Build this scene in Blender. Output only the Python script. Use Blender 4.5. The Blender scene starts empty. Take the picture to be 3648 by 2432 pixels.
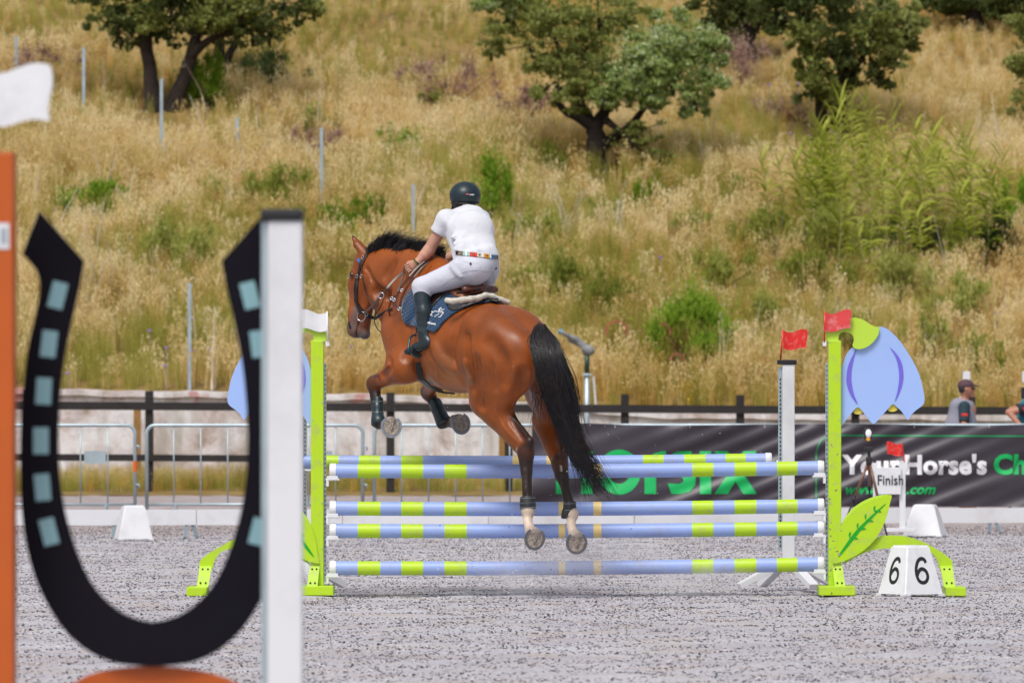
import bpy, bmesh, math, random
import numpy as np
from mathutils import Vector, Matrix
random.seed(7); RNG = np.random.default_rng(7)
scn = bpy.context.scene
COL = scn.collection

# ------------------------------------------------------------------ camera, sky, sun, exposure
F = 22725.0            # focal length in photo pixels (3648 wide)
CAMZ = 1.3
cd = bpy.data.cameras.new('camera'); cam = bpy.data.objects.new('camera', cd); COL.objects.link(cam)
cam.location = (0, 0, CAMZ); cam.rotation_euler = (math.radians(90), 0, 0)
cd.sensor_fit = 'HORIZONTAL'; cd.sensor_width = 36.0; cd.lens = F / 3648 * 36.0; cd.shift_y = (1459.5 - 1216) / 3648
cd.clip_start = 0.5; cd.clip_end = 2000
cd.dof.use_dof = True; cd.dof.focus_distance = 45.0; cd.dof.aperture_fstop = 6.6
scn.camera = cam
SUN_EL, SUN_AZ = math.radians(59), math.radians(203)      # azimuth clockwise from +Y: behind the camera, to its left
w = bpy.data.worlds.new('World'); scn.world = w; w.use_nodes = True
nt = w.node_tree; nt.nodes.clear()
sky = nt.nodes.new('ShaderNodeTexSky'); sky.sky_type = 'NISHITA'; sky.sun_disc = False
sky.sun_elevation = SUN_EL; sky.sun_rotation = SUN_AZ; sky.dust_density = 4.0; sky.air_density = 1.0; sky.ozone_density = 1.0
hs = nt.nodes.new('ShaderNodeHueSaturation'); hs.inputs['Saturation'].default_value = 0.45
bg = nt.nodes.new('ShaderNodeBackground'); bg.inputs['Strength'].default_value = 0.13
wo = nt.nodes.new('ShaderNodeOutputWorld')
nt.links.new(sky.outputs[0], hs.inputs['Color']); nt.links.new(hs.outputs[0], bg.inputs['Color']); nt.links.new(bg.outputs[0], wo.inputs['Surface'])
sd = bpy.data.lights.new('sun', 'SUN'); sd.energy = 2.3; sd.angle = math.radians(18); sd.color = (1.0, 0.965, 0.91)
sun = bpy.data.objects.new('sun', sd); COL.objects.link(sun)
sv = Vector((math.sin(SUN_AZ) * math.cos(SUN_EL), math.cos(SUN_AZ) * math.cos(SUN_EL), math.sin(SUN_EL)))
sun.rotation_euler = sv.to_track_quat('Z', 'Y').to_euler(); sun.location = (0, 20, 40)
scn.view_settings.view_transform = 'Standard'; scn.view_settings.look = 'None'
scn.view_settings.exposure = 0.0; scn.view_settings.gamma = 1.0; scn.view_settings.use_curve_mapping = False
scn.render.engine = 'CYCLES'
scn.cycles.use_denoising = True
scn.cycles.max_bounces = 6; scn.cycles.diffuse_bounces = 3; scn.cycles.glossy_bounces = 2
scn.cycles.transmission_bounces = 2; scn.cycles.transparent_max_bounces = 6; scn.cycles.volume_bounces = 4
scn.cycles.caustics_reflective = False; scn.cycles.caustics_refractive = False

# ------------------------------------------------------------------ helpers
def P(sx, sy, d=0.0):
    """photo pixel + distance beyond the jump (45 m from the camera) -> world point"""
    D = 45.0 + d
    return Vector(((sx - 1824) / F * D, D, CAMZ - (sy - 1459.5) / F * D))

def tag(o, label=None, cat=None, group=None, kind=None):
    if label: o['label'] = label
    if cat: o['category'] = cat
    if group: o['group'] = group
    if kind: o['kind'] = kind
    return o

def empty(name, loc=(0, 0, 0), rz=0.0, label=None, cat=None, group=None):
    o = bpy.data.objects.new(name, None); COL.objects.link(o)
    o.location = loc; o.rotation_euler = (0, 0, rz); o.empty_display_size = 0.2
    return tag(o, label, cat, group)

def link(name, me, mats=None, parent=None, smooth=False, world=True):
    """link a mesh object; vertices are in world space, kept there under the parent's transform when world=True"""
    o = bpy.data.objects.new(name, me); COL.objects.link(o)
    if mats is not None:
        for m in (mats if isinstance(mats, (list, tuple)) else [mats]): me.materials.append(m)
    if smooth:
        me.polygons.foreach_set('use_smooth', [True] * len(me.polygons))
    if parent is not None:
        o.parent = parent
        if world: o.matrix_parent_inverse = parent_matrix(parent).inverted()
    return o

def parent_matrix(p):
    m = Matrix.LocRotScale(p.location, p.rotation_euler, p.scale)
    if p.parent is not None: m = parent_matrix(p.parent) @ p.matrix_parent_inverse @ m
    return m

def mesh_from(name, verts, faces, midx=None):
    me = bpy.data.meshes.new(name); me.from_pydata([tuple(v) for v in verts], [], faces)
    if midx is not None: me.polygons.foreach_set('material_index', midx)
    me.update(); return me

def np_mesh(name, V, Fq):
    """fast mesh from numpy vertex array and (n,k) face array"""
    V = np.ascontiguousarray(V, dtype=np.float32); Fq = np.ascontiguousarray(Fq, dtype=np.int32)
    me = bpy.data.meshes.new(name)
    me.vertices.add(len(V)); me.vertices.foreach_set('co', V.ravel())
    n, k = Fq.shape
    me.loops.add(n * k); me.loops.foreach_set('vertex_index', Fq.ravel())
    me.polygons.add(n); me.polygons.foreach_set('loop_start', np.arange(0, n * k, k, dtype=np.int32))
    me.update(calc_edges=True); return me

def set_colors(me, C, name='Col'):
    a = me.color_attributes.new(name, 'FLOAT_COLOR', 'POINT')
    c = np.ones((len(me.vertices), 4), dtype=np.float32); c[:, :3] = C
    a.data.foreach_set('color', c.ravel())

class MB:
    """collects simple shapes into one mesh"""
    def __init__(s): s.v = []; s.f = []; s.m = []; s.cur = 0
    def add(s, vs, fs):
        b = len(s.v); s.v += [tuple(v) for v in vs]; s.f += [tuple(b + i for i in f) for f in fs]; s.m += [s.cur] * len(fs); return s
    def box(s, c, size, rot=None, bev=0.0):
        hx, hy, hz = size[0] / 2, size[1] / 2, size[2] / 2
        bm = bmesh.new(); bmesh.ops.create_cube(bm, size=1.0)
        for v in bm.verts: v.co = Vector((v.co.x * 2 * hx, v.co.y * 2 * hy, v.co.z * 2 * hz))
        if bev > 0: bmesh.ops.bevel(bm, geom=list(bm.edges), offset=bev, segments=2, affect='EDGES', profile=0.6)
        R = rot.to_matrix() if (rot is not None and hasattr(rot, 'to_matrix')) else (rot if rot is not None else Matrix.Identity(3))
        c = Vector(c); vs = [R @ v.co + c for v in bm.verts]
        bm.verts.index_update(); fs = [[v.index for v in f.verts] for f in bm.faces]; bm.free()
        return s.add(vs, fs)
    def bar(s, a, b, wd, th, up=(0, 1, 0), bev=0.0):
        a = Vector(a); b = Vector(b); ax = (b - a); L = ax.length; ax.normalize()
        up = Vector(up); x = up.cross(ax)
        if x.length < 1e-4: x = Vector((1, 0, 0)).cross(ax)
        x.normalize(); y = ax.cross(x)
        R = Matrix((x, y, ax)).transposed()
        return s.box((a + b) / 2, (wd, th, L), R, bev)
    def tube(s, pts, rad, n=8, cap=True):
        pts = [Vector(p) for p in pts]; m = len(pts)
        if not isinstance(rad, (list, tuple)): rad = [rad] * m
        t0 = (pts[1] - pts[0]).normalized(); nrm = t0.orthogonal().normalized(); vs = []
        for i, p in enumerate(pts):
            t = (pts[min(i + 1, m - 1)] - pts[max(i - 1, 0)]).normalized()
            nrm = (nrm - t * nrm.dot(t)).normalized(); bi = t.cross(nrm)
            for k in range(n):
                a = 2 * math.pi * k / n; vs.append(p + (nrm * math.cos(a) + bi * math.sin(a)) * rad[i])
        fs = []
        for i in range(m - 1):
            for k in range(n):
                fs.append((i * n + k, i * n + (k + 1) % n, (i + 1) * n + (k + 1) % n, (i + 1) * n + k))
        if cap: fs.append(tuple(range(n - 1, -1, -1))); fs.append(tuple((m - 1) * n + k for k in range(n)))
        return s.add(vs, fs)
    def extrude(s, poly, y0, y1):
        """poly = [(x,z)] simple polygon, extruded from y0 to y1; front face triangulated"""
        bm = bmesh.new(); vs = [bm.verts.new((x, y0, z)) for x, z in poly]
        f = bm.faces.new(vs)
        r = bmesh.ops.extrude_face_region(bm, geom=[f])
        for e in r['geom']:
            if isinstance(e, bmesh.types.BMVert): e.co.y = y1
        bmesh.ops.triangulate(bm, faces=[f_ for f_ in bm.faces if len(f_.verts) > 4])
        bmesh.ops.recalc_face_normals(bm, faces=bm.faces)
        bm.verts.index_update(); s.add([v.co.copy() for v in bm.verts], [[v.index for v in f_.verts] for f_ in bm.faces]); bm.free()
        return s
    def build(s, name, mats, parent=None, smooth=False):
        me = mesh_from(name, s.v, s.f, s.m)
        return link(name, me, mats, parent, smooth)

def cr(pts, n=6, closed=False):
    """Catmull-Rom resample"""
    pts = [np.array(p, float) for p in pts]; m = len(pts); out = []
    rng = range(m if closed else m - 1)
    for i in rng:
        g = (lambda j: pts[j % m]) if closed else (lambda j: pts[min(max(j, 0), m - 1)])
        p0, p1, p2, p3 = g(i - 1), g(i), g(i + 1), g(i + 2)
        for k in range(n):
            t = k / n
            out.append(0.5 * ((2 * p1) + (-p0 + p2) * t + (2 * p0 - 5 * p1 + 4 * p2 - p3) * t * t + (-p0 + 3 * p1 - 3 * p2 + p3) * t ** 3))
    if not closed: out.append(pts[-1])
    return out

def shade_auto(o, ang=40):
    me = o.data
    me.polygons.foreach_set('use_smooth', [True] * len(me.polygons))
    bm = bmesh.new(); bm.from_mesh(me)
    for e in bm.edges:
        if len(e.link_faces) == 2 and e.calc_face_angle(0) > math.radians(ang): e.smooth = False
    bm.to_mesh(me); bm.free()

# ------------------------------------------------------------------ materials
def mat(name, col, rough=0.5, var=0.0, vscale=8.0, bump=0.0, bscale=60.0, metal=0.0, spec=0.5, dirt=None, dscale=3.0, damt=0.4, attr=None, sheen=0.0, coat=0.0, bdist=0.01):
    m = bpy.data.materials.new(name); m.use_nodes = True; t = m.node_tree; N = t.nodes; Lk = t.links
    b = N['Principled BSDF']; b.inputs['Roughness'].default_value = rough; b.inputs['Metallic'].default_value = metal
    b.inputs['Specular IOR Level'].default_value = spec; b.inputs['Sheen Weight'].default_value = sheen; b.inputs['Coat Weight'].default_value = coat
    tc = N.new('ShaderNodeTexCoord'); src = None
    if attr:
        a = N.new('ShaderNodeAttribute'); a.attribute_name = attr; src = a.outputs['Color']
    else:
        r = N.new('ShaderNodeRGB'); r.outputs[0].default_value = (*col, 1); src = r.outputs[0]
    if var > 0:
        n = N.new('ShaderNodeTexNoise'); n.inputs['Scale'].default_value = vscale; n.inputs['Detail'].default_value = 5
        Lk.new(tc.outputs['Object'], n.inputs['Vector'])
        mr = N.new('ShaderNodeMapRange'); mr.inputs['From Min'].default_value = 0.3; mr.inputs['From Max'].default_value = 0.7
        mr.inputs['To Min'].default_value = 1 - var; mr.inputs['To Max'].default_value = 1 + var
        Lk.new(n.outputs['Fac'], mr.inputs['Value'])
        mx = N.new('ShaderNodeVectorMath'); mx.operation = 'SCALE'
        Lk.new(src, mx.inputs[0]); Lk.new(mr.outputs[0], mx.inputs['Scale']); src = mx.outputs[0]
    if dirt:
        n = N.new('ShaderNodeTexNoise'); n.inputs['Scale'].default_value = dscale; n.inputs['Detail'].default_value = 8; n.inputs['Roughness'].default_value = 0.65
        Lk.new(tc.outputs['Object'], n.inputs['Vector'])
        mr = N.new('ShaderNodeMapRange'); mr.inputs['From Min'].default_value = 0.5; mr.inputs['From Max'].default_value = 0.72
        mr.inputs['To Max'].default_value = damt; Lk.new(n.outputs['Fac'], mr.inputs['Value'])
        mx = N.new('ShaderNodeMix'); mx.data_type = 'RGBA'; Lk.new(mr.outputs[0], mx.inputs['Factor']); Lk.new(src, mx.inputs['A']); mx.inputs['B'].default_value = (*dirt, 1)
        src = mx.outputs['Result']
    Lk.new(src, b.inputs['Base Color'])
    if bump > 0:
        n = N.new('ShaderNodeTexNoise'); n.inputs['Scale'].default_value = bscale; n.inputs['Detail'].default_value = 6
        Lk.new(tc.outputs['Object'], n.inputs['Vector'])
        bp = N.new('ShaderNodeBump'); bp.inputs['Strength'].default_value = bump; bp.inputs['Distance'].default_value = bdist
        Lk.new(n.outputs['Fac'], bp.inputs['Height']); Lk.new(bp.outputs[0], b.inputs['Normal'])
    return m

# ------------------------------------------------------------------ signed-distance modelling for bodies
def _v(a): return np.array(a, dtype=np.float32)
class SDF:
    def __init__(s): s.pr = []
    def ec(s, a, b, ra, rb, up=(0, 0, 1), k=0.03, col=(1, 1, 1), op='u', tag=0):
        """tapered capsule with an elliptic section: ra=(half width across up, half size along up)"""
        if not isinstance(ra, (tuple, list)): ra = (ra, ra)
        if not isinstance(rb, (tuple, list)): rb = (rb, rb)
        a = _v(a); b = _v(b); ax = b - a; L = float(np.linalg.norm(ax)) + 1e-9; ax = ax / L
        sd_ = np.cross(ax, _v(up)); n = np.linalg.norm(sd_)
        if n < 1e-3: sd_ = np.cross(ax, _v((0.3, 0.7, 0.2))); n = np.linalg.norm(sd_)
        sd_ = sd_ / n; uv = np.cross(sd_, ax)
        rm = max(*ra, *rb)
        s.pr.append(('ec', a, b, ax, L, sd_, uv, ra, rb, k, col, op, np.minimum(a, b) - rm, np.maximum(a, b) + rm)); return s
    def el(s, c, r, A=None, k=0.03, col=(1, 1, 1), op='u'):
        c = _v(c); A = np.eye(3, dtype=np.float32) if A is None else np.array(A, dtype=np.float32)
        rm = max(r); s.pr.append(('el', c, _v(r), A, None, None, None, None, None, k, col, op, c - rm, c + rm)); return s
    def cut(s, c, n, rad, k=0.004):
        """remove what lies beyond the plane through c with outward normal n, inside a ball of radius rad"""
        c = _v(c); n = _v(n); n = n / np.linalg.norm(n)
        s.pr.append(('cut', c, n, rad, None, None, None, None, None, k, (1, 1, 1), 's', c - rad, c + rad)); return s
    def one(s, p, X):
        if p[0] == 'ec':
            _, a, b, ax, L, sd_, uv, ra, rb = p[:9]
            Q = X - a; t = Q @ ax; tc = np.clip(t, 0, L); e = t - tc; u = Q @ sd_; v = Q @ uv; f = tc / L
            wr = ra[0] + (rb[0] - ra[0]) * f; hr = ra[1] + (rb[1] - ra[1]) * f
            q = np.sqrt((u / wr) ** 2 + (v / hr) ** 2 + (e / (0.5 * (wr + hr))) ** 2) + 1e-6
            l = np.sqrt(u * u + v * v + e * e)
            return np.where(q > 0.15, l * (1 - 1 / q), -np.minimum(wr, hr) * (1 - q))
        if p[0] == 'el':
            _, c, r, A = p[:4]
            Q = (X - c) @ A.T; q = np.sqrt(((Q / r) ** 2).sum(-1)) + 1e-6; l = np.sqrt((Q * Q).sum(-1))
            return np.where(q > 0.15, l * (1 - 1 / q), -r.min() * (1 - q))
        _, c, n, rad = p[:4]
        Q = X - c; return np.maximum(-(Q @ n), np.sqrt((Q * Q).sum(-1)) - rad)
    @staticmethod
    def comb(D, d, k, op):
        if op == 'u':
            h = np.maximum(k - np.abs(D - d), 0) / k; return np.minimum(D, d) - h * h * k * 0.25
        d = -d; h = np.maximum(k - np.abs(D - d), 0) / k; return np.maximum(D, d) + h * h * k * 0.25
    def ev(s, X):
        X = np.asarray(X, dtype=np.float32); D = np.full(X.shape[:-1], 9.0, dtype=np.float32)
        for p in s.pr: D = s.comb(D, s.one(p, X), p[9], p[11])
        return D
    def colors(s, X, soft=0.012):
        X = np.asarray(X, dtype=np.float32); W = np.zeros(len(X)); C = np.zeros((len(X), 3))
        ds = [s.one(p, X) for p in s.pr if p[11] == 'u']; cols = [p[10] for p in s.pr if p[11] == 'u']
        dm = np.min(ds, axis=0)
        for d, c in zip(ds, cols):
            wgt = np.exp(-(d - dm) / soft); W += wgt; C += wgt[:, None] * np.array(c)
        return C / W[:, None]
    def grad(s, X, e=0.004):
        X = np.asarray(X, dtype=np.float32); G = np.stack([s.ev(X + _v(v) * e) - s.ev(X - _v(v) * e) for v in ((1, 0, 0), (0, 1, 0), (0, 0, 1))], -1)
        return G / (np.linalg.norm(G, axis=-1, keepdims=True) + 1e-9)
    def mesh(s, h=0.01):
        import openvdb
        un = [p for p in s.pr if p[11] == 'u']
        lo = np.min([p[12] for p in un], axis=0) - 4 * h; hi = np.max([p[13] for p in un], axis=0) + 4 * h
        n = np.ceil((hi - lo) / h).astype(int) + 1
        G = np.full(n, 1.0, dtype=np.float32)
        for p in s.pr:
            mg = p[9] + 4 * h
            i0 = np.maximum(np.floor((p[12] - mg - lo) / h).astype(int), 0); i1 = np.minimum(np.ceil((p[13] + mg - lo) / h).astype(int) + 1, n)
            if np.any(i1 <= i0): continue
            ax = [lo[j] + h * np.arange(i0[j], i1[j], dtype=np.float32) for j in range(3)]
            X = np.stack(np.meshgrid(*ax, indexing='ij'), -1).astype(np.float32)
            sl = tuple(slice(i0[j], i1[j]) for j in range(3))
            G[sl] = s.comb(G[sl], s.one(p, X), p[9], p[11])
        G = np.clip(G, -0.2, 0.2)
        g = openvdb.FloatGrid(0.2); g.copyFromArray(G)
        V, T, Q = g.convertToPolygons(isovalue=0.0, adaptivity=0.0)
        V = V.astype(np.float32) * h + lo
        Q = np.asarray(Q, dtype=np.int32)
        return V, Q.copy()
    def build(s, name, mats, h=0.01, parent=None, painter=None, soft=0.012, smooth_it=0):
        V, Q = s.mesh(h)
        for _ in range(smooth_it):
            A = np.zeros_like(V); cnt = np.zeros(len(V), dtype=np.float32)
            for k in range(4):
                a = Q[:, k]; b = Q[:, (k + 1) % 4]
                np.add.at(A, a, V[b]); np.add.at(cnt, a, 1); np.add.at(A, b, V[a]); np.add.at(cnt, b, 1)
            V = 0.5 * V + 0.5 * A / cnt[:, None]
        me = np_mesh(name, V, Q)
        C = s.colors(V, soft)
        if painter is not None: C = painter(V, C)
        set_colors(me, C)
        return link(name, me, mats, parent, smooth=True)
# ------------------------------------------------------------------ ground, verge, wall, hill
def noise2(x, y, s=0):
    """cheap smooth pseudo-noise, -1..1"""
    return (np.sin(x * 1.3 + 1.7 * np.sin(y * .9 + s)) + np.sin(y * 1.7 + 2.1 * np.sin(x * .7 + s * 1.3)) + np.sin((x + y) * .8 + s * 2.1) + np.sin(x * 2.9 - y * 2.3 + s)) / 4
WALLY = 102.0
def wall_top(x):
    return np.interp(x, [-40, -8.2, -2.2, -.6, 2.6, 8, 40], [1.66, 1.64, 1.54, 1.46, 1.25, 1.22, 1.2]) + .008 * np.sin(x * 2.3) + .008 * np.sin(x * 7.1)
def hill_z(x, y):
    b = wall_top(x) - .04
    d = np.maximum(y - WALLY - .25, 0)
    return b + .30 * d + (.10 * noise2(x * .55, y * .5, 1) + .05 * noise2(x * 1.7, y * 1.5, 4)) * np.clip(d / 1.5, 0, 1) + .35 * np.clip(d / 8, 0, 1) * noise2(x * .16, y * .14, 2)
def grid_mesh(name, xs, ys, zf):
    X, Y = np.meshgrid(xs, ys, indexing='ij'); Z = zf(X, Y); V = np.stack([X, Y, Z], -1).reshape(-1, 3); n = len(ys)
    i, j = np.meshgrid(np.arange(len(xs) - 1), np.arange(len(ys) - 1), indexing='ij'); a = (i * n + j).ravel()
    return np_mesh(name, V, np.stack([a, a + n, a + n + 1, a + 1], -1))

# arena sand with fibre chips
ms = bpy.data.materials.new('arena_sand'); ms.use_nodes = True; t = ms.node_tree; N = t.nodes; Lk = t.links; b = N['Principled BSDF']; b.inputs['Roughness'].default_value = .95; b.inputs['Specular IOR Level'].default_value = .2
tc = N.new('ShaderNodeTexCoord')
def nz(scale, det=5, rough=.6, dist=0):
    n = N.new('ShaderNodeTexNoise'); n.inputs['Scale'].default_value = scale; n.inputs['Detail'].default_value = det; n.inputs['Roughness'].default_value = rough; n.inputs['Distortion'].default_value = dist
    Lk.new(tc.outputs['Object'], n.inputs['Vector']); return n
def ramp(src, stops):
    r = N.new('ShaderNodeValToRGB'); Lk.new(src, r.inputs['Fac'])
    while len(r.color_ramp.elements) < len(stops): r.color_ramp.elements.new(.5)
    for e, (p, c) in zip(r.color_ramp.elements, stops): e.position = p; e.color = (*c, 1)
    return r
n1 = nz(34, 6, .75, .4); r1 = ramp(n1.outputs['Fac'], [(.26, (.15, .15, .17)), (.38, (.37, .36, .395)), (.55, (.54, .53, .575)), (.75, (.64, .63, .68))])
n2 = nz(.7, 3); r2 = ramp(n2.outputs['Fac'], [(.35, (.80, .77, .79)), (.65, (1.0, 1.0, 1.0))])
n3 = nz(1.8, 4); r3 = ramp(n3.outputs['Fac'], [(.47, (0, 0, 0)), (.66, (.75, .75, .75))])
m1 = N.new('ShaderNodeMix'); m1.data_type = 'RGBA'; m1.blend_type = 'MULTIPLY'; m1.inputs['Factor'].default_value = 1
Lk.new(r1.outputs[0], m1.inputs['A']); Lk.new(r2.outputs[0], m1.inputs['B'])
m2 = N.new('ShaderNodeMix'); m2.data_type = 'RGBA'; Lk.new(r3.outputs[0], m2.inputs['Factor']); Lk.new(m1.outputs['Result'], m2.inputs['A']); m2.inputs['B'].default_value = (.42, .36, .33, 1)
sy_ = N.new('ShaderNodeSeparateXYZ'); Lk.new(tc.outputs['Object'], sy_.inputs[0]); n6 = nz(.5, 3); ay = N.new('ShaderNodeMath'); ay.operation = 'MULTIPLY_ADD'; Lk.new(n6.outputs['Fac'], ay.inputs[0]); ay.inputs[1].default_value = 2.0; Lk.new(sy_.outputs['Y'], ay.inputs[2])
my = N.new('ShaderNodeMapRange'); my.inputs['From Min'].default_value = 67.0; my.inputs['From Max'].default_value = 69.0; my.inputs['To Max'].default_value = .85; Lk.new(ay.outputs[0], my.inputs['Value'])
n7 = nz(3.0, 6, .7); r7 = ramp(n7.outputs['Fac'], [(.35, (.25, .20, .19)), (.6, (.40, .34, .335)), (.8, (.47, .41, .41))])
m2b = N.new('ShaderNodeMix'); m2b.data_type = 'RGBA'; Lk.new(my.outputs[0], m2b.inputs['Factor']); Lk.new(m2.outputs['Result'], m2b.inputs['A']); Lk.new(r7.outputs[0], m2b.inputs['B'])   # the trodden track outside the low rail
Lk.new(m2b.outputs['Result'], b.inputs['Base Color'])
bp = N.new('ShaderNodeBump'); bp.inputs['Strength'].default_value = .8; bp.inputs['Distance'].default_value = .010; Lk.new(n1.outputs['Fac'], bp.inputs['Height']); Lk.new(bp.outputs[0], b.inputs['Normal'])
def sand_z(x, y): return (.010 * noise2(x * 4.5, y * 3.0, 3) + .003 * noise2(x * 12, y * 8, 5) + .008 * noise2(x * 1.4, y * .9, 8) - .010) * np.clip((y - 20) / 3, 0, 1)
xs = np.concatenate([np.linspace(-60, -7.2, 12)[:-1], np.arange(-7.2, 7.2, .06), np.linspace(7.2, 60, 12)]); ys = np.concatenate([np.linspace(-10, 27, 12)[:-1], np.arange(27, 60, .09), np.linspace(60, 97.4, 60)])
g = link('ground', grid_mesh('ground', xs, ys, sand_z), ms, smooth=True); tag(g, kind='structure')

# chips and clods lying in the sand
def clod_mesh(name, seed, flat, elong):
    rg = random.Random(seed); bm = bmesh.new(); bmesh.ops.create_icosphere(bm, subdivisions=1, radius=1)
    for v in bm.verts:
        v.co *= rg.uniform(.6, 1.25); v.co.x *= elong; v.co.z *= flat
    me = bpy.data.meshes.new(name); bm.to_mesh(me); bm.free(); return me
def src(name, me, m):
    o = bpy.data.objects.new(name, me); me.materials.append(m); return o
mclod = mat('pale_clod', (.54, .515, .54), rough=.95, var=.25, vscale=3); mchip = mat('dark_fibre', (.022, .022, .036), rough=.85, var=.4, vscale=4); mclodb = mat('brown_clod', (.27, .22, .20), rough=.95, var=.3, vscale=3)
def gn_scatter(name, base_me, srcs, density, smin, smax, seed, kind='stuff', align=False, dens_attr=None, tilt=0.25, flatz=None, label=None, cat=None):
    """scatter copies of the source meshes over a base mesh with geometry nodes; only the copies are output"""
    gcol = bpy.data.collections.new(name + '_parts')
    for s_ in srcs: gcol.objects.link(s_)
    o = bpy.data.objects.new(name, base_me); COL.objects.link(o); tag(o, label, cat, None, kind)
    ng = bpy.data.node_groups.new(name, 'GeometryNodeTree')
    ng.interface.new_socket('Geometry', in_out='INPUT', socket_type='NodeSocketGeometry'); ng.interface.new_socket('Geometry', in_out='OUTPUT', socket_type='NodeSocketGeometry')
    gi = ng.nodes.new('NodeGroupInput'); go = ng.nodes.new('NodeGroupOutput'); dp = ng.nodes.new('GeometryNodeDistributePointsOnFaces'); dp.inputs['Seed'].default_value = seed
    ng.links.new(gi.outputs[0], dp.inputs['Mesh'])
    if dens_attr:
        na = ng.nodes.new('GeometryNodeInputNamedAttribute'); na.data_type = 'FLOAT'; na.inputs['Name'].default_value = dens_attr
        mu = ng.nodes.new('ShaderNodeMath'); mu.operation = 'MULTIPLY'; mu.inputs[1].default_value = density; ng.links.new(na.outputs['Attribute'], mu.inputs[0]); ng.links.new(mu.outputs[0], dp.inputs['Density'])
    else: dp.inputs['Density'].default_value = density
    ci = ng.nodes.new('GeometryNodeCollectionInfo'); ci.inputs['Collection'].default_value = gcol; ci.inputs['Separate Children'].default_value = True; ci.inputs['Reset Children'].default_value = True
    ip = ng.nodes.new('GeometryNodeInstanceOnPoints'); ip.inputs['Pick Instance'].default_value = True
    ng.links.new(dp.outputs['Points'], ip.inputs['Points']); ng.links.new(ci.outputs[0], ip.inputs['Instance'])
    rv = ng.nodes.new('FunctionNodeRandomValue'); rv.data_type = 'FLOAT_VECTOR'; rv.inputs['Min'].default_value = (-tilt, -tilt, 0); rv.inputs['Max'].default_value = (tilt, tilt, 6.2832); rv.inputs['Seed'].default_value = seed + 1
    er = ng.nodes.new('FunctionNodeEulerToRotation'); ng.links.new(rv.outputs[0], er.inputs[0]); ng.links.new(er.outputs[0], ip.inputs['Rotation'])
    rs = ng.nodes.new('FunctionNodeRandomValue'); rs.data_type = 'FLOAT'; rs.inputs[2].default_value = smin; rs.inputs[3].default_value = smax; rs.inputs['Seed'].default_value = seed + 2
    if dens_attr:
        nh = ng.nodes.new('GeometryNodeInputNamedAttribute'); nh.data_type = 'FLOAT'; nh.inputs['Name'].default_value = 'tall'
        m3 = ng.nodes.new('ShaderNodeMath'); m3.operation = 'MULTIPLY'; ng.links.new(rs.outputs[1], m3.inputs[0]); ng.links.new(nh.outputs['Attribute'], m3.inputs[1]); ng.links.new(m3.outputs[0], ip.inputs['Scale'])
    else: ng.links.new(rs.outputs[1], ip.inputs['Scale'])
    ng.links.new(ip.outputs[0], go.inputs[0])
    md = o.modifiers.new('scatter', 'NODES'); md.node_group = ng
    return o
def patch(name, xs, ys, zf): return grid_mesh(name, xs, ys, zf)
pm = patch('sand_patch', np.linspace(-9.5, 9.5, 44), np.linspace(28, 72, 100), lambda x, y: sand_z(x, y) + .002)
gn_scatter('sand_clods', pm, [src('clod', clod_mesh('clod', i, .5, 1.2), mclod) for i in range(3)] + [src('clod', clod_mesh('clod', 9, .6, 1.3), mclodb)], 90, .004, .010, 3, tilt=.6)
gn_scatter('fibre_chips', pm.copy(), [src('chip', clod_mesh('chip', 20 + i, .25, 1.6), mchip) for i in range(3)], 190, .003, .0078, 5, tilt=.5)

# verge in front of the wall, hill behind it
def soil(name, stops, bump=.5):
    m = bpy.data.materials.new(name); m.use_nodes = True; t = m.node_tree; N = t.nodes; b = N['Principled BSDF']; b.inputs['Roughness'].default_value = .95; b.inputs['Specular IOR Level'].default_value = .1
    tc = N.new('ShaderNodeTexCoord'); n = N.new('ShaderNodeTexNoise'); n.inputs['Scale'].default_value = .6; n.inputs['Detail'].default_value = 8; n.inputs['Roughness'].default_value = .65
    t.links.new(tc.outputs['Object'], n.inputs['Vector']); r = N.new('ShaderNodeValToRGB'); t.links.new(n.outputs['Fac'], r.inputs['Fac'])
    while len(r.color_ramp.elements) < len(stops): r.color_ramp.elements.new(.5)
    for e, (p, c) in zip(r.color_ramp.elements, stops): e.position = p; e.color = (*c, 1)
    t.links.new(r.outputs[0], b.inputs['Base Color']); return m
msoil = soil('dry_soil', [(.3, (.13, .09, .035)), (.5, (.24, .165, .06)), (.7, (.30, .21, .085))])
vg = link('verge', grid_mesh('verge', np.linspace(-45, 45, 90), np.linspace(97.4, 102.2, 14), lambda x, y: np.clip((y - 97.4) / 2.5, 0, 1) * .10 + .03 * noise2(x * .9, y, 2) * np.clip((y - 97.4), 0, 1) - .006), msoil, smooth=True); tag(vg, kind='structure')
xs = np.concatenate([np.linspace(-60, -13, 20)[:-1], np.arange(-13, 13, .25), np.linspace(13, 60, 20)]); ys = np.concatenate([np.arange(102.25, 140, .3), np.linspace(140, 240, 40)])
hl = link('hillside', grid_mesh('hillside', xs, ys, hill_z), msoil, smooth=True); tag(hl, kind='structure')

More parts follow.
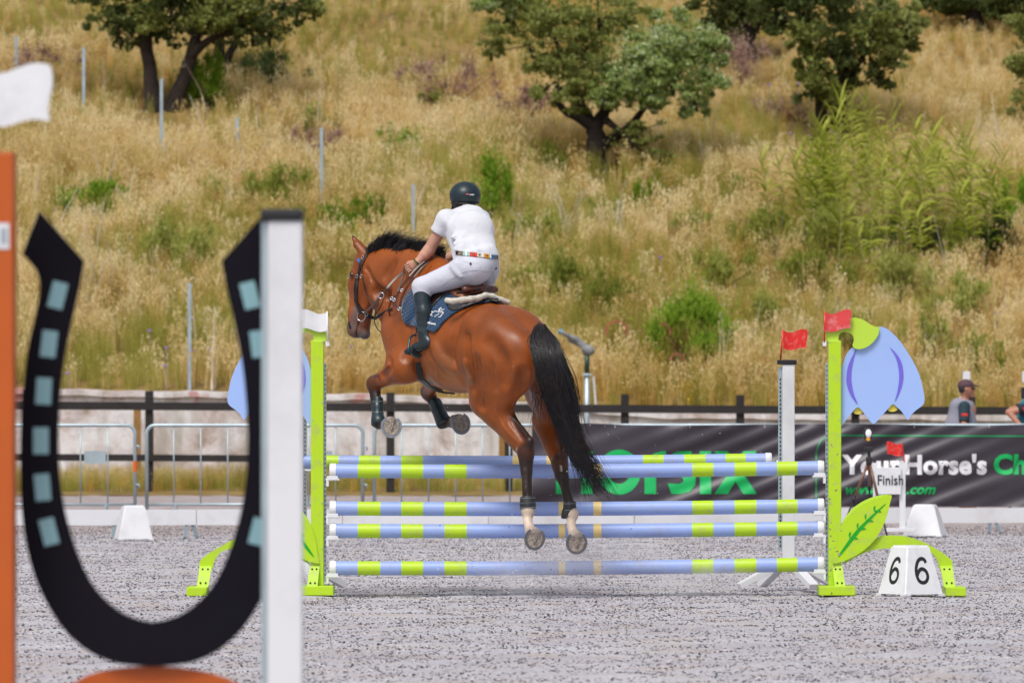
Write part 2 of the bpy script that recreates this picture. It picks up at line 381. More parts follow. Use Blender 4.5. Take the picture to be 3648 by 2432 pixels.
# retaining wall: whitewashed, stained plaster over rubble
mw = bpy.data.materials.new('stained_whitewash'); mw.use_nodes = True; t = mw.node_tree; N = t.nodes; Lk = t.links; b = N['Principled BSDF']; b.inputs['Roughness'].default_value = .9
tc = N.new('ShaderNodeTexCoord')
n1 = nz(1.1, 8, .7, .5); r1 = ramp(n1.outputs['Fac'], [(.33, (.36, .27, .22)), (.43, (.60, .53, .52)), (.54, (.78, .76, .78)), (.8, (.82, .81, .84))])
n2 = nz(2.6, 4, .6, 1.0); r2 = ramp(n2.outputs['Fac'], [(.55, (0, 0, 0)), (.68, (.75, .75, .75))])
mp = N.new('ShaderNodeMapping'); mp.inputs['Scale'].default_value = (1.6, 1, .35); Lk.new(tc.outputs['Object'], mp.inputs['Vector']); n4 = N.new('ShaderNodeTexNoise'); n4.inputs['Scale'].default_value = 1.6; n4.inputs['Detail'].default_value = 7; Lk.new(mp.outputs[0], n4.inputs['Vector'])
r4 = ramp(n4.outputs['Fac'], [(.50, (0, 0, 0)), (.66, (.65, .65, .65))])
m1 = N.new('ShaderNodeMix'); m1.data_type = 'RGBA'; Lk.new(r2.outputs[0], m1.inputs['Factor']); Lk.new(r1.outputs[0], m1.inputs['A']); m1.inputs['B'].default_value = (.52, .47, .52, 1)
m2 = N.new('ShaderNodeMix'); m2.data_type = 'RGBA'; Lk.new(r4.outputs[0], m2.inputs['Factor']); Lk.new(m1.outputs['Result'], m2.inputs['A']); m2.inputs['B'].default_value = (.33, .29, .23, 1)
# faded red paint along the coping
sx_ = N.new('ShaderNodeSeparateXYZ'); Lk.new(tc.outputs['Object'], sx_.inputs[0]); mrz = N.new('ShaderNodeMapRange'); mrz.inputs['From Min'].default_value = 1.32; mrz.inputs['From Max'].default_value = 1.40; Lk.new(sx_.outputs['Z'], mrz.inputs['Value'])
n5 = nz(1.7, 3, .5, .3); r5 = ramp(n5.outputs['Fac'], [(.56, (0, 0, 0)), (.62, (.7, .7, .7))]); mm = N.new('ShaderNodeMath'); mm.operation = 'MULTIPLY'; Lk.new(mrz.outputs[0], mm.inputs[0]); Lk.new(r5.outputs[0], mm.inputs[1])
m3 = N.new('ShaderNodeMix'); m3.data_type = 'RGBA'; Lk.new(mm.outputs[0], m3.inputs['Factor']); Lk.new(m2.outputs['Result'], m3.inputs['A']); m3.inputs['B'].default_value = (.50, .16, .16, 1)
Lk.new(m3.outputs['Result'], b.inputs['Base Color']); bp = N.new('ShaderNodeBump'); bp.inputs['Strength'].default_value = .8; bp.inputs['Distance'].default_value = .05; Lk.new(n1.outputs['Fac'], bp.inputs['Height']); Lk.new(bp.outputs[0], b.inputs['Normal'])
X_ = np.arange(-45, 45, .22); vs = []; fs = []
for x in X_:
    tz = float(wall_top(x)); jj = .012 * math.sin(x * 3.1) + .008 * math.sin(x * 8.3)
    vs += [(x, WALLY - .02 + jj * .5, -.2), (x, WALLY + jj, tz * .5), (x, WALLY + .01 + jj * .6, tz - .10), (x, WALLY - .05 + jj, tz - .09), (x, WALLY - .05 + jj, tz), (x, WALLY + .32, tz + .01)]
for i in range(len(X_) - 1):
    for j in range(5): fs.append((i * 6 + j, i * 6 + 6 + j, i * 6 + 7 + j, i * 6 + 1 + j))
wl_ = link('retaining_wall', mesh_from('retaining_wall', vs, fs), mw); shade_auto(wl_, 50)
tag(wl_, 'low whitewashed retaining wall with stains and faded red paint below the hillside', 'wall')

def on_hill(sx, sy):
    """where a photo pixel meets the hill"""
    D = WALLY + .3
    f = lambda D: (CAMZ - (sy - 1459.5) / F * D) - float(hill_z(np.array((sx - 1824) / F * D), np.array(D)))
    while D < 200 and f(D) > 0: D += .1
    return Vector(((sx - 1824) / F * D, D, CAMZ - (sy - 1459.5) / F * D))
# ------------------------------------------------------------------ wild grass
def veg(name, stops, rough=.8, var_scale=.35, attr=False, trans=.25, oi_w=.34, ri_w=.22):
    """vegetation colour that varies by place and by stem"""
    m = bpy.data.materials.new(name); m.use_nodes = True; t = m.node_tree; N = t.nodes; b = N['Principled BSDF']; b.inputs['Roughness'].default_value = rough; b.inputs['Specular IOR Level'].default_value = .15
    g = N.new('ShaderNodeNewGeometry'); n = N.new('ShaderNodeTexNoise'); n.inputs['Scale'].default_value = var_scale; n.inputs['Detail'].default_value = 4; t.links.new(g.outputs['Position'], n.inputs['Vector'])
    oi = N.new('ShaderNodeObjectInfo'); ad = N.new('ShaderNodeMath'); ad.operation = 'MULTIPLY_ADD'; t.links.new(oi.outputs['Random'], ad.inputs[0]); ad.inputs[1].default_value = oi_w; t.links.new(n.outputs['Fac'], ad.inputs[2])
    ri = N.new('ShaderNodeMath'); ri.operation = 'MULTIPLY_ADD'; t.links.new(g.outputs['Random Per Island'], ri.inputs[0]); ri.inputs[1].default_value = ri_w; t.links.new(ad.outputs[0], ri.inputs[2])
    r = N.new('ShaderNodeValToRGB'); t.links.new(ri.outputs[0], r.inputs['Fac'])
    while len(r.color_ramp.elements) < len(stops): r.color_ramp.elements.new(.5)
    for e, (p, c) in zip(r.color_ramp.elements, stops): e.position = p; e.color = (*c, 1)
    t.links.new(r.outputs[0], b.inputs['Base Color'])
    tr = N.new('ShaderNodeBsdfTranslucent'); t.links.new(r.outputs[0], tr.inputs['Color']); mx = N.new('ShaderNodeMixShader'); mx.inputs[0].default_value = trans
    t.links.new(b.outputs[0], mx.inputs[1]); t.links.new(tr.outputs[0], mx.inputs[2]); t.links.new(mx.outputs[0], N['Material Output'].inputs['Surface'])
    return m
mstraw = veg('dry_oat_grass', [(.42, (.46, .29, .085)), (.60, (.67, .475, .165)), (.78, (.79, .60, .26)), (1.0, (.86, .70, .39))])
molive = veg('olive_grass', [(.45, (.17, .175, .025)), (.65, (.32, .31, .05)), (.9, (.50, .46, .12))])
mgold = veg('golden_grass', [(.45, (.40, .22, .04)), (.65, (.56, .34, .07)), (.9, (.68, .45, .13))])
mseed = veg('oat_seed_heads', [(.42, (.60, .43, .17)), (.7, (.79, .63, .31)), (1.0, (.89, .77, .49))])
mstem = veg('grey_stem', [(.5, (.45, .38, .30)), (.9, (.68, .63, .56))])
def tuft(name, seed, n, h0, h1, spread, wd, m, head=0.0, lean=.25, mh=None):
    rg = np.random.default_rng(seed); V = []; Fq = []; MI = []
    for i in range(n):
        a = rg.uniform(0, 6.28); r = spread * math.sqrt(rg.uniform(0, 1)); x, y = r * math.cos(a), r * math.sin(a); h = rg.uniform(h0, h1); la = rg.uniform(0, 6.28); ln = rg.uniform(0, lean) * h
        wa = rg.uniform(0, 3.14); wx, wy = math.cos(wa) * wd / 2, math.sin(wa) * wd / 2; b = len(V)
        for k, q in enumerate((0, .5, 1)):
            s = (1, .8, .25)[k]; cx = x + math.cos(la) * ln * q * q; cy = y + math.sin(la) * ln * q * q; V += [(cx - wx * s, cy - wy * s, h * q), (cx + wx * s, cy + wy * s, h * q)]
        Fq += [(b, b + 1, b + 3, b + 2), (b + 2, b + 3, b + 5, b + 4)]; MI += [0, 0]
        if head > 0:
            tx, ty = x + math.cos(la) * ln, y + math.sin(la) * ln
            for j in range(4):
                hx = tx + rg.uniform(-.035, .035); hy = ty + rg.uniform(-.035, .035); hz = h - rg.uniform(-.02, .14); s = head * rg.uniform(.7, 1.3); b = len(V); an = rg.uniform(0, 3.14); ux, uy = math.cos(an) * s * .4, math.sin(an) * s * .4
                V += [(hx, hy, hz - s), (hx + ux, hy + uy, hz), (hx, hy, hz + s), (hx - ux, hy - uy, hz)]; Fq.append((b, b + 1, b + 2, b + 3)); MI.append(1)
    me = np_mesh(name, np.array(V), np.array(Fq)); me.polygons.foreach_set('material_index', np.array(MI, dtype=np.int32)); o = src(name, me, m); me.materials.append(mh or m); return o
MG, MM, MD, MP = 'green', 'mid', 'dark', 'pink'
SHRUBS = [(330, 770, 190, 120, MG, 'green shrub low on the far left slope above the horseshoe tip'), (620, 970, 230, 170, MM, 'olive green shrub inside the top of the giant horseshoe'),
    (1412, 545, 130, 80, MG, 'small green shrub above and left of the rider helmet'), (1745, 800, 150, 230, MG, 'tall bright green shrub just right of the rider helmet'),
    (1190, 850, 210, 95, MG, 'green shrub right of the foreground white post cap'), (2470, 1290, 300, 200, MG, 'large vivid green shrub between horse tail and red flags'),
    (2010, 1060, 330, 140, MM, 'wide grey green shrub behind the croup of the horse'), (2320, 760, 110, 110, MG, 'small green shrub below the central olive tree to the right'),
    (2150, 810, 130, 100, MM, 'olive green shrub under the trunk of the central olive tree'), (1130, 470, 120, 80, MM, 'small grey green shrub on top of the brown earth bump'),
    (745, 375, 190, 150, MG, 'green shrub at the foot of the left tree trunks'), (2720, 1180, 130, 110, MM, 'dull green shrub behind the post with the small red flag'),
    (3300, 1270, 160, 130, MM, 'dull green shrub right of the blue wooden flower'), (3560, 960, 190, 170, MD, 'dark shrub at the right edge below the reeds'),
    (3480, 1330, 170, 110, MM, 'dull green shrub above the man in the cap'), (1020, 720, 190, 110, MM, 'olive green shrub on the slope left of the tall metal stake'),
    (1950, 610, 150, 80, MM, 'small olive shrub left of the central tree trunk'), (1560, 370, 120, 40, MM, 'tiny round shrub above the dead pink brush'),
    (950, 300, 260, 110, MD, 'dark low scrub in the shade right of the left trees'), (2160, 1130, 200, 150, MM, 'grey green shrub just above the sprinkler head')]
SHRUBS += [(880, 720, 220, 90, MM, 'low olive shrub right of the short stake below the left trees'), (2880, 1040, 260, 140, MM, 'olive shrub below the left end of the reeds'), (3180, 1080, 260, 150, MM, 'olive shrub below the middle of the reeds'), (3430, 1150, 250, 140, MM, 'olive shrub below the dark shrub at the right edge'), (2570, 1020, 200, 110, MM, 'olive shrub between the vivid green shrub and the reeds'), (1330, 800, 180, 90, MG, 'small green shrub behind the horse ears'), (3050, 1260, 200, 110, MM, 'dull shrub right beside the red flag on the flower stand'), (180, 930, 150, 90, MM, 'dull green shrub beside the orange upright'), (2720, 900, 200, 130, MM, 'olive shrub at the left foot of the reeds'), (1890, 900, 180, 120, MM, 'olive shrub to the right of the rider back'), (2960, 930, 300, 170, MM, 'broad olive shrub inside the left half of the reeds'), (3200, 930, 240, 150, MD, 'dark shrub inside the right half of the reeds'), (3620, 820, 160, 160, MG, 'green shrub at the very right edge of the slope'), (3400, 930, 200, 130, MM, 'olive shrub between the reeds and the dark right hand shrub'), (400, 780, 160, 70, MM, 'low olive shrub right of the far left green shrub'), (2480, 850, 160, 90, MM, 'pale olive shrub right of and below the central olive tree'), (2620, 720, 150, 80, MM, 'small olive shrub left of the reed tops'), (1560, 1000, 10, 10, MM, 'tiny weed tuft hidden behind the rider boot')]
SHRUBS = [t_ for t_ in SHRUBS if t_[2] > 20]
BRUSH = [(1600, 370, 330, 160, 'dead pinkish brush patch left of the central olive tree'), (1870, 440, 190, 110, 'dead brush patch touching the central olive tree crown'), (1140, 570, 220, 110, 'dead brown brush hump around the metal stakes'),
    (2620, 300, 260, 150, 'dark dead brush under the upper right trees'), (2850, 440, 280, 110, 'dead brown brush at the foot of the right hand tree'),
    (140, 330, 420, 150, 'wide bank of dead brown brush at the upper left above the white flag')]
SPOTS = []
for (sx, sy, wp, hp_, *_r) in SHRUBS + BRUSH:
    b_ = on_hill(sx, sy); k_ = b_.y / F; SPOTS.append((b_.x, b_.y - .3, wp * k_ * .5, 1.0))
for sx, sy in ((2125, 600), (545, 390), (620, 390), (2930, 500), (2985, 470), (2665, 190)): b_ = on_hill(sx, sy); SPOTS.append((b_.x, b_.y - .9, .55, 1.9))
for sx, sy in ((2195, 1300), (2352, 1300), (2410, 1390)): b_ = on_hill(sx, sy); SPOTS.append((b_.x, b_.y - .5, .35, .8))
def clear(x, y):
    o_ = 1.0
    for cx, cy, wx, wy in SPOTS: o_ = o_ * (1 - .97 * np.exp(-((x - cx) / wx) ** 4 - ((y - cy) / wy) ** 4))
    return o_
GREENS = [(600, 950, 260, 150), (700, 1230, 700, 130), (2080, 1020, 300, 220), (2950, 820, 420, 220), (250, 60, 400, 90), (1350, 260, 420, 100), (1150, 860, 300, 120), (1700, 720, 200, 200), (2350, 1150, 350, 150), (3300, 1200, 400, 160), (2700, 480, 250, 80), (2400, 720, 220, 100)]
GSP = [(on_hill(a, b), a, b, c, d) for a, b, c, d in GREENS]
def green_at(x, y):
    sx = x / y * F + 1824; sy = 1459.5 - (hill_z(x, y) - CAMZ) / y * F; o_ = 0
    for _, a, b, c, d in GSP: o_ = o_ + np.exp(-((sx - a) / c) ** 2 - ((sy - b) / d) ** 2)
    return np.clip(o_, 0, 1)
# density and height fields over the hill
xs = np.arange(-21, 21, .5); ys = np.arange(102.4, 152, .5)
def field(base, f_d, f_t):
    V = np.zeros(len(base.vertices) * 3, dtype=np.float32); base.vertices.foreach_get('co', V); V = V.reshape(-1, 3)
    a = base.attributes.new('dens', 'FLOAT', 'POINT'); a.data.foreach_set('value', np.clip(f_d(V[:, 0], V[:, 1]), 0, 1).astype(np.float32))
    a = base.attributes.new('tall', 'FLOAT', 'POINT'); a.data.foreach_set('value', f_t(V[:, 0], V[:, 1]).astype(np.float32)); return base
def olive_mask(x, y): return np.clip(.20 + .75 * noise2(x * .5, y * .38, 6) + .35 * noise2(x * 1.5, y * 1.2, 9) + .9 * green_at(x, y) + .5 * np.clip((y - 124) / 3, 0, 1), 0, 1)  # the uphill term also puts a vignette-like darkening into the grass colour
tallf = lambda x, y: .72 - .35 * np.clip((y - 116) / 10, 0, 1) + .18 * noise2(x * .8, y * .7, 8)
hp = lambda nm: grid_mesh(nm, xs, ys, hill_z)
gn_scatter('wild_oat_grass', field(hp('g1'), lambda x, y: (1.0 - .9 * olive_mask(x, y)) * clear(x, y), tallf),
    [tuft('oats', 30 + i, 26, .45, .95, .16, .009, mstraw, head=.030, mh=mseed) for i in range(4)], 17, .75, 1.2, 11, dens_attr='dens', tilt=.12)
gn_scatter('olive_grass', field(hp('g2'), lambda x, y: olive_mask(x, y) * clear(x, y), tallf),
    [tuft('olive_tuft', 40 + i, 34, .30, .75, .18, .010, molive, head=.016) for i in range(3)], 22, .7, 1.15, 21, dens_attr='dens', tilt=.12)
gn_scatter('golden_grass', field(hp('g3'), lambda x, y: np.clip(.55 + noise2(x * .35, y * .3, 12) + .3 * (x > 4), 0, 1) * clear(x, y), tallf),
    [tuft('gold_tuft', 50 + i, 28, .30, .75, .18, .010, mgold, head=.020, mh=mstraw) for i in range(3)], 11, .7, 1.1, 31, dens_attr='dens', tilt=.12)
gn_scatter('grey_stalks', field(hp('g4'), lambda x, y: np.clip(.25 + noise2(x * .6, y * .5, 15), 0, 1) * (y < 121) * clear(x, y), lambda x, y: x * 0 + 1),
    [tuft('stalk', 60 + i, 3, .8, 1.5, .10, .022, mstem, head=.02, lean=.5) for i in range(3)], .9, .7, 1.1, 41, dens_attr='dens', tilt=.2)
# verge grass at the foot of the wall
vp = grid_mesh("vp", np.arange(-18, 18, .4), np.arange(98.2, 101.9, .4), lambda x, y: np.clip((y - 97.4) / 2.5, 0, 1) * .10 - .01)
gn_scatter('verge_grass', field(vp, lambda x, y: np.clip((y - 98.0) / 1.6, .1, 1), lambda x, y: .58 + .22 * noise2(x * 1.2, y, 3)),
    [tuft('verge_tuft', 70 + i, 28, .25, .62, .16, .010, mgold if i == 1 else molive, head=.014, mh=mstraw) for i in range(4)], 26, .7, 1.15, 51, dens_attr='dens', tilt=.12)

# ---- shrubs
def leaf_cloud(centers, radii, n, size, seed, up=.3, aspect=2.0, tipz=0.0, soft=False):
    """n leaf-sized quads spread through ellipsoidal clumps, denser towards their skins"""
    rg = np.random.default_rng(seed); centers = np.array(centers); radii = np.array(radii); wgt = radii.prod(1) ** .66; wgt = wgt / wgt.sum()
    ci = rg.choice(len(centers), n, p=wgt); d = rg.normal(0, 1, (n, 3)); d /= np.linalg.norm(d, axis=1, keepdims=True); rr = np.abs(rg.normal(0, .75, n)) if soft else rg.uniform(0, 1, n) ** .45 * (1 + .25 * (rg.uniform(0, 1, n) > .85))
    p = centers[ci] + d * radii[ci] * rr[:, None]
    ax = rg.normal(0, 1, (n, 3)) + np.array([0, 0, up * 3]) + d * .6; ax /= np.linalg.norm(ax, axis=1, keepdims=True)
    sd_ = np.cross(ax, rg.normal(0, 1, (n, 3))); sd_ /= np.linalg.norm(sd_, axis=1, keepdims=True)
    s = size * rg.uniform(.6, 1.4, n)[:, None]
    V = np.stack([p - ax * s, p + sd_ * s / aspect, p + ax * s, p - sd_ * s / aspect], 1).reshape(-1, 3)
    return V, np.arange(n * 4).reshape(-1, 4)
mgreen = veg('bright_green_leaf', [(.45, (.11, .20, .010)), (.7, (.20, .34, .022)), (.95, (.30, .45, .05))], trans=.35, oi_w=0.1, ri_w=0.4)
mdkgreen = veg('dark_green_leaf', [(.45, (.028, .050, .014)), (.7, (.055, .085, .024)), (.95, (.095, .13, .045))], oi_w=0.1, ri_w=0.4)
mmid = veg('mid_green_leaf', [(.45, (.17, .20, .030)), (.7, (.29, .33, .055)), (.95, (.44, .46, .13))], oi_w=0.12, ri_w=0.4)
mpink = veg('dead_brush', [(.45, (.26, .15, .11)), (.7, (.38, .24, .19)), (.95, (.50, .35, .29))], oi_w=0.1, ri_w=0.4)
mbark = mat('dark_bark', (.030, .020, .016), rough=.95, var=.4, vscale=6, bump=1, bscale=25, bdist=.03)
def shrub(sx, sy, wpx, hpx, m, label, name='green_shrub', cat='shrub', n=900, size=.035, up=.6, seed=0, group=None, twig=mbark):
    base = on_hill(sx, sy); s = base.y / F; w_, h_ = wpx * s * .72, hpx * s * 1.4; rg = random.Random(seed + int(sx))
    root = empty(name, base, 0, label, cat, group); cs_ = []; rs_ = []
    for i in range(16):
        a = rg.uniform(0, 6.28); q = rg.uniform(0, .9)
        cs_.append((base.x + math.cos(a) * q * w_, base.y + math.sin(a) * q * w_ * .7, base.z + h_ * (rg.uniform(.15, .8) * (1 - .3 * q)))); rs_.append((w_ * rg.uniform(.12, .30), w_ * rg.uniform(.12, .28), h_ * rg.uniform(.14, .34)))
    V, Q = leaf_cloud(cs_, rs_, n, size, seed + int(sy), up=up, aspect=4.5, soft=True)
    link('foliage', np_mesh('foliage', V, Q), m, root)
    mb = MB()
    for i in range(7):
        c = cs_[i]; mb.tube([base + Vector((rg.uniform(-.06, .06), rg.uniform(-.06, .06), -.05)), base.lerp(Vector(c), .5) + Vector((rg.uniform(-.06, .06), 0, .05)), Vector(c) + Vector((0, 0, h_ * .15))], [.012, .009, .004], 4)
    tag(mb.build('stems', twig, root), kind='stuff'); return root
GB = 'green shrubs scattered on the dry hillside'; DB = 'patches of dead pinkish brush'
for i, (sx, sy, wp, hp_, m_, lb) in enumerate(SHRUBS):
    shrub(sx, sy, wp, hp_, {MG: mgreen, MM: mmid, MD: mdkgreen}[m_], lb, n=int(wp * hp_ * (.13 if m_ == MG else .09)) + 400, seed=i * 7, group=GB, size=.045, up=1.2)
for i, (sx, sy, wp, hp_, lb) in enumerate(BRUSH): shrub(sx, sy, wp, hp_, mpink, lb, name='dead_brush', cat='brush', n=4200, size=.032, up=.3, seed=90 + i, group=DB)
# ---- olive and oak trees
msilver = veg('olive_leaf', [(.45, (.15, .22, .035)), (.66, (.29, .38, .085)), (.86, (.44, .54, .20)), (1.0, (.66, .74, .46))], trans=.5, oi_w=0.0, ri_w=0.55)
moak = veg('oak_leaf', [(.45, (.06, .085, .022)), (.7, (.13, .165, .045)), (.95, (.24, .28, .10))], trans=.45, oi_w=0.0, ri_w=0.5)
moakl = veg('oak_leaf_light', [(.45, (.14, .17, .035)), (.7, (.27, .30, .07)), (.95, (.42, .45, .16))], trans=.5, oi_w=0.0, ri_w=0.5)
def tree(name, label, base_px, limbs, crown, leafs, seed=0, dD=0.0, size=.05):
    """limbs: lists of (sx, sy, depth offset, radius) photo points; crown: groups of (material, [(sx, sy, dd, rx_px, rz_px)], n)"""
    base = on_hill(*base_px); D0 = base.y + dD; q = lambda sx, sy, dd: Vector(((sx - 1824) / F * (D0 + dd), D0 + dd, CAMZ - (sy - 1459.5) / F * (D0 + dd)))
    root = empty(name, base, 0, label, 'tree', 'trees on the dry hillside')
    for i, lb in enumerate(limbs):
        pts = [q(a, b_, c) for a, b_, c, r in lb]; rr = [r for *_, r in lb]; P2 = cr([tuple(p) for p in pts], 4); R2 = [float(v[0]) for v in cr([(r,) for r in rr], 4)]
        rg = random.Random(seed + i); P2 = [Vector(p) + Vector((rg.uniform(-1, 1), rg.uniform(-1, 1), 0)) * .12 * r for p, r in zip(P2, R2)]
        mb = MB(); mb.tube(P2, R2, 9); mb.build('trunk' if i == 0 else 'limb', mbark, root, smooth=True)
    s = D0 / F
    for gi, (m_, cl, n) in enumerate(crown):
        rg = random.Random(seed * 3 + gi); C_ = []; R_ = []
        for (sx, sy, dd, rx, rz) in cl:
            c = q(sx, sy, dd)
            for k in range(13):     # each mass breaks into small leaf clumps with gaps between
                a = rg.uniform(0, 6.28); b_ = rg.uniform(-1, 1); rr_ = rg.uniform(.35, 1.25)
                C_.append((c.x + math.cos(a) * rx * s * rr_, c.y + math.sin(a) * rx * s * rr_, c.z + b_ * rz * s * 1.15)); f = rg.uniform(.14, .33)
                R_.append((rx * s * f * rg.uniform(.8, 1.5), rx * s * f, rz * s * f * rg.uniform(.8, 1.3)))
        V, Q = leaf_cloud(C_, R_, n, size, seed * 11 + gi, up=.25, aspect=2.0)
        V2_, Q2_ = leaf_cloud([tuple(q(a, b_, c)) for a, b_, c, *_ in cl], [(d * s * 1.05, d * s * 1.05, e * s * 1.1) for *_, d, e in cl], int(n * .22), size, seed * 17 + gi, up=.25, aspect=2.0)
        link('crown', np_mesh('crown', np.concatenate([V, V2_]), np.concatenate([Q, Q2_ + len(V)])), m_, root)
        mb = MB()
        for k in range(0, len(C_), 3):
            c = Vector(C_[k]); mb.tube([c, c.lerp(q(*cl[k // 13][:3]), .8), c.lerp(q(*cl[k // 13][:3]), 1.0) + Vector((0, 0, -.25))], [.010, .018, .03], 4)
        tag(mb.build('twigs', mbark, root), kind='stuff')
    return root
tree('olive_tree', 'silvery green olive tree with twisted dark trunk, in the centre of the hillside', (2125, 605),
     [[(2135, 640, 0, .25), (2118, 560, 0, .20), (2125, 500, 0, .175), (2115, 440, 0, .16)], [(2122, 460, 0, .13), (2060, 420, -.1, .09), (2010, 395, -.2, .07), (1985, 350, -.3, .05), (2000, 310, -.3, .03)],
      [(2150, 520, 0, .12), (2190, 490, .1, .10), (2240, 455, .2, .08), (2300, 380, .3, .05), (2380, 300, .3, .03)], [(2122, 455, 0, .13), (2160, 380, .1, .10), (2200, 280, 0, .07), (2230, 180, 0, .04)], [(2110, 450, 0, .12), (2050, 330, .3, .08), (2000, 200, .2, .05), (1960, 90, .1, .03)],
      [(2160, 430, -.2, .08), (2200, 460, -.4, .05), (2250, 510, -.6, .03), (2290, 540, -.7, .015)]],
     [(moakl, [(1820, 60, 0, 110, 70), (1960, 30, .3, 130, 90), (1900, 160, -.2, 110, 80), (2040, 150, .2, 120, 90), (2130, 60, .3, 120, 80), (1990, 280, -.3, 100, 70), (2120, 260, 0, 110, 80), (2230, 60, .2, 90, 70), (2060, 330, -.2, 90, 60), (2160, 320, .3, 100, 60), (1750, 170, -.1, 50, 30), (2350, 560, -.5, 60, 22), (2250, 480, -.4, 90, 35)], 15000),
      (msilver, [(2300, 170, -.3, 110, 80), (2420, 130, 0, 110, 80), (2500, 230, .1, 90, 80), (2400, 290, -.3, 110, 80), (2280, 330, -.5, 100, 60), (2480, 350, .1, 60, 60), (2260, 250, -.5, 90, 70), (2540, 160, .1, 50, 60), (2150, 330, -.7, 70, 40), (1790, -20, -.3, 80, 60)], 22000)], None, seed=1, size=.042)
tree('oak_tree', 'dark oak tree with forked trunks on the upper left slope', (545, 395),
     [[(545, 420, 0, .22), (540, 330, 0, .16), (530, 230, 0, .13), (515, 130, 0, .12), (480, 30, 0, .09)], [(600, 430, .1, .20), (640, 320, .1, .15), (680, 200, .1, .12), (705, 100, .1, .10), (740, -20, .1, .08)], [(660, 230, .1, .09), (720, 160, 0, .08), (790, 120, -.1, .06), (860, 60, -.1, .04)], [(515, 140, 0, .08), (560, 60, 0, .06), (600, -30, 0, .05)]],
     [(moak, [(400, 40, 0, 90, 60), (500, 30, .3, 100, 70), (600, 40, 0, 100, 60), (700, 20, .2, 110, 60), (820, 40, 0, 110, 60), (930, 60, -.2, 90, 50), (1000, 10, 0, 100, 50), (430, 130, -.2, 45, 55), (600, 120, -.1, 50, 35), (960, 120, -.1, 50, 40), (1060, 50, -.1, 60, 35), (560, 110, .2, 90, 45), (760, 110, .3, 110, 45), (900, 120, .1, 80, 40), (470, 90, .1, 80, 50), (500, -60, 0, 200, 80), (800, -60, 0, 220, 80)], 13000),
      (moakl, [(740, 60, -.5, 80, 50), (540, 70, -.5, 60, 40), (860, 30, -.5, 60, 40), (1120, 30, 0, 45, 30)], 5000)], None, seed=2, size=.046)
tree('oak_tree', 'small slender double stemmed oak tree beyond the forked left oak', (775, 265),
     [[(775, 290, 0, .14), (778, 200, 0, .11), (785, 130, 0, .09), (770, 20, 0, .07)], [(790, 270, 0, .09), (815, 200, 0, .08), (850, 130, 0, .06), (890, 60, 0, .05)]],
     [(moak, [(800, 60, 0, 80, 50), (880, 40, 0, 80, 50), (760, 0, 0, 90, 50)], 3500)], None, seed=5, size=.05)
tree('oak_tree', 'dark oak tree at the top edge, second from the right', (2665, 205),
     [[(2665, 220, 0, .20), (2660, 150, 0, .16), (2650, 80, 0, .13), (2620, 0, 0, .1)], [(2670, 150, 0, .10), (2700, 80, 0, .08), (2740, 20, 0, .06)]],
     [(moak, [(2570, 40, 0, 70, 60), (2650, 20, -.2, 80, 60), (2720, 60, 0, 60, 50), (2620, 110, -.2, 50, 35), (2600, -40, 0, 120, 60)], 6000)], None, seed=3, size=.06)
tree('oak_tree', 'wide dark oak tree with leaning stems on the upper right slope', (2935, 520),
     [[(2930, 520, 0, .15), (2925, 420, 0, .12), (2920, 300, 0, .10), (2890, 190, 0, .09), (2830, 100, 0, .08), (2780, 40, 0, .05)], [(2985, 470, .3, .16), (2985, 380, .3, .13), (3000, 290, .3, .12), (3010, 180, .3, .09), (3050, 60, .3, .07)], [(3000, 320, .3, .08), (3040, 260, .3, .06), (3080, 190, .3, .05)]],
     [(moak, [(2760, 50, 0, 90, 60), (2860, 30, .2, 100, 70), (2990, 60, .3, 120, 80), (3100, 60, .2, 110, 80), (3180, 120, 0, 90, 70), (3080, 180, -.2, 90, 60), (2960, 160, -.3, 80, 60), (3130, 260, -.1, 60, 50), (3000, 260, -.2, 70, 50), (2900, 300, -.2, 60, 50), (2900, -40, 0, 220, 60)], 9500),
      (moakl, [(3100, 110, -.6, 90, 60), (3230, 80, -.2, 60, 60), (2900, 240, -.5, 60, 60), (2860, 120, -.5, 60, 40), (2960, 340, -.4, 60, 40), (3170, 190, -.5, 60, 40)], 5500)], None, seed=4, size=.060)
tree('oak_tree', 'tree cut off by the right edge of the picture', (3720, 480), [[(3720, 500, 0, .2), (3730, 350, 0, .15), (3720, 200, 0, .12)]],
     [(moakl, [(3690, 260, 0, 80, 70), (3660, 350, -.2, 60, 50), (3740, 150, 0, 120, 80)], 5000)], None, seed=6, size=.05)
tree('oak_tree', 'dark bushy tree along the top right corner', (3480, 110), [[(3480, 130, 0, .2), (3470, 40, 0, .16), (3460, -40, 0, .12)]],
     [(moak, [(3350, 0, 0, 100, 40), (3480, -10, 0, 120, 45), (3600, 10, 0, 110, 45)], 8000)], None, seed=7, size=.06)

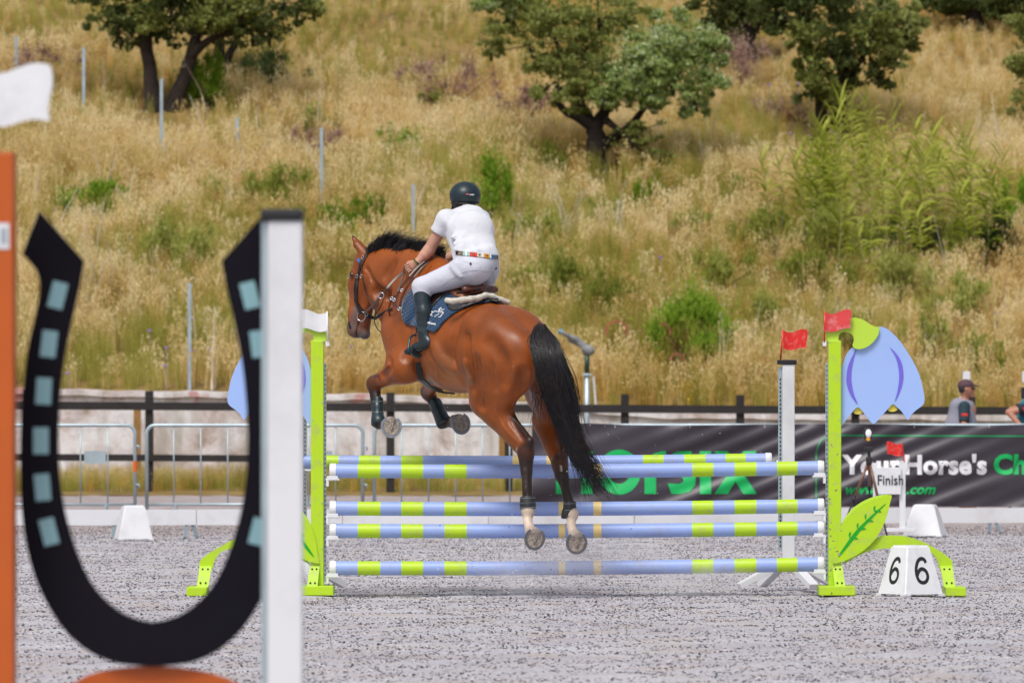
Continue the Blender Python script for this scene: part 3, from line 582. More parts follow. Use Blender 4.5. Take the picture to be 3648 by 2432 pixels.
# ---- giant reeds
mreed = veg('reed_leaf', [(.45, (.19, .25, .018)), (.65, (.33, .39, .035)), (.95, (.52, .55, .11))], trans=.4, oi_w=0.2, ri_w=0.35)
mreedd = veg('reed_cane', [(.45, (.30, .27, .09)), (.9, (.48, .43, .20))])
rg = random.Random(5)
def reed_mesh(seed, h):
    r = random.Random(seed); mb = MB(); lx, ly = r.uniform(-.18, .18), r.uniform(-.1, .1)
    top = Vector((lx, ly, h)); pt = lambda q: Vector((lx * q * q, ly * q * q, h * q)); mb.tube([pt(q) for q in (0, .35, .7, 1)], [.014, .012, .008, .003], 5); me1 = mesh_from('cane', mb.v, mb.f)
    lv = MB(); n = int(h * 19)
    for i in range(n):
        q = .22 + .78 * i / n; c = pt(q); a = (i % 2) * math.pi + r.uniform(-.9, .9); L = (.36 if q < .85 else .26) * r.uniform(.7, 1.15); w_ = .031 * r.uniform(.7, 1.2); d = Vector((math.cos(a), math.sin(a) * .8, 0)); rise = r.uniform(.9, 2.0) if q < .85 else r.uniform(2.0, 3.4)
        side = Vector((-d.y, d.x, .5)).normalized(); b = []
        for k in range(5):
            u = k / 4; p = c + d * L * u + Vector((0, 0, L * (rise * u - 1.15 * u * u) * .75)); ww = w_ * (1 - u) ** .7 * (1 if u > 0 else .6); b += [p - side * ww, p + side * ww]
        lv.add(b, [(2 * k, 2 * k + 1, 2 * k + 3, 2 * k + 2) for k in range(4)])
    return me1, mesh_from('leaves', lv.v, lv.f)
protos = [reed_mesh(200 + i, h) for i, h in enumerate((1.1, 1.4, 1.7, 2.0, 2.3, 2.6))]
for m1_, m2_ in protos: m1_.materials.append(mreedd); m2_.materials.append(mreed)
reeds = []
for (x0, x1, y0, y1, n, hi) in ((2730, 2960, 760, 900, 17, 4), (2900, 3180, 780, 930, 18, 5), (3040, 3120, 700, 780, 5, 5), (3140, 3330, 800, 960, 18, 4), (3380, 3648, 780, 980, 16, 4), (3250, 3420, 700, 900, 10, 3), (2950, 3300, 950, 1060, 12, 3)):
    for i in range(n): reeds.append((rg.uniform(x0, x1), rg.uniform(y0, y1), rg.randrange(max(0, hi - 3), hi)))
reeds = [r_ for i_, r_ in enumerate(reeds) if i_ % 4]
HW = ['very short', 'short', 'medium', 'tall', 'very tall', 'tallest']
def rlabel(sx, sy, k):
    w_ = 'at the left end of the reed bed' if sx < 2850 else 'left of the reed bed middle' if sx < 2960 else 'in the middle of the reed bed' if sx < 3070 else 'right of the reed bed middle' if sx < 3200 else 'at the right end of the reed bed' if sx < 3340 else 'past the right of the reed bed' if sx < 3500 else 'at the right edge of the slope'
    return '%s lime green reed %s%s' % (HW[k], w_, ', standing low' if sy > 860 else ', standing high' if sy < 790 else '')
for sx, sy, k in reeds:
    p = on_hill(sx, sy); o = empty('giant_reed', p, rg.uniform(-.4, .4), rlabel(sx, sy, k), 'reed', 'lime green reeds on the right slope')
    s_ = rg.uniform(.85, 1.15); o.scale = (s_, s_, s_)
    for me, nm in zip(protos[k], ('cane', 'leaves')):
        c = bpy.data.objects.new(nm, me); COL.objects.link(c); c.parent = o

# tiny purple and yellow wild flowers low on the slope
mpur = mat('purple_petal', (.42, .28, .62), rough=.6); myel = mat('yellow_petal', (.70, .48, .03), rough=.6)
fl_ = MB()
for (sx, sy) in [(250, 1330), (595, 1303), (690, 1250), (600, 1240), (540, 1180), (750, 1245), (690, 1140), (1255, 1236), (2735, 310), (2840, 305), (2812, 480), (2902, 540), (930, 1340), (2350, 920), (3540, 1120)]:
    c = on_hill(sx, sy + 60); s = c.y / F; c = Vector(((sx - 1824) * s, c.y - .6, CAMZ - (sy - 1459.5) * s))
    for k in range(7):
        a = k * .9; fl_.box(c + Vector((math.cos(a) * .018, math.sin(a) * .018, .008 * (k % 3))), (.03, .03, .02), Matrix.Rotation(a, 3, 'Z'), 0)
    fl_.tube([c, c + Vector((.02, .05, -.45))], .004, 4)
tag(fl_.build('purple_wildflowers', mpur), kind='stuff')
fl_ = MB(); rg = random.Random(8)
for i in range(26):
    sx, sy = 2440 + rg.gauss(0, 26), 1375 + rg.gauss(0, 18); c = on_hill(sx, sy + 20); s = c.y / F; c = Vector(((sx - 1824) * s, c.y - .4, CAMZ - (sy - 1459.5) * s)); fl_.box(c, (.03, .03, .025), Matrix.Rotation(rg.uniform(0, 3), 3, 'Z'), 0); fl_.tube([c, c + Vector((0, .03, -.3))], .004, 4)
tag(fl_.build('yellow_wildflowers', myel), kind='stuff')
# ------------------------------------------------------------------ things along the far side of the arena
def PD(sx, sy, D): return Vector(((sx - 1824) / F * D, D, CAMZ - (sy - 1459.5) / F * D))
mblackw = mat('black_timber', (.018, .015, .015), rough=.75, var=.35, vscale=6, bump=.3, bscale=30)
fr = empty('timber_fence', (0, 98.5, 0), 0, 'black timber post and rail fence in front of the retaining wall', 'fence')
FD = 98.5
posts = [-14, 532 - 859, 532 - 430, 532, 962, 1391, 1812, 2226, 2637, 3047, 3460, 3872]
for sx in posts:
    if sx < -400: continue
    x = (sx - 1824) / F * FD; zt = np.interp(sx, [0, 3648], [1.61, 1.50]); mb = MB(); mb.box((x, FD, zt / 2), (.125, .10, zt), None, .008); mb.build('post', mblackw, fr)
for (yl, yr, th) in ((1443, 1464, .125), (1627, 1648, .105)):
    pc = sorted(p for p in posts if p > -400)
    for a, b in zip(pc[:-1], pc[1:]):
        za = PD(a, np.interp(a, [0, 3648], [yl, yr]), FD).z; zb = PD(b, np.interp(b, [0, 3648], [yl, yr]), FD).z
        mb = MB(); mb.bar(((a - 1824) / F * FD, FD - .075, za), ((b - 1824) / F * FD, FD - .075, zb + random.uniform(-.006, .006)), .045, th, up=(0, 1, 0), bev=.004)
        # bar() puts wd across x: orient so the board's face looks at the arena
        mb2 = MB(); vs = []
        pa = Vector(((a - 1824) / F * FD + .002, FD - .075, za)); pb = Vector(((b - 1824) / F * FD - .002, FD - .075, zb))
        for p in (pa, pb):
            for dy, dz in ((-.022, -th / 2), (.022, -th / 2), (.022, th / 2), (-.022, th / 2)): vs.append(p + Vector((0, dy, dz)))
        mb2.add(vs, [(0, 1, 2, 3), (7, 6, 5, 4), (0, 4, 5, 1), (1, 5, 6, 2), (2, 6, 7, 3), (3, 7, 4, 0)]); mb2.build('rail', mblackw, fr)
moc = mat('ochre_timber', (.32, .17, .045), rough=.8, var=.2, vscale=8)
for sx, lb in ((489, 'ochre timber prop leaning behind the left black fence post'), (1790, 'ochre timber prop behind the fence near the left end of the banner')):
    p = PD(sx, 1750, 100.3); mb = MB(); mb.box((p.x, 100.3, .68), (.11, .09, 1.36), None, .006); o = mb.build('timber_prop', moc); tag(o, lb, 'post', 'ochre timber props behind the black fence')

# galvanised stakes on the slope
mgal = mat('galvanised_steel', (.42, .51, .56), rough=.45, metal=.5, var=.15, vscale=4)
for sx, yt, yb, lb in ((58, 130, 290, 'thin steel stake above the white flag, leftmost of the row'), (298, 170, 420, 'thin steel stake second from the left on the upper slope'), (575, 280, 600, 'thin steel stake in front of the forked left tree trunks'), (845, 420, 600, 'short steel stake right of the left trees'),
                   (1145, 455, 760, 'tall steel stake on the slope above the white post cap'), (1472, 657, 880, 'steel stake between the horse mane and the rider'), (675, 1008, 1384, 'steel stake standing on the wall, seen inside the horseshoe'), (1840, 1046, 1120, 'short steel stake just behind the saddle'), (1030, 1050, 1100, '')):
    if not lb: continue
    b_ = on_hill(sx, yb) if yb < 1375 else Vector(((sx - 1824) / F * 102.4, 102.4, 1.5)); D = b_.y; zt = CAMZ - (yt - 1459.5) / F * D
    mb = MB(); w_ = .058; mb.box((b_.x, D, (b_.z + zt) / 2 - .1), (w_, .008, zt - b_.z + .2), None, 0); mb.box((b_.x, D + .025, (b_.z + zt) / 2 - .1), (.008, .05, zt - b_.z + .2), None, 0)
    o = mb.build('steel_stake', mgal); tag(o, lb, 'stake', 'steel fence stakes on the slope')

# crowd-control barriers
def barrier(x0, x1, D, label, plate=None, zt=1.115):
    root = empty('crowd_barrier', ((x0 + x1) / 2, D, 0), 0, label, 'barrier', 'galvanised crowd barriers along the arena edge')
    r = .10; zb = .16; mb = MB(); pts = [(x0, D, .05), (x0, D, zt - r)] + [(x0 + r - r * math.cos(a), D, zt - r + r * math.sin(a)) for a in np.linspace(.2, 1.57, 6)] + [(x1 - r + r * math.sin(a), D, zt - r + r * math.cos(a)) for a in np.linspace(0, 1.4, 6)] + [(x1, D, zt - r), (x1, D, .05)]
    mb.tube(pts, .0215, 8); mb.build('frame', mgal, root, smooth=True)
    mb = MB(); mb.tube([(x0, D, zb), (x1, D, zb)], .017, 8); mb.build('lower_rail', mgal, root, smooth=True)
    n = int(round((x1 - x0) / .345)); 
    for i in range(1, n):
        x = x0 + (x1 - x0) * i / n; mb = MB(); mb.tube([(x, D, zb), (x, D, zt)], .009, 6); mb.build('bar', mgal, root, smooth=True)
    for x in (x0 + .35, x1 - .35):
        mb = MB(); mb.tube([(x, D - .32, .01), (x, D - .28, .05), (x, D, .15), (x, D + .28, .05), (x, D + .32, .01)], .015, 6); mb.build('foot', mgal, root, smooth=True)
    for z in (zt - .25, .40):
        mb = MB(); mb.tube([(x1, D, z), (x1 + .05, D - .01, z), (x1 + .05, D - .01, z - .05)], .012, 6); mb.build('hook', mgal, root, smooth=True)
    if plate:
        a, b = plate; mb = MB(); mb.box((a + b >= 0 and (x0 + (a + b) / 2) or (x0 + (a + b) / 2), D - .002, zt - .385), (b - a, .006, .15), None, 0); mb.build('plate', mgal, root)
    return root
BD = 77.0; sB = BD / F
def bx_(s): return (s - 1824) * sB
barrier(bx_(-296), bx_(481), BD, 'galvanised crowd barrier left of the orange tag, behind the horseshoe', (2.02, 2.28)); 
mb = MB(); mb.tube([(bx_(481), BD, PD(0, 1642, BD).z), (bx_(481), BD, PD(0, 1679, BD).z)], .0235, 10); o = mb.build('reflective_tag', mat('orange_tag', (.75, .13, .01), rough=.5)); tag(o, 'small orange tag wrapped on the barrier upright behind the horseshoe', 'tag')
barrier(bx_(523), bx_(1292), BD, 'galvanised crowd barrier framed inside the giant horseshoe', (1.98, 2.24)); barrier(bx_(1334), bx_(2105), BD, 'galvanised crowd barrier under the front hooves of the horse'); 
for i, s0 in enumerate((2146, 2930)): barrier(bx_(s0), bx_(s0 + 772), BD, 'galvanised crowd barrier hidden behind the %s of the dark banner' % ('left half', 'right half')[i])

# banner: sagging dark vinyl with printed lettering
bn = empty('banner', (3.5, 76.8, 0), 0, 'long dark grey advertising banner with green and white lettering tied over the barriers', 'banner')
def fold(x, z):
    u = x * .9; v = z * 1.0
    m_ = .5 + .5 * np.sin(u * 1.1 + 1.0)
    return (.022 * np.sin(17 * v - 6.5 * u + 1.5 * np.sin(1.3 * u)) * np.clip(1.15 - z, 0, 1) * m_ + .017 * np.sin(29 * v - 12 * u + 2 * np.sin(.9 * u)) * (1.1 - m_) + .014 * np.sin(8 * u + 5 * v + np.sin(3 * u)) * np.clip(z - .5, 0, 1) + .5 * (.055 * np.sin(4.2 * (u * .50 - v * 1.5) + 1.2 * np.sin(u * .8)) * np.clip(1.15 - z, 0, 1) + .030 * np.sin(8.1 * (u * .42 - v * 1.1) + 1.3 + np.sin(u * 1.7)) + .010 * np.sin(19 * (u * .25 + v * .55) + np.sin(u * 3)) * np.clip(z, 0, 1) + .012 * np.sin(u * 5.3) * np.clip(z - .7, 0, 1) * 2))
BX0, BX1, BZ0, BZ1, BY = (1895 - 1824) / F * 76.8, (4300 - 1824) / F * 76.8, .135, 1.125, 76.8
mban = mat('banner_vinyl', (.042, .035, .050), rough=.42, var=.12, vscale=2, spec=.5)
xs = np.arange(BX0, BX1, .035); zs = np.linspace(BZ0, BZ1, 34); X, Z = np.meshgrid(xs, zs, indexing='ij')
Y = BY - .05 + fold(X, Z); Zs = Z + np.where(Z > 1.1, .006 * np.sin(X * 3), 0) + .012 * np.sin(X * 2.1) * (Z > 1.12)
i, j = np.meshgrid(np.arange(len(xs) - 1), np.arange(len(zs) - 1), indexing='ij'); n = len(zs); a = (i * n + j).ravel(); V = np.stack([X, Y, Zs], -1).reshape(-1, 3)
V2 = V + np.array([0, .004, 0]); Q = np.stack([a, a + n, a + n + 1, a + 1], -1)
link('vinyl', np_mesh('vinyl', np.concatenate([V, V2]), np.concatenate([Q, Q[:, ::-1] + len(V)])), mban, bn, smooth=True)
mprg = mat('print_green', (.0, .44, .11), rough=.5); mprw = mat('print_white', (.80, .81, .86), rough=.5); mprg2 = mat('print_green_dark', (.01, .28, .10), rough=.5); mblk = mat('print_black', (.015, .015, .018), rough=.5)
def ban_print(name, polys, m):
    """flat print laid on the folded vinyl: polygons in photo pixels, cut into small cells that follow the folds"""
    from mathutils.geometry import delaunay_2d_cdt
    vs = []; fs = []
    for poly in polys:
        pts = [((x - 1824) / F * BY, CAMZ - (y - 1459.5) / F * BY) for x, y in poly]; px = [p[0] for p in pts]; pz = [p[1] for p in pts]; st = .035
        dense = []
        for k in range(len(pts)):
            p0, p1 = pts[k], pts[(k + 1) % len(pts)]; m_ = max(1, int(math.hypot(p1[0] - p0[0], p1[1] - p0[1]) / st)); dense += [(p0[0] + (p1[0] - p0[0]) * q / m_, p0[1] + (p1[1] - p0[1]) * q / m_) for q in range(m_)]
        inn = []
        for x in np.arange(min(px), max(px), st):
            for z in np.arange(min(pz), max(pz), st):
                c = False; jj = len(dense) - 1; near = False
                for ii in range(len(dense)):
                    if (dense[ii][1] > z) != (dense[jj][1] > z) and x < (dense[jj][0] - dense[ii][0]) * (z - dense[ii][1]) / (dense[jj][1] - dense[ii][1]) + dense[ii][0]: c = not c
                    if abs(dense[ii][0] - x) < st * .4 and abs(dense[ii][1] - z) < st * .4: near = True
                    jj = ii
                if c and not near: inn.append((x, z))
        r = delaunay_2d_cdt([Vector(p) for p in dense + inn], [], [list(range(len(dense)))], 1, 1e-5)
        b0 = len(vs)
        for v in r[0]: vs.append((v.x, BY - .056 + float(fold(np.array(v.x), np.array(v.y))), v.y))
        fs += [tuple(b0 + q for q in f) for f in r[2]]
    return link(name, mesh_from(name, vs, fs), m, bn, smooth=True)
def g6(x, y): return (1800 + x / 1.96, 1400 + y / 1.96)
def arcp(cx, cy, r0x, r0y, r1x, r1y, a0, a1, n=26):
    o_ = [(cx + r1x * math.cos(math.radians(a)), cy - r1y * math.sin(math.radians(a))) for a in np.linspace(a0, a1, n)]; i_ = [(cx + r0x * math.cos(math.radians(a)), cy - r0y * math.sin(math.radians(a))) for a in np.linspace(a1, a0, n)]
    return [g6(*p) for p in o_ + i_]
T0, B0 = 404, 702
ban_print('lettering', [
    [g6(*p) for p in [(355, T0), (435, T0), (435, 515), (532, 515), (532, T0), (612, T0), (612, B0), (532, B0), (532, 590), (435, 590), (435, B0), (355, B0)]]], mprg)
ban_print('lettering', [arcp(795, 550, 75, 82, 150, 157, 0, 180), arcp(795, 550, 75, 82, 150, 157, 180, 360)], mprg)
ban_print('lettering', [[g6(*p) for p in [(972, B0), (972, 545), (990, 470), (1035, 420), (1100, T0), (1120, T0), (1120, 472), (1085, 485), (1060, 515), (1052, 560), (1052, B0)]]], mprg)
ban_print('lettering', [[g6(*p) for p in [(1222, T0), (1300, T0), (1300, 470), (1235, 472), (1222, 490), (1240, 510), (1300, 530), (1330, 580), (1325, 640), (1290, 685), (1230, B0), (1160, B0), (1134, 628), (1210, 632), (1240, 620), (1245, 600), (1225, 580), (1170, 560), (1140, 515), (1145, 450), (1175, 415)]]], mprg)
ban_print('lettering', [[g6(*p) for p in [(1358, T0), (1436, T0), (1436, B0), (1358, B0)]]], mprg)
ban_print('lettering', [[g6(*p) for p in [(1458, T0), (1552, T0), (1606, 488), (1662, T0), (1755, T0), (1655, 552), (1755, B0), (1660, B0), (1606, 615), (1552, B0), (1458, B0), (1560, 552)]]], mprg)
# thin green border line
bl = [(2907, 1800), (2907, 1640), (2910, 1600), (2925, 1568), (2955, 1553), (3000, 1550), (3400, 1552), (4290, 1556)]
pp = cr(bl[:6], 4) + [np.array(p, float) for p in bl[6:]]
quads = []
for p, q in zip(pp[:-1], pp[1:]):
    d = np.array(q) - np.array(p); L_ = np.hypot(*d) + 1e-6; nrm_ = np.array([-d[1], d[0]]) / L_ * 2.6
    m_ = max(1, int(L_ / 40))
    for k in range(m_):
        a_ = np.array(p) + d * k / m_; b_ = np.array(p) + d * (k + 1) / m_; quads.append([tuple(a_ - nrm_), tuple(b_ - nrm_), tuple(b_ + nrm_), tuple(a_ + nrm_)])
ban_print('border_line', quads, mprg2)
def text_obj(body, name, m, parent, size, loc, bold=.0, shear=0.0, sx=1.0, cloth=True, depth=.0008, rx=math.radians(90), rz=0.0, rot=None):
    cu = bpy.data.curves.new(name, 'FONT'); cu.body = body; cu.size = size; cu.offset = bold; cu.shear = shear; cu.extrude = depth if not cloth else 0; cu.resolution_u = 3; cu.space_character = 1.03
    o = bpy.data.objects.new(name, cu); COL.objects.link(o); dg = bpy.context.evaluated_depsgraph_get(); me = bpy.data.meshes.new_from_object(o.evaluated_get(dg)); bpy.data.objects.remove(o); bpy.data.curves.remove(cu)
    if cloth:
        bm = bmesh.new(); bm.from_mesh(me); bmesh.ops.triangulate(bm, faces=bm.faces); [bmesh.ops.subdivide_edges(bm, edges=[e for e in bm.edges if e.calc_length() > .04], cuts=1) for _ in range(3)]
        for v in bm.verts:
            x = loc[0] + v.co.x * sx; z = loc[1] + v.co.y; v.co = Vector((x, BY - .059 + float(fold(np.array(x), np.array(z))), z))
        bm.to_mesh(me); bm.free(); me.materials.clear(); return link(name, me, m, parent)
    R = rot if rot is not None else Matrix.Rotation(rz, 4, 'Z') @ Matrix.Rotation(rx, 4, 'X')
    me.transform(Matrix.Translation(Vector(loc)) @ R @ Matrix.Diagonal((sx, 1, 1, 1))); me.materials.clear(); return link(name, me, m, parent)
def bz(y): return CAMZ - (y - 1459.5) / F * BY
def bxx(x): return (x - 1824) / F * BY
text_obj('Your', 'lettering', mprw, bn, .315, (bxx(3006), bz(1686)), bold=.0125, sx=1.02)
text_obj("Horse's", 'lettering', mprw, bn, .315, (bxx(3219), bz(1686)), bold=.0125, sx=.99)
text_obj('Ch', 'lettering', mprg, bn, .325, (bxx(3538), bz(1686)), bold=.013, sx=1.02)
text_obj('www.', 'lettering', mprg, bn, .165, (bxx(3006), bz(1758)), bold=.0045, shear=.3)
text_obj('.com', 'lettering', mprg, bn, .165, (bxx(3226), bz(1758)), bold=.0045, shear=.3, sx=1.05)
for x in np.arange(BX0 + .1, BX1, .9):
    mb = MB(); mb.tube([(x, BY - .06 + float(fold(np.array(x), np.array(1.09))), 1.09), (x, BY + .0, 1.14), (x, BY + .2, 1.10)], .004, 4); mb.build('tie', mprw, bn)

# low white rail of the dressage arena, on small steel feet
mwp = mat('white_plastic', (.72, .73, .76), rough=.45, dirt=(.45, .42, .42), dscale=1.6, damt=.5)
mft = mat('dark_steel', (.10, .14, .17), rough=.5, metal=.3)
def RY(s): return np.interp(s, [0, 1824, 3648], [64.6, 65.6, 67.6])
rail_edges = [-320, 180, 700, 1220, 1740, 2260, 2780, 3300, 3820]
for k, (a, b) in enumerate(zip(rail_edges[:-1], rail_edges[1:])):
    Da, Db = RY(a), RY(b); yt = np.interp([a, b], [0, 3648], [1815, 1808]); yb_ = np.interp([a, b], [0, 3648], [1871, 1861]); pa, pb = PD(a + 2, yt[0], Da), PD(b - 2, yt[1], Db); qa, qb = PD(a + 2, yb_[0], Da), PD(b - 2, yb_[1], Db)
    vs = [pa, pb, qb, qa]; vs += [v + Vector((0, .035, 0)) for v in vs]
    root = empty('low_rail', ((pa.x + pb.x) / 2, (Da + Db) / 2, 0), 0, ['low white arena rail at the far left behind the orange upright', 'low white arena rail behind the left white cone and horseshoe', 'low white arena rail right of the left white cone, inside the horseshoe', 'low white arena rail behind the left end of the coloured poles', 'low white arena rail behind the hind legs of the horse', 'low white arena rail behind the middle of the coloured poles', 'low white arena rail behind the tall white jump post', 'low white arena rail behind the finish sign and right white cone', 'low white arena rail at the far right'][k], 'rail', 'low white rails around the arena')
    mb = MB(); mb.add(vs, [(0, 1, 2, 3), (7, 6, 5, 4), (0, 4, 5, 1), (1, 5, 6, 2), (2, 6, 7, 3), (3, 7, 4, 0)]); mb.build('board', mwp, root)
    for q in (.46, .96):
        c = qa.lerp(qb, q); mb = MB(); mb.bar((c.x - .03, c.y + .06, c.z + .08), (c.x - .05, c.y - .06, 0), .035, .02); mb.bar((c.x + .0, c.y + .06, c.z + .08), (c.x + .07, c.y - .02, 0), .035, .02); mb.build('foot', mft, root)

# white cones
def cone(px, W0, W1, H, rz, label, group, m=None):
    root = empty('arena_cone', (px.x, px.y, 0), 0, label, 'cone', group)
    vs = []; N_ = 4
    def ring_(w_, z, th=0): return [Vector((px.x, px.y, z)) + Matrix.Rotation(rz + math.pi / 4 + k * math.pi / 2, 3, 'Z') @ Vector((w_ / math.sqrt(2), 0, 0)) for k in range(4)]
    bm = bmesh.new(); a = [bm.verts.new(v) for v in ring_(W1, .012)]; b = [bm.verts.new(v) for v in ring_(W0, H)]
    for k in range(4): bm.faces.new((a[k], a[(k + 1) % 4], b[(k + 1) % 4], b[k]))
    bm.faces.new(b); bm.faces.new(a[::-1]); bmesh.ops.bevel(bm, geom=[e for e in bm.edges if abs(e.verts[0].co.z - e.verts[1].co.z) > .05 or e.verts[0].co.z > H - .01], offset=.012, segments=3, affect='EDGES')
    me = bpy.data.meshes.new('shell'); bm.to_mesh(me); bm.free(); o = link('shell', me, m or mwp, root); shade_auto(o, 30)
    for k in range(4):       # small feet at the corners
        v = Vector((px.x, px.y, 0)) + Matrix.Rotation(rz + math.pi / 4 + k * math.pi / 2, 3, 'Z') @ Vector((W1 / math.sqrt(2) * .88, 0, .008)); mb = MB(); mb.box(v, (W1 * .16, W1 * .16, .016), Matrix.Rotation(rz, 3, 'Z'), 0); mb.build('foot', m or mwp, root)
    return root
c1 = PD(475, 1922, 63.9); cone(c1, .20, .345, .345, math.radians(12), 'plain white cone behind the giant horseshoe, beside the low rail', 'plain white arena cones')
c2 = PD(3296, 1903, 65.6); cone(c2, .21, .40, .33, math.radians(-14), 'plain white cone right of the finish sign', 'plain white arena cones')

# finish marker, its red flag, and the tripod with a timing eye
fi = empty('finish_marker', tuple(PD(3170, 1880, 65.0)), 0, 'small white finish sign between two posts in front of the banner', 'sign'); fi.location.z = 0
def boxpx(x0, y0, x1, y1, D, th, m, name, par, bev=.004):
    a = PD(x0, y0, D); b = PD(x1, y1, D); mb = MB(); mb.box(((a.x + b.x) / 2, D + th / 2, (a.z + b.z) / 2), (abs(b.x - a.x), th, abs(a.z - b.z)), None, bev); return mb.build(name, m, par)
boxpx(3117, 1664, 3210, 1760, 65.0, .03, mwp, 'sign_board', fi); boxpx(3111, 1648, 3124, 1890, 65.035, .06, mwp, 'post', fi); boxpx(3205, 1640, 3226, 1892, 65.035, .06, mwp, 'post', fi)
boxpx(3125, 1760, 3146, 1810, 65.04, .03, mwp, 'bracket', fi); boxpx(3155, 1880, 3262, 1893, 65.0, .20, mwp, 'base', fi)
text_obj('Finish', 'lettering', mblk, fi, .145, (PD(3124, 1727, 64.99).x, 64.994, PD(0, 1726, 65).z), bold=.0012, cloth=False, sx=.80)
mred = mat('red_plastic_flag', (.70, .018, .012), rough=.42, dirt=(.75, .35, .33), dscale=30, damt=.5); mredl = mat('faded_red_flag', (.66, .055, .055), rough=.5, dirt=(.75, .45, .45), dscale=14, damt=.7)
def wavy_flag(name, c0, w_, h_, m, parent, flip=1, amp=.012, th=.006, slant=0.0):
    """flag sheet starting at its top pole-side corner c0, with wavy edges, real thickness"""
    n = 14; k_ = 6; vs = []; fs = []
    for side in (0, 1):
        for i in range(n + 1):
            u = i / n
            for j in range(k_ + 1):
                v = j / k_; x = c0[0] + flip * (w_ * u + .03 * w_ * math.sin(v * 6) * u); z = c0[2] - h_ * v - h_ * .13 * math.sin(u * 5.2 + .2) * (1 - .2 * v) + slant * u
                vs.append((x, c0[1] + amp * math.sin(u * 5) + side * th, z))
    st = (n + 1) * (k_ + 1)
    for i in range(n):
        for j in range(k_):
            a = i * (k_ + 1) + j; fs.append((a, a + 1, a + k_ + 2, a + k_ + 1)); fs.append((st + a, st + a + k_ + 1, st + a + k_ + 2, st + a + 1))
    for i in range(n): a = i * (k_ + 1); fs.append((a, a + k_ + 1, st + a + k_ + 1, st + a)); a += k_; fs.append((a, st + a, st + a + k_ + 1, a + k_ + 1))
    for j in range(k_): fs.append((j, st + j, st + j + 1, j + 1)); a = n * (k_ + 1) + j; fs.append((a, a + 1, st + a + 1, st + a))
    me = mesh_from(name, vs, fs); o = link(name, me, m, parent); shade_auto(o, 45); return o
f0 = PD(3212, 1577, 65.0); rf = empty('red_flag', tuple(f0), 0, 'small red flag stuck on the finish marker post', 'flag', 'red flags')
wavy_flag('flag', (f0.x, f0.y, f0.z), .15, .125, mred, rf, flip=-1); mb = MB(); mb.tube([f0 + Vector((0, .003, 0)), PD(3222, 1645, 65.04)], .008, 6); mb.build('stick', mred, rf)
tp = empty('tripod', tuple(PD(3090, 1900, 63.0)), 0, 'brown and black tripod with a round timing eye in front of the banner', 'tripod'); tp.location.z = 0
mbz = mat('bronze_tube', (.17, .085, .060), rough=.4, metal=.4); TDD = 63.0; ap = PD(3096, 1640, TDD)
for (fx, fy, dd) in ((3018, 1838, -.1), (3098, 1775, .45), (3158, 1900, -.15)):
    b_ = PD(fx, fy, TDD + dd); 
    k1 = ap.lerp(b_, .7); mb = MB(); mb.tube([ap, k1], .014, 8); mb.build('leg', mbz, tp, smooth=True); mb = MB(); e_ = k1 + (b_ - k1).normalized() * ((k1.z - .01) / max(.05, (k1.z - b_.z)) * (b_ - k1).length); mb.tube([k1, e_], .009, 8); mb.tube([k1 + Vector((0, 0, .03)), k1 - Vector((0, 0, .03))], .02, 8); mb.build('lower_leg', mblk, tp, smooth=True)
mb = MB(); mb.tube([ap, PD(3096, 1590, TDD)], .016, 8); mb.box(PD(3094, 1600, TDD), (.085, .06, .05), None, .008); mb.tube([PD(3094, 1600, TDD), PD(3050, 1612, TDD - .1)], .008, 6); mb.box(ap, (.06, .06, .07), None, .01); mb.build('head', mblk, tp, smooth=False)
hc2 = PD(3092, 1545, TDD); mb = MB(); mb.box(hc2, (.085, .07, .125), None, .025); mb.build('timing_eye', mblk, tp, smooth=False)
bm = bmesh.new(); bmesh.ops.create_uvsphere(bm, u_segments=16, v_segments=10, radius=1); 
for v in bm.verts: v.co = Vector((v.co.x * .030, v.co.y * .014, v.co.z * .042)) + hc2 + Vector((.004, -.037, .004))
me = bpy.data.meshes.new('lens'); bm.to_mesh(me); bm.free(); link('lens', me, mat('lens_white', (.85, .88, .9), rough=.2), tp, smooth=True)  # lens in a plain near-white base colour
mb = MB(); mb.tube([PD(3093, 1563, TDD - .04), PD(3093, 1563, TDD)], .020, 10); mb.build('knob', mat('amber_knob', (.75, .35, .02), rough=.4), tp)

# irrigation sprinkler on the slope edge
sp = empty('sprinkler', tuple(PD(2091, 1440, 100.5)), 0, 'grey sprinkler gun on a green and steel post behind the horse tail', 'sprinkler'); sp.location.z = 0; SD_ = 100.5
mb = MB(); mb.tube([PD(2091, 1700, SD_), PD(2091, 1330, SD_)], .045, 8); mb.build('riser', mgal, sp, smooth=True); mb = MB(); mb.tube([PD(2091, 1335, SD_), PD(2091, 1262, SD_)], .04, 8); mb.build('green_pipe', mat('green_pipe_paint', (.015, .05, .03), rough=.4), sp, smooth=True)
mb = MB(); mb.box(PD(2091, 1335, SD_), (.16, .12, .03), None, .004); mb.build('flange', mgal, sp)
mb = MB(); mb.tube([PD(2068, 1340, SD_), PD(2072, 1440, SD_)], .018, 6); mb.build('brace', moc, sp); mb = MB(); mb.tube([PD(2115, 1340, SD_), PD(2122, 1440, SD_)], .018, 6); mb.build('brace', mwp, sp)
mgs = mat('grey_plastic', (.22, .23, .24), rough=.6, var=.3, vscale=12)
g_ = SDF()
g_.ec(PD(2100, 1248, SD_), PD(2085, 1242, SD_), .085, .07, k=.02); g_.ec(PD(2088, 1238, SD_), PD(2055, 1212, SD_), .055, .05, k=.02); g_.ec(PD(2055, 1212, SD_), PD(2008, 1188, SD_ - .1), .055, .030, k=.01); g_.ec(PD(2030, 1212, SD_), PD(2070, 1232, SD_), .035, .03, k=.02); g_.ec(PD(2088, 1240, SD_), PD(2080, 1262, SD_), .035, .02, k=.02)
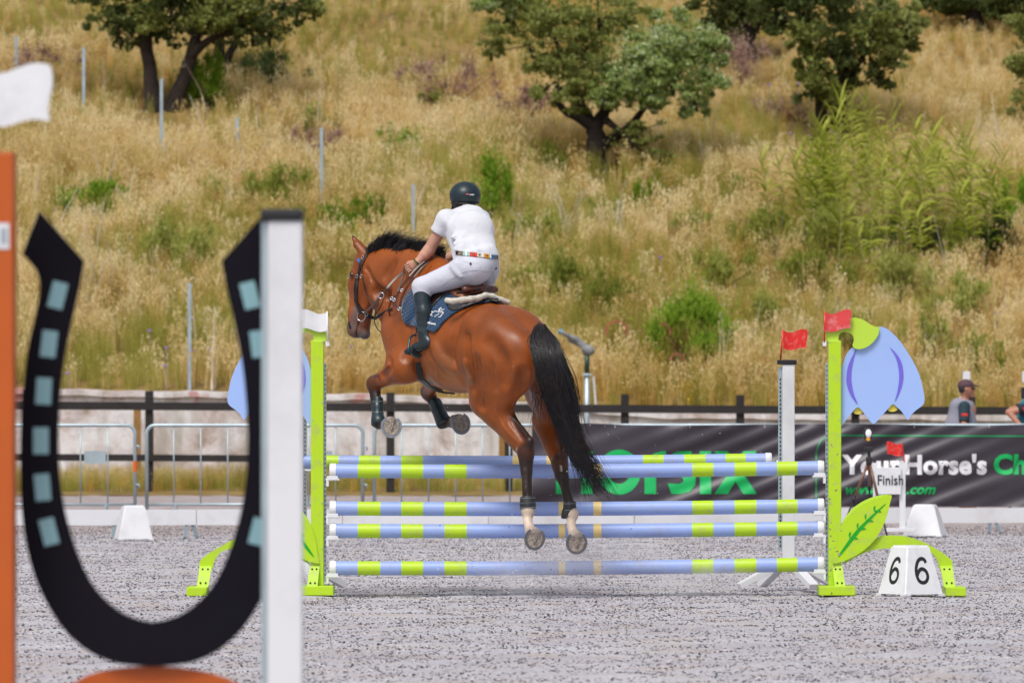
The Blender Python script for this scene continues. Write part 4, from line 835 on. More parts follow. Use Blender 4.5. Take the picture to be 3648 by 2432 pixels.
g_.build('sprinkler_gun', mgs, h=.014, parent=sp); mb = MB(); mb.tube([PD(2002, 1183, SD_ - .1), PD(1990, 1177, SD_ - .1)], [.05, .035], 8); mb.build('nozzle', mat('blue_nozzle', (.10, .25, .35), rough=.5), sp)

# broken terracotta pipes on the slope
mterr = mat('terracotta', (.36, .11, .065), rough=.85, var=.2, vscale=6)
for sx, sy, r, lb in ((2195, 1275, .17, 'broken terracotta pipe half buried left of the vivid green shrub'), (2352, 1275, .14, 'broken terracotta pipe half buried beside the vivid green shrub'), (2410, 1375, .10, 'small broken terracotta shard lowest on the slope')):
    c = on_hill(sx, sy) + Vector((0, -.35, .30)); r *= 1.15; mb = MB(); vs = []; fs = []; n = 14
    for k in range(n + 1):
        a = math.radians(-15 + 210 * k / n)
        for rr, dy in ((r, -.2), (r, .2), (r * .84, .2), (r * .84, -.2)): vs.append(c + Vector((math.cos(a) * rr, dy, math.sin(a) * rr + .12)))
    for k in range(n):
        for j in range(4): fs.append((k * 4 + j, k * 4 + (j + 1) % 4, k * 4 + 4 + (j + 1) % 4, k * 4 + 4 + j))
    fs += [(0, 1, 2, 3), (n * 4 + 3, n * 4 + 2, n * 4 + 1, n * 4)]; mb.add(vs, fs); o = mb.build('terracotta_pipe', mterr, smooth=False); tag(o, lb, 'pipe', 'broken terracotta pipes on the slope')

# people behind the banner
SK2 = (.42, .19, .12)
def person(x, D, label, kind):
    root = empty('person', (x, D, 0), 0, label, 'person'); A = lambda a, b, c=0: np.array([x + a, D + b, c])
    b_ = SDF(); b_.ec(A(0, 0, .80), A(0, 0, 1.05), (.15, .11), (.16, .11), up=(0, 1, 0), k=.05, col=SK2); b_.ec(A(0, 0, 1.05), A(.02, .0, 1.30), (.16, .11), (.18, .11), up=(0, 1, 0), k=.05, col=SK2)
    b_.ec(A(.02, 0, 1.35), A(.05, 0, 1.47), .06, .05, k=.03, col=SK2); hd = A(.075, 0, 1.575); b_.el(hd, (.10, .078, .115), k=.02, col=SK2); b_.el(hd + np.array([.10, 0, -.015]), (.020, .014, .022), k=.015, col=SK2); b_.el(hd + np.array([.07, 0, -.085]), (.035, .04, .03), k=.02, col=SK2); b_.el(hd + np.array([-.01, -.078, -.005]), (.02, .01, .028), k=.006, col=SK2)
    for s in (-1, 1):
        b_.ec(A(.0, .09 * s, .82), A(.05, .10 * s, .46), .085, .055, k=.03, col=SK2); b_.ec(A(.05, .10 * s, .46), A(.0, .10 * s, .06), .055, .04, k=.02, col=SK2); b_.ec(A(0, .10 * s, .05), A(.16, .10 * s, .035), .04, .035, k=.02, col=SK2)
        sh = A(.03, .17 * s, 1.33)
        el, wr = kind['arms'][0 if s < 0 else 1]; el = A(*el); wr = A(*wr); b_.ec(sh, el, .052, .042, k=.03, col=SK2); b_.ec(el, wr, .042, .028, k=.015, col=SK2); hd_ = wr + (wr - el) / np.linalg.norm(wr - el) * .07; b_.ec(wr, hd_, (.02, .035), (.018, .036), k=.01, col=SK2)
        ax = (wr - el) / np.linalg.norm(wr - el); sdv = np.cross(ax, (0, 1, 0)); sdv /= np.linalg.norm(sdv) + 1e-6
        for j in range(4): k0 = hd_ + sdv * (.027 - .018 * j); b_.ec(k0, k0 + ax * .05 * (1, 1.1, 1.05, .9)[j], .009, .008, k=.002, col=SK2)
        b_.ec(hd_ - ax * .03 + sdv * .03, hd_ + ax * .01 + sdv * .05, .011, .009, k=.004, col=SK2)
    b_.build('body', mskin2, h=.012, parent=root)
    sh_ = SDF(); sh_.ec(A(0, 0, .86), A(.0, 0, 1.10), (.19, .14), (.20, .14), up=(0, 1, 0), k=.05); sh_.ec(A(0, 0, 1.10), A(.015, 0, 1.33), (.205, .14), (.17, .12), up=(0, 1, 0), k=.05); sh_.ec(A(.02, -.12, 1.36), A(.02, .12, 1.36), .075, .075, k=.04); sh_.cut(A(.03, 0, 1.44), (.2, 0, 1), .14)
    so_ = sh_.build(kind['top'], kind['mtop'], h=.012, parent=root)
    for s in (-1, 1):
        sh = A(.03, .17 * s, 1.34); el = A(*kind['arms'][0 if s < 0 else 1][0]); dd = (el - sh) / np.linalg.norm(el - sh); sl = SDF(); sl.ec(sh, sh + dd * .24, .078, .068, k=.02); sl.cut(sh + dd * .21, dd, .12); sl.build('sleeve', kind['msl'], h=.010, parent=root)
        if s < 0:
            c = sh + dd * .11 + np.array([0, -.074, 0]); mb = MB(); mb.box(c, (.085, .012, .035), None, .003); mb.box(c + np.array([.0, 0, -.03]), (.06, .012, .015), None, .003); mb.build('arm_badge', mred, root)
    tr = SDF()
    for s in (-1, 1): tr.ec(A(.0, .08 * s, .88), A(.05, .10 * s, .46), .115, .08, k=.05); tr.ec(A(.05, .10 * s, .46), A(.0, .10 * s, .09), .08, .06, k=.03)
    tr.build('trousers', mblk, h=.015, parent=root)
    if kind.get('cap'):
        cp = SDF(); cp.el(hd + np.array([-.012, 0, .045]), (.112, .090, .085), k=.01); cp.cut(hd + np.array([0, 0, .03]), (.12, 0, -1), .2); cp.ec(hd + np.array([.07, 0, .052]), hd + np.array([.155, 0, .035]), (.07, .010), (.05, .007), k=.02); cp.build('cap', mat('mauve_cap', (.085, .045, .055), rough=.8), h=.008, parent=root)
        ha = SDF(); ha.el(hd + np.array([-.045, 0, .0]), (.068, .080, .07), k=.02); ha.build('hair', mblk, h=.01, parent=root)
        mb = MB(); mb.box(hd + np.array([.078, -.055, .012]), (.055, .045, .028), None, .008); mb.build('sunglasses', mblk, root)
    return root
mskin2 = mat('tanned_skin', SK2, rough=.5, attr='Col')
PX = PD(3432, 1400, 84)
person(PX.x - .03, 84.0, 'man in mauve cap and grey vest standing behind the banner, facing right', dict(arms=[((.02, -.26, 1.10), (.20, -.28, .92)), ((.02, .26, 1.10), (.2, .2, .95))], top='vest', mtop=mat('grey_vest', (.24, .25, .31), rough=.8, var=.15, vscale=5, dirt=(.35, .16, .2), dscale=5, damt=.4), msl=mat('dark_teal_sleeve', (.012, .035, .05), rough=.8), cap=True))
PX = PD(3672, 1400, 83)
person(PX.x, 83.0, 'person in teal shirt at the right edge with bent bare arms, mostly cut off', dict(arms=[((-.30, -.18, 1.27), (-.12, -.30, 1.05)), ((-.24, .1, 1.30), (-.05, .12, 1.20))], top='shirt', mtop=mat('teal_shirt', (.02, .16, .23), rough=.8), msl=mat('navy_sleeve', (.010, .015, .03), rough=.8)))
# white chair back and small white lamp boxes beside them
ch = empty('folding_chair', tuple(PD(3400, 1500, 85.5)), 0, 'white plastic chair leaning behind the man in the cap', 'chair'); ch.location.z = 0
q = lambda sx, sy, dd=0: PD(sx, sy, 85.5 + dd)
mb = MB(); vs = [q(3385, 1515), q(3400, 1440), q(3432, 1398), q(3440, 1400), q(3440, 1515)]; vs += [v + Vector((0, .04, 0)) for v in vs]; mb.add(vs, [(4, 3, 2, 1, 0), (5, 6, 7, 8, 9)] + [(k, (k + 1) % 5, 5 + (k + 1) % 5, 5 + k) for k in range(5)]); mb.build('backrest', mwp, ch)
for sx in (3388, 3436):
    mb = MB(); a = q(sx, 1515, .02); mb.bar(a, (a.x, a.y, .0), .035, .035); mb.build('leg', mwp, ch)
mb = MB(); a = q(3412, 1560, -.2); mb.box(a, (.42, .40, .03), None, .01); mb.build('seat', mwp, ch)
for sx, y0, y1, lb in ((3443, 1323, 1366, 'small white box on a thin pole above the man in the cap'), (3655, 1322, 1362, 'small white box on a thin pole at the right edge')):
    a = PD(sx, y0, 86.0); b_ = PD(sx, y1, 86.0); o = empty('lamp_post', (a.x, 86.0, 0), 0, lb, 'post', 'thin poles with white boxes beyond the banner'); mb = MB(); mb.box(((a + b_) / 2), (.10, .07, a.z - b_.z), None, .006); mb.build('box', mwp, o); mb = MB(); mb.tube([(a.x, 86.0, 0), (a.x, 86.0, b_.z + .002)], .018, 8); mb.build('pole', mwp if sx < 3500 else mblk, o)
    if sx > 3500: mb = MB(); mb.box(PD(sx, 1400, 86.0), (.13, .12, .16), None, .01); mb.build('black_box', mblk, o)
# ------------------------------------------------------------------ the coloured oxer
mblue = mat('blue_paint', (.29, .40, .76), rough=.42, dirt=(.33, .34, .44), dscale=11, damt=.6, var=.05, vscale=2); mlime = mat('lime_paint', (.45, .68, .014), rough=.42, dirt=(.38, .40, .17), dscale=11, damt=.55); myelp = mat('yellow_paint', (.86, .64, .24), rough=.45, dirt=(.5, .42, .3), dscale=9, damt=.4)
mwhc = mat('white_cap', (.76, .77, .80), rough=.4, dirt=(.5, .48, .48), dscale=9, damt=.4); mpurp = mat('violet_paint', (.17, .13, .66), rough=.45); mlg = mat('leaf_green_paint', (.0, .36, .015), rough=.4); mlimel = mat('lime_paint_light', (.48, .70, .055), rough=.4); mblu2 = mat('petal_blue_paint', (.34, .49, .88), rough=.45, var=.03, vscale=2); myel2 = mat('petal_yellow', (.85, .70, .08), rough=.4)
K = 1.551
bands = [(757, 772, 3), (772, 822, 0), (822, 874, 1), (874, 922, 0), (922, 972, 1), (972, 1021, 0), (1021, 1072, 1), (1072, 1283, 0), (1283, 1298, 2), (1298, 1363, 0), (1363, 1381, 2), (1381, 1590, 0), (1590, 1638, 1), (1638, 1687, 0), (1687, 1737, 1), (1737, 1784, 0), (1784, 1831, 1), (1831, 1878, 0), (1878, 1893, 3)]
def pole(D, sy_l, sy_r, label, x_off=0.0, group='blue and lime striped jump poles', tilt_y=0.0):
    s0 = 45.0 / F
    xL = (757 * K - 1824) * s0 + x_off; xR = (1893 * K - 1824) * s0 + x_off; zL = CAMZ - (sy_l * K - 1459.5) / F * D; zR = CAMZ - (sy_r * K - 1459.5) / F * D
    root = empty('jump_pole', ((xL + xR) / 2, D, (zL + zR) / 2), 0, label, 'pole', group); r = .050; n = 20
    zc = lambda x: zL + (zR - zL) * (x - xL) / (xR - xL) - .012 * math.sin(math.pi * (x - xL) / (xR - xL))
    xsb = []
    mb = MB(); xs_ = []
    for a, b, c in bands[1:-1]:
        xa, xb = (a * K - 1824) * s0 + x_off, (b * K - 1824) * s0 + x_off; m_ = max(1, int((xb - xa) / .3)); pts = [(xa + (xb - xa) * q / m_, D, zc(xa + (xb - xa) * q / m_)) for q in range(m_ + 1)]; mb.cur = c; mb.tube(pts, r, n, cap=False)
    mb.build('shaft', [mblue, mlime, myelp], root, smooth=True)
    for (a, b) in ((757, 772), (1878, 1893)):
        xa, xb = (a * K - 1824) * s0 + x_off, (b * K - 1824) * s0 + x_off; o_ = -1 if a < 1000 else 1; mb = MB(); e = xa if o_ < 0 else xb; i_ = xb if o_ < 0 else xa
        zz = zc(e); mb.tube([(i_, D, zz), (i_ + o_ * .001, D, zz), (e - o_ * .006, D, zz), (e, D, zz), (e + o_ * .0005, D, zz), (e + o_ * .001, D, zz)], [r, r + .0035, r + .0035, r - .003, r - .012, r - .014], n); o = mb.build('end_cap', mwhc, root); shade_auto(o, 50)
    return root
yl = [1081, 1167, 1218, 1304]; yr = [1074, 1161, 1212, 1295]
lab = ['front blue and lime pole, topmost of the four facing the camera', 'front blue and lime pole, second from the top', 'front blue and lime pole, third from the top, just under the white rail', 'front blue and lime pole lying lowest, near the sand']
for a, b, l_ in zip(yl, yr, lab): pole(45.0, a, b, l_)
pole(46.1, 1060, 1056, 'single blue and lime pole of the rear element, behind the top front pole', x_off=-.355 + .03)

# wings: right wing defined in photo pixels, left one mirrored
def c3(x, y): return (2600 + x / 1.3636, 1050 + y / 1.3636)
WXR = 1914.5 * K; WXL = 731.5 * K
def wing(mirror, D, label, flaglab, redflag):
    s0 = D / F
    def w2(pt):
        sx, sy = pt; X = (sx - 1824) * s0
        if mirror: X = (WXL - 1824) * s0 - (sx - WXR) * s0
        return (X, CAMZ - (sy - 1459.5) * s0)
    root = empty('jump_wing', (w2((WXR, 0))[0], D, 0), 0, label, 'jump stand', 'lime green flower jump stands')
    sg = -1 if mirror else 1
    def plate(name, pts, y0, y1, m, n=4, smooth_=True, par=root):
        pl = [w2(c3(*p)) for p in pts]
        if smooth_: pl = [tuple(v) for v in cr(pl, n, closed=True)]
        if mirror: pl = pl[::-1]
        mb = MB(); mb.extrude(pl, D + y0, D + y1); return mb.build(name, m, par)
    def bx3(name, x0, y0, x1, y1, d0, d1, m, bev=.003, par=root):
        a = w2(c3(x0, y0)); b = w2(c3(x1, y1)); mb = MB(); mb.box(((a[0] + b[0]) / 2, D + (d0 + d1) / 2, (a[1] + b[1]) / 2), (abs(a[0] - b[0]), d1 - d0, abs(a[1] - b[1])), None, bev); return mb.build(name, m, par)
    bx3('post', 478, 222, 540, 1412, -.035, .055, mlime, .006)
    mtrk = mgal
    bx3('cup_track', 466, 330, 478, 1392, -.010, .045, mtrk, .001)
    hl_ = MB(); 
    for k in range(46):
        c = w2(c3(471, 345 + k * 22.5)); hl_.box((c[0], D - .0105, c[1]), (.006, .003, .018), None, 0)
    tag(hl_.build('track_slots', mblk, root), kind='stuff')
    plate('stalk_plate', [(466, 214), (468, 185), (480, 172), (520, 160), (560, 132), (590, 112), (620, 112), (650, 122), (680, 142), (705, 154), (724, 158), (722, 190), (700, 225), (668, 252), (630, 264), (604, 258), (596, 242), (602, 222), (598, 200), (578, 184), (552, 180), (534, 190), (527, 208), (527, 224), (500, 226), (472, 226)], -.012, .012, mlimel, 3)
    plate('flower_plate', [(724, 157), (752, 159), (785, 180), (830, 228), (868, 285), (900, 340), (925, 400), (942, 470), (946, 515), (935, 538), (905, 560), (883, 582), (868, 606), (856, 596), (835, 565), (812, 545), (793, 530), (770, 552), (730, 596), (699, 626), (672, 600), (645, 565), (624, 545), (604, 560), (570, 600), (538, 638), (533, 560), (533, 470), (536, 400), (545, 350), (562, 300), (582, 268), (600, 256), (630, 262), (668, 250), (700, 222), (718, 190)], .013, .031, mblu2, 3)
    plate('petal_line', [(616, 264), (594, 300), (574, 350), (567, 400), (570, 440), (585, 480), (602, 508), (621, 528), (604, 484), (594, 440), (590, 400), (594, 350), (605, 300)], .008, .0125, mpurp, 3)
    plate('petal_line', [(779, 257), (800, 275), (825, 308), (840, 350), (843, 400), (836, 440), (822, 480), (803, 515), (814, 470), (822, 420), (822, 370), (812, 320), (798, 285)], .008, .0125, mpurp, 3)
    for cx, cy in ((625, 560), (792, 548)): plate('stamen', [(cx - 22, cy + 10), (cx - 10, cy - 8), (cx, cy - 20), (cx + 10, cy - 8), (cx + 24, cy + 8), (cx + 14, cy + 16), (cx, cy + 19), (cx - 14, cy + 18)], .032, .042, myel2, 3)
    plate('leaf_plate', [(783, 971), (776, 1010), (762, 1070), (738, 1130), (705, 1185), (660, 1230), (610, 1265), (555, 1290), (500, 1302), (505, 1262), (515, 1200), (535, 1130), (570, 1078), (620, 1030), (680, 998), (735, 980)], -.050, -.037, mlime, 3)
    plate('leaf_back_plate', [(770, 971), (720, 974), (660, 994), (600, 1032), (555, 1085), (545, 1112), (552, 1130), (600, 1080), (680, 1010)], -.036, -.026, mlimel, 3)
    plate('leaf_vein', [(756, 1012), (720, 1040), (660, 1094), (605, 1150), (565, 1205), (535, 1250), (525, 1272), (548, 1250), (590, 1198), (632, 1145), (680, 1092), (725, 1046)], -.053, -.0505, mlg, 3)
    for a, b in (((700, 1050), (704, 1022)), ((700, 1050), (735, 1052)), ((658, 1090), (660, 1062)), ((662, 1096), (696, 1098)), ((620, 1135), (622, 1105)), ((628, 1138), (660, 1134)), ((580, 1180), (586, 1148)), ((592, 1182), (622, 1182))):
        mx_, my_ = (a[0] + b[0]) / 2, (a[1] + b[1]) / 2; nx, ny = (b[1] - a[1]) * .18, -(b[0] - a[0]) * .18
        plate('leaf_vein', [a, (mx_ + nx - 2, my_ + ny - 2), b, (mx_ + nx * .2 + 2, my_ + ny * .2 + 3)], -.0545, -.0505, mlg, 3)
    plate('foot_arc', [(545, 1308), (560, 1290), (610, 1262), (660, 1228), (700, 1192), (728, 1172), (780, 1167), (850, 1171), (920, 1190), (980, 1220), (1030, 1250), (1062, 1275), (1078, 1292), (1078, 1330), (1020, 1330), (1012, 1300), (990, 1262), (960, 1240), (900, 1228), (820, 1226), (740, 1232), (680, 1242), (620, 1268), (570, 1296)], -.022, .022, mlime, 3)
    bx3('foot_block', 428, 1410, 602, 1455, -.20, .20, mlime, .006); bx3('foot_block', 1040, 1415, 1138, 1458, -.20, .20, mlime, .006)
    for (x0, x1, xb0, xb1) in ((497, 545, 507, 558), (1020, 1080, 1036, 1092)):
        mb = MB(); a = [w2(c3(x0, 1316)), w2(c3(x1, 1316)), w2(c3(xb1, 1416)), w2(c3(xb0, 1416))]; vs = [(p[0], D - (.04 if i < 2 else .10), p[1]) for i, p in enumerate(a)] + [(p[0], D - (.02 if i < 2 else .08), p[1]) for i, p in enumerate(a)]
        mb.add(vs, [(0, 1, 2, 3), (7, 6, 5, 4), (0, 4, 5, 1), (1, 5, 6, 2), (2, 6, 7, 3), (3, 7, 4, 0)]); mb.build('bracket', mlime, root)
        for fx in (.28, .72):
            for fz, dy in ((.14, .047), (.80, .089)):
                px_ = (x0 + (x1 - x0) * fx) * (1 - fz) + (xb0 + (xb1 - xb0) * fx) * fz; c = w2(c3(px_, 1316 + 100 * fz)); mb = MB(); mb.tube([(c[0], D - dy - .006, c[1]), (c[0], D - dy + .004, c[1])], .007, 8); mb.build('bolt', mblk, root)
    for y in (228, 524, 606, 1232, 1010):
        c = w2(c3(486 if y != 606 else 530, y)); mb = MB(); mb.tube([(c[0], D - .038, c[1]), (c[0], D - .030, c[1])], .005, 8); mb.build('bolt', mgal, root)
    # cups
    for k, sy in enumerate((yl if mirror else yr)):
        zc = CAMZ - (sy * K - 1459.5) / F * 45.0; xi = w2(c3(466, 0))[0]; mb = MB(); prof = []
        mb.box((xi - sg * .045, D, zc - .060), (.095, .085, .016), None, .004); mb.box((xi - sg * .010, D, zc - .082), (.018, .085, .055), None, .004); mb.box((xi - sg * .045, D - .040, zc - .05), (.08, .010, .028), None, .003); mb.box((xi - sg * .045, D + .040, zc - .05), (.08, .010, .028), None, .003)
        o = mb.build('pole_cup', mwhc, root); tag(o)
    # flag
    c0 = w2(c3(461, 82)); f = empty('red_flag' if redflag else 'white_flag', (c0[0], D, c0[1]), 0, flaglab, 'flag', 'red flags' if redflag else 'white flags')
    wavy_flag('flag', (c0[0], D - .045, c0[1]), .182, .130, mredl if redflag else mwhc, f, flip=sg, th=.005)
    a = w2(c3(461, 80)); b = w2(c3(457, 232)); mb = MB(); mb.tube([(a[0], D - .042, a[1]), (b[0], D - .042, b[1])], .006, 6); mb.build('stick', mred if redflag else mwhc, f, smooth=True)
    c = w2(c3(459, 238)); mb = MB(); mb.box((c[0], D - .03, c[1]), (.026, .03, .034), None, .003); mb.build('flag_holder', mwhc, root)
    return root
wing(False, 45.0, 'lime green jump stand on the right with blue flower and leaf cutouts', 'faded red flag on top of the right lime flower stand', True)
wing(True, 45.0, 'lime green jump stand on the left, half hidden by the black horseshoe', 'white flag on top of the left lime flower stand', False)

# rear element: plain white standards
def standard(sx0, sx1, ytop, D, label, flag, trk_left=True, col=None, zb=.0):
    s0 = D / F; x0, x1 = (sx0 - 1824) * s0, (sx1 - 1824) * s0; zt = CAMZ - (ytop - 1459.5) * s0; xm = (x0 + x1) / 2
    root = empty('jump_standard', (xm, D, 0), 0, label, 'jump stand')
    mb = MB(); mb.box((xm, D, (zt + .13) / 2), (x1 - x0, .10, zt - .13), None, .006); mb.build('post', mwp, root)
    mb = MB(); mb.box((xm - .010, D, zt + .017), (x1 - x0 + .05, .115, .034), None, .006); mb.build('cap', mat('black_cap', (.012, .012, .014), rough=.5), root)
    xt = x0 - .0135 if trk_left else x1 + .0135; mb = MB(); mb.box((xt, D, (zt - .02 + .28) / 2), (.027, .055, zt - .02 - .28), None, .002); mb.build('cup_track', mgal, root)
    mb = MB()
    for k in range(int((zt - .06 - .32) / .030)): mb.box((xt, D - .029, .32 + k * .030), (.009, .004, .016), None, 0)
    tag(mb.build('track_slots', mblk, root), kind='stuff')
    for dx, dy in ((-.36, -.12), (.17, -.30), (.34, .16), (-.18, .28)):
        mb = MB(); mb.bar((xm + dx * .12, D + dy * .12, .20), (xm + dx, D + dy, .03), .075, .045, up=(0, 0, 1), bev=.004); mb.build('foot', mwp, root)
    return root, xm, zt
st_, xm, zt = standard(2786, 2830, 1298, 46.1, 'plain white jump standard with black cap and red flag behind the right wing', True)
o_, xm2, zt2 = standard(1036 , 1080, 1298, 46.1, 'plain white rear jump standard on the left, hidden behind the foreground post', False, trk_left=False)
c0 = P(2790, 1174, 1.1); f = empty('red_flag', tuple(c0), 0, 'bright red flag on the white standard, left of the flower stand', 'flag', 'red flags'); wavy_flag('flag', (c0.x, c0.y, c0.z), .172, .132, mred, f, flip=1, th=.005, slant=-.015)
mb = MB(); mb.tube([c0 + Vector((0, .003, 0)), P(2780, 1280, 1.1)], .006, 6); mb.build('stick', mred, f, smooth=True)
for xc, sg, sy in ((xm - .055, -1, 1056), (xm2 + .055, 1, 1060)):
    z_ = CAMZ - (sy * K - 1459.5) / F * 46.1; mb = MB(); mb.box((xc + sg * .035, 46.1, z_ - .06), (.07, .08, .014), None, .003); mb.tube([(xc + sg * .01, 46.1, z_ - .02), (xc + sg * .03, 46.1, z_ - .02)], .018, 8); tag(mb.build('pole_cup', mwhc, st_ if sg < 0 else o_))

# number cone 66
D6 = 44.55; cc = PD((2600 + 875 / 1.3636), 2126, D6)
nc = cone(Vector((cc.x + .015, cc.y + .19, 0)), .195, .335, .352, math.radians(-58), 'white number cone marked 66 in front of the right stand', None, mwhc)
R66 = math.radians(-58); W0, W1, H6 = .195, .335, .352; cx6, cy6 = cc.x + .015, cc.y + .19
for face, sxs in ((0, 1), (1, 1)):
    an = R66 - (math.pi / 2 if face == 0 else 0)      # outward direction of the face
    dirn = Vector((math.cos(an), math.sin(an), 0)); tang = Vector((-math.sin(an), math.cos(an), 0)); 
    slope = Vector((0, 0, H6)) - dirn * (W1 - W0) / 2; up_ = slope.normalized(); nrm = tang.cross(up_).normalized(); 
    if nrm.dot(dirn) < 0: nrm = -nrm
    mid = Vector((cx6, cy6, H6 * .5)) + dirn * (W0 + W1) / 4
    xdir = up_.cross(nrm).normalized()
    R = Matrix((xdir, up_, nrm)).transposed().to_4x4()
    cl = cr([(.66, .80), (.58, .93), (.42, .96), (.25, .86), (.13, .62), (.11, .36), (.19, .13), (.38, .04), (.58, .10), (.68, .29), (.60, .49), (.41, .57), (.24, .48), (.14, .33)], 5)
    vs = []; n_ = len(cl)
    for i_, p_ in enumerate(cl):
        t_ = np.array(cl[min(i_ + 1, n_ - 1)]) - np.array(cl[max(i_ - 1, 0)]); t_ = t_ / np.linalg.norm(t_); q_ = np.array([-t_[1], t_[0]]) * .072; h_ = .002 + .0012 * i_ / n_
        for sg_ in (-1, 1):
            u_ = (np.array(p_) + sg_ * q_ - .5) * np.array([.165, .185]); vs.append(mid + xdir * (u_[0] + .018) + up_ * u_[1] + nrm * h_)
        for sg_ in (-1, 1):
            u_ = (np.array(p_) + sg_ * q_ - .5) * np.array([.165, .185]); vs.append(mid + xdir * (u_[0] + .018) + up_ * u_[1] - nrm * .001)
    fs = []
    for i_ in range(n_ - 1):
        a_ = i_ * 4; fs += [(a_, a_ + 4, a_ + 5, a_ + 1), (a_, a_ + 2, a_ + 6, a_ + 4), (a_ + 1, a_ + 5, a_ + 7, a_ + 3)]
    mb = MB(); mb.add(vs, fs); mb.build('number', mblk, nc)

# ------------------------------------------------------------------ nearest stand, out of focus: horseshoe wing
def c4(x, y): return (x / .9056, 700 + y / .9056)
FD2 = 18.8; s4 = FD2 / F
def w4(x, y): sx, sy = c4(x, y); return ((sx - 1824) * s4, CAMZ - (sy - 1459.5) * s4)
Lo = [(127, 46), (100, 110), (72, 186), (105, 222), (122, 250), (128, 290), (122, 345), (105, 420), (88, 500), (76, 600), (68, 700), (65, 800), (65, 900), (68, 990), (80, 1095), (105, 1205), (150, 1310), (210, 1400), (290, 1468), (380, 1504), (493, 1515)]
Li = [(270, 207), (262, 260), (246, 335), (226, 425), (206, 530), (193, 650), (187, 780), (192, 900), (208, 1010), (240, 1125), (288, 1235), (350, 1310), (420, 1355), (493, 1373)]
mx4 = lambda p: (986 - p[0], p[1])
def seg(pts, sharp=3): return [tuple(p) for p in pts[:sharp]] + [tuple(v) for v in cr(pts[sharp - 1:], 3)][1:]
outer = seg(Lo) ; inner = [tuple(Li[0])] + [tuple(v) for v in cr(Li, 3)][1:]
polyh = outer + [mx4(p) for p in outer[::-1]][1:] + [mx4(p) for p in inner] + inner[::-1][1:]
mhs = mat('horseshoe_black_paint', (.005, .004, .009), rough=.7, var=.2, vscale=3, spec=.15); mtealp = mat('pale_teal_paint', (.23, .42, .47), rough=.6); moran = mat('orange_paint', (.50, .095, .008), rough=.45, var=.1, vscale=2)
hw = empty('horseshoe_wing', (w4(870, 0)[0], FD2, 0), 0, 'large black horseshoe cutout with pale blue squares in the near foreground', 'jump stand')
mb = MB(); mb.extrude([w4(*p) for p in polyh], FD2, FD2 + .024); mb.build('horseshoe_plate', mhs, hw)
for (x, y, a) in ((186, 318, -14), (158, 475, -7), (141, 627, -3), (132, 787, 0), (137, 937, 5), (158, 1080, 14)):
    for m_ in (False, True):
        px_, py_ = (986 - x + (34 if 600 < y < 1000 else 6) if m_ else x), y; aa = math.radians(a if m_ else -a); c = w4(px_, py_); pl = []
        for dx, dy in ((-25, -43), (25, -43), (25, 43), (-25, 43)):
            rx_ = dx * math.cos(aa) - dy * math.sin(aa); ry_ = dx * math.sin(aa) + dy * math.cos(aa); pl.append((px_ + rx_ * (1), py_ + ry_))
        if not m_: pl = [(px_ + (q[0] - px_), q[1]) for q in pl]
        mb = MB(); mb.extrude([w4(*p) for p in pl], FD2 - .0015, FD2 - .0003); mb.build('nail_hole_square', mtealp, hw)
def bx4(name, x0, y0, x1, y1, d0, d1, m, par, bev=.004, zmin=None):
    a = w4(x0, y0); b = w4(x1, y1); zb = b[1] if zmin is None else zmin; mb = MB(); mb.box(((a[0] + b[0]) / 2, FD2 + (d0 + d1) / 2, (a[1] + zb) / 2), (abs(a[0] - b[0]), d1 - d0, abs(a[1] - zb)), None, bev); return mb.build(name, m, par)
bx4('post', 868, 82, 979, 0, -.13, -.01, mwp, hw, .006, zmin=.02); bx4('post_cap', 846, 44, 982, 82, -.14, 0.0, mat('black_cap_near', (.012, .012, .014), rough=.5), hw, .010)
bx4('cup_track', 848, 84, 867, 0, -.115, -.02, mgal, hw, .002, zmin=.02)
mb = MB(); mb.box((w4(915, 0)[0], FD2 - .05, .03), (.45, .5, .06), None, .008); mb.build('foot_block', mwp, hw)
# orange base plate under the horseshoe
arc = [(250, 1560), (330, 1530), (420, 1518), (500, 1515), (580, 1520), (670, 1536), (760, 1570), (840, 1640), (860, 1700)]
bot = w4(0, 0); pl = [w4(*p) for p in [tuple(v) for v in cr([(60, 1760), (140, 1640)] + arc, 3)]]; pl = pl + [(pl[-1][0], .25), (pl[0][0], .25)]
mb = MB(); mb.extrude(pl, FD2 + .026, FD2 + .05); mb.build('orange_base_plate', moran, hw)
# orange upright at the left edge with its white flag
ou = empty('orange_standard', (w4(-20, 0)[0], FD2 - .2, 0), 0, 'orange upright of the near jump at the left edge with a white sticker', 'jump stand'); FDo = FD2 - .2; so = FDo / F
def wo(sx, sy): return ((sx - 1824) * so, CAMZ - (sy - 1459.5) * so)
a = wo(-110, 545); b = wo(54, 2432); mb = MB(); mb.box(((a[0] + b[0]) / 2, FDo, (a[1] + .02) / 2), (b[0] - a[0], .12, a[1] - .02), None, .006); mb.build('post', moran, ou)
a = wo(-40, 797); b = wo(39, 889); mb = MB(); mb.box(((a[0] + b[0]) / 2, FDo - .0615, (a[1] + b[1]) / 2), (b[0] - a[0], .002, a[1] - b[1]), None, 0); mb.build('sticker', mat('white_sticker', (.70, .72, .76), rough=.5), ou)
a = wo(8, 815); b = wo(30, 868); mb = MB(); mb.box(((a[0] + b[0]) / 2, FDo - .0640, (a[1] + b[1]) / 2), (b[0] - a[0], .002, a[1] - b[1]), None, 0); mb.build('sticker_print', mat('grey_print', (.35, .40, .45), rough=.5), ou)
mb = MB(); mb.box((wo(-40, 0)[0], FDo, .03), (.4, .5, .06), None, .008); mb.build('foot_block', moran, ou)
c0 = wo(-90, 235); wf = empty('white_flag', (c0[0], FDo - .08, c0[1]), 0, 'large blurred white flag at the left edge above the orange upright', 'flag', 'white flags')
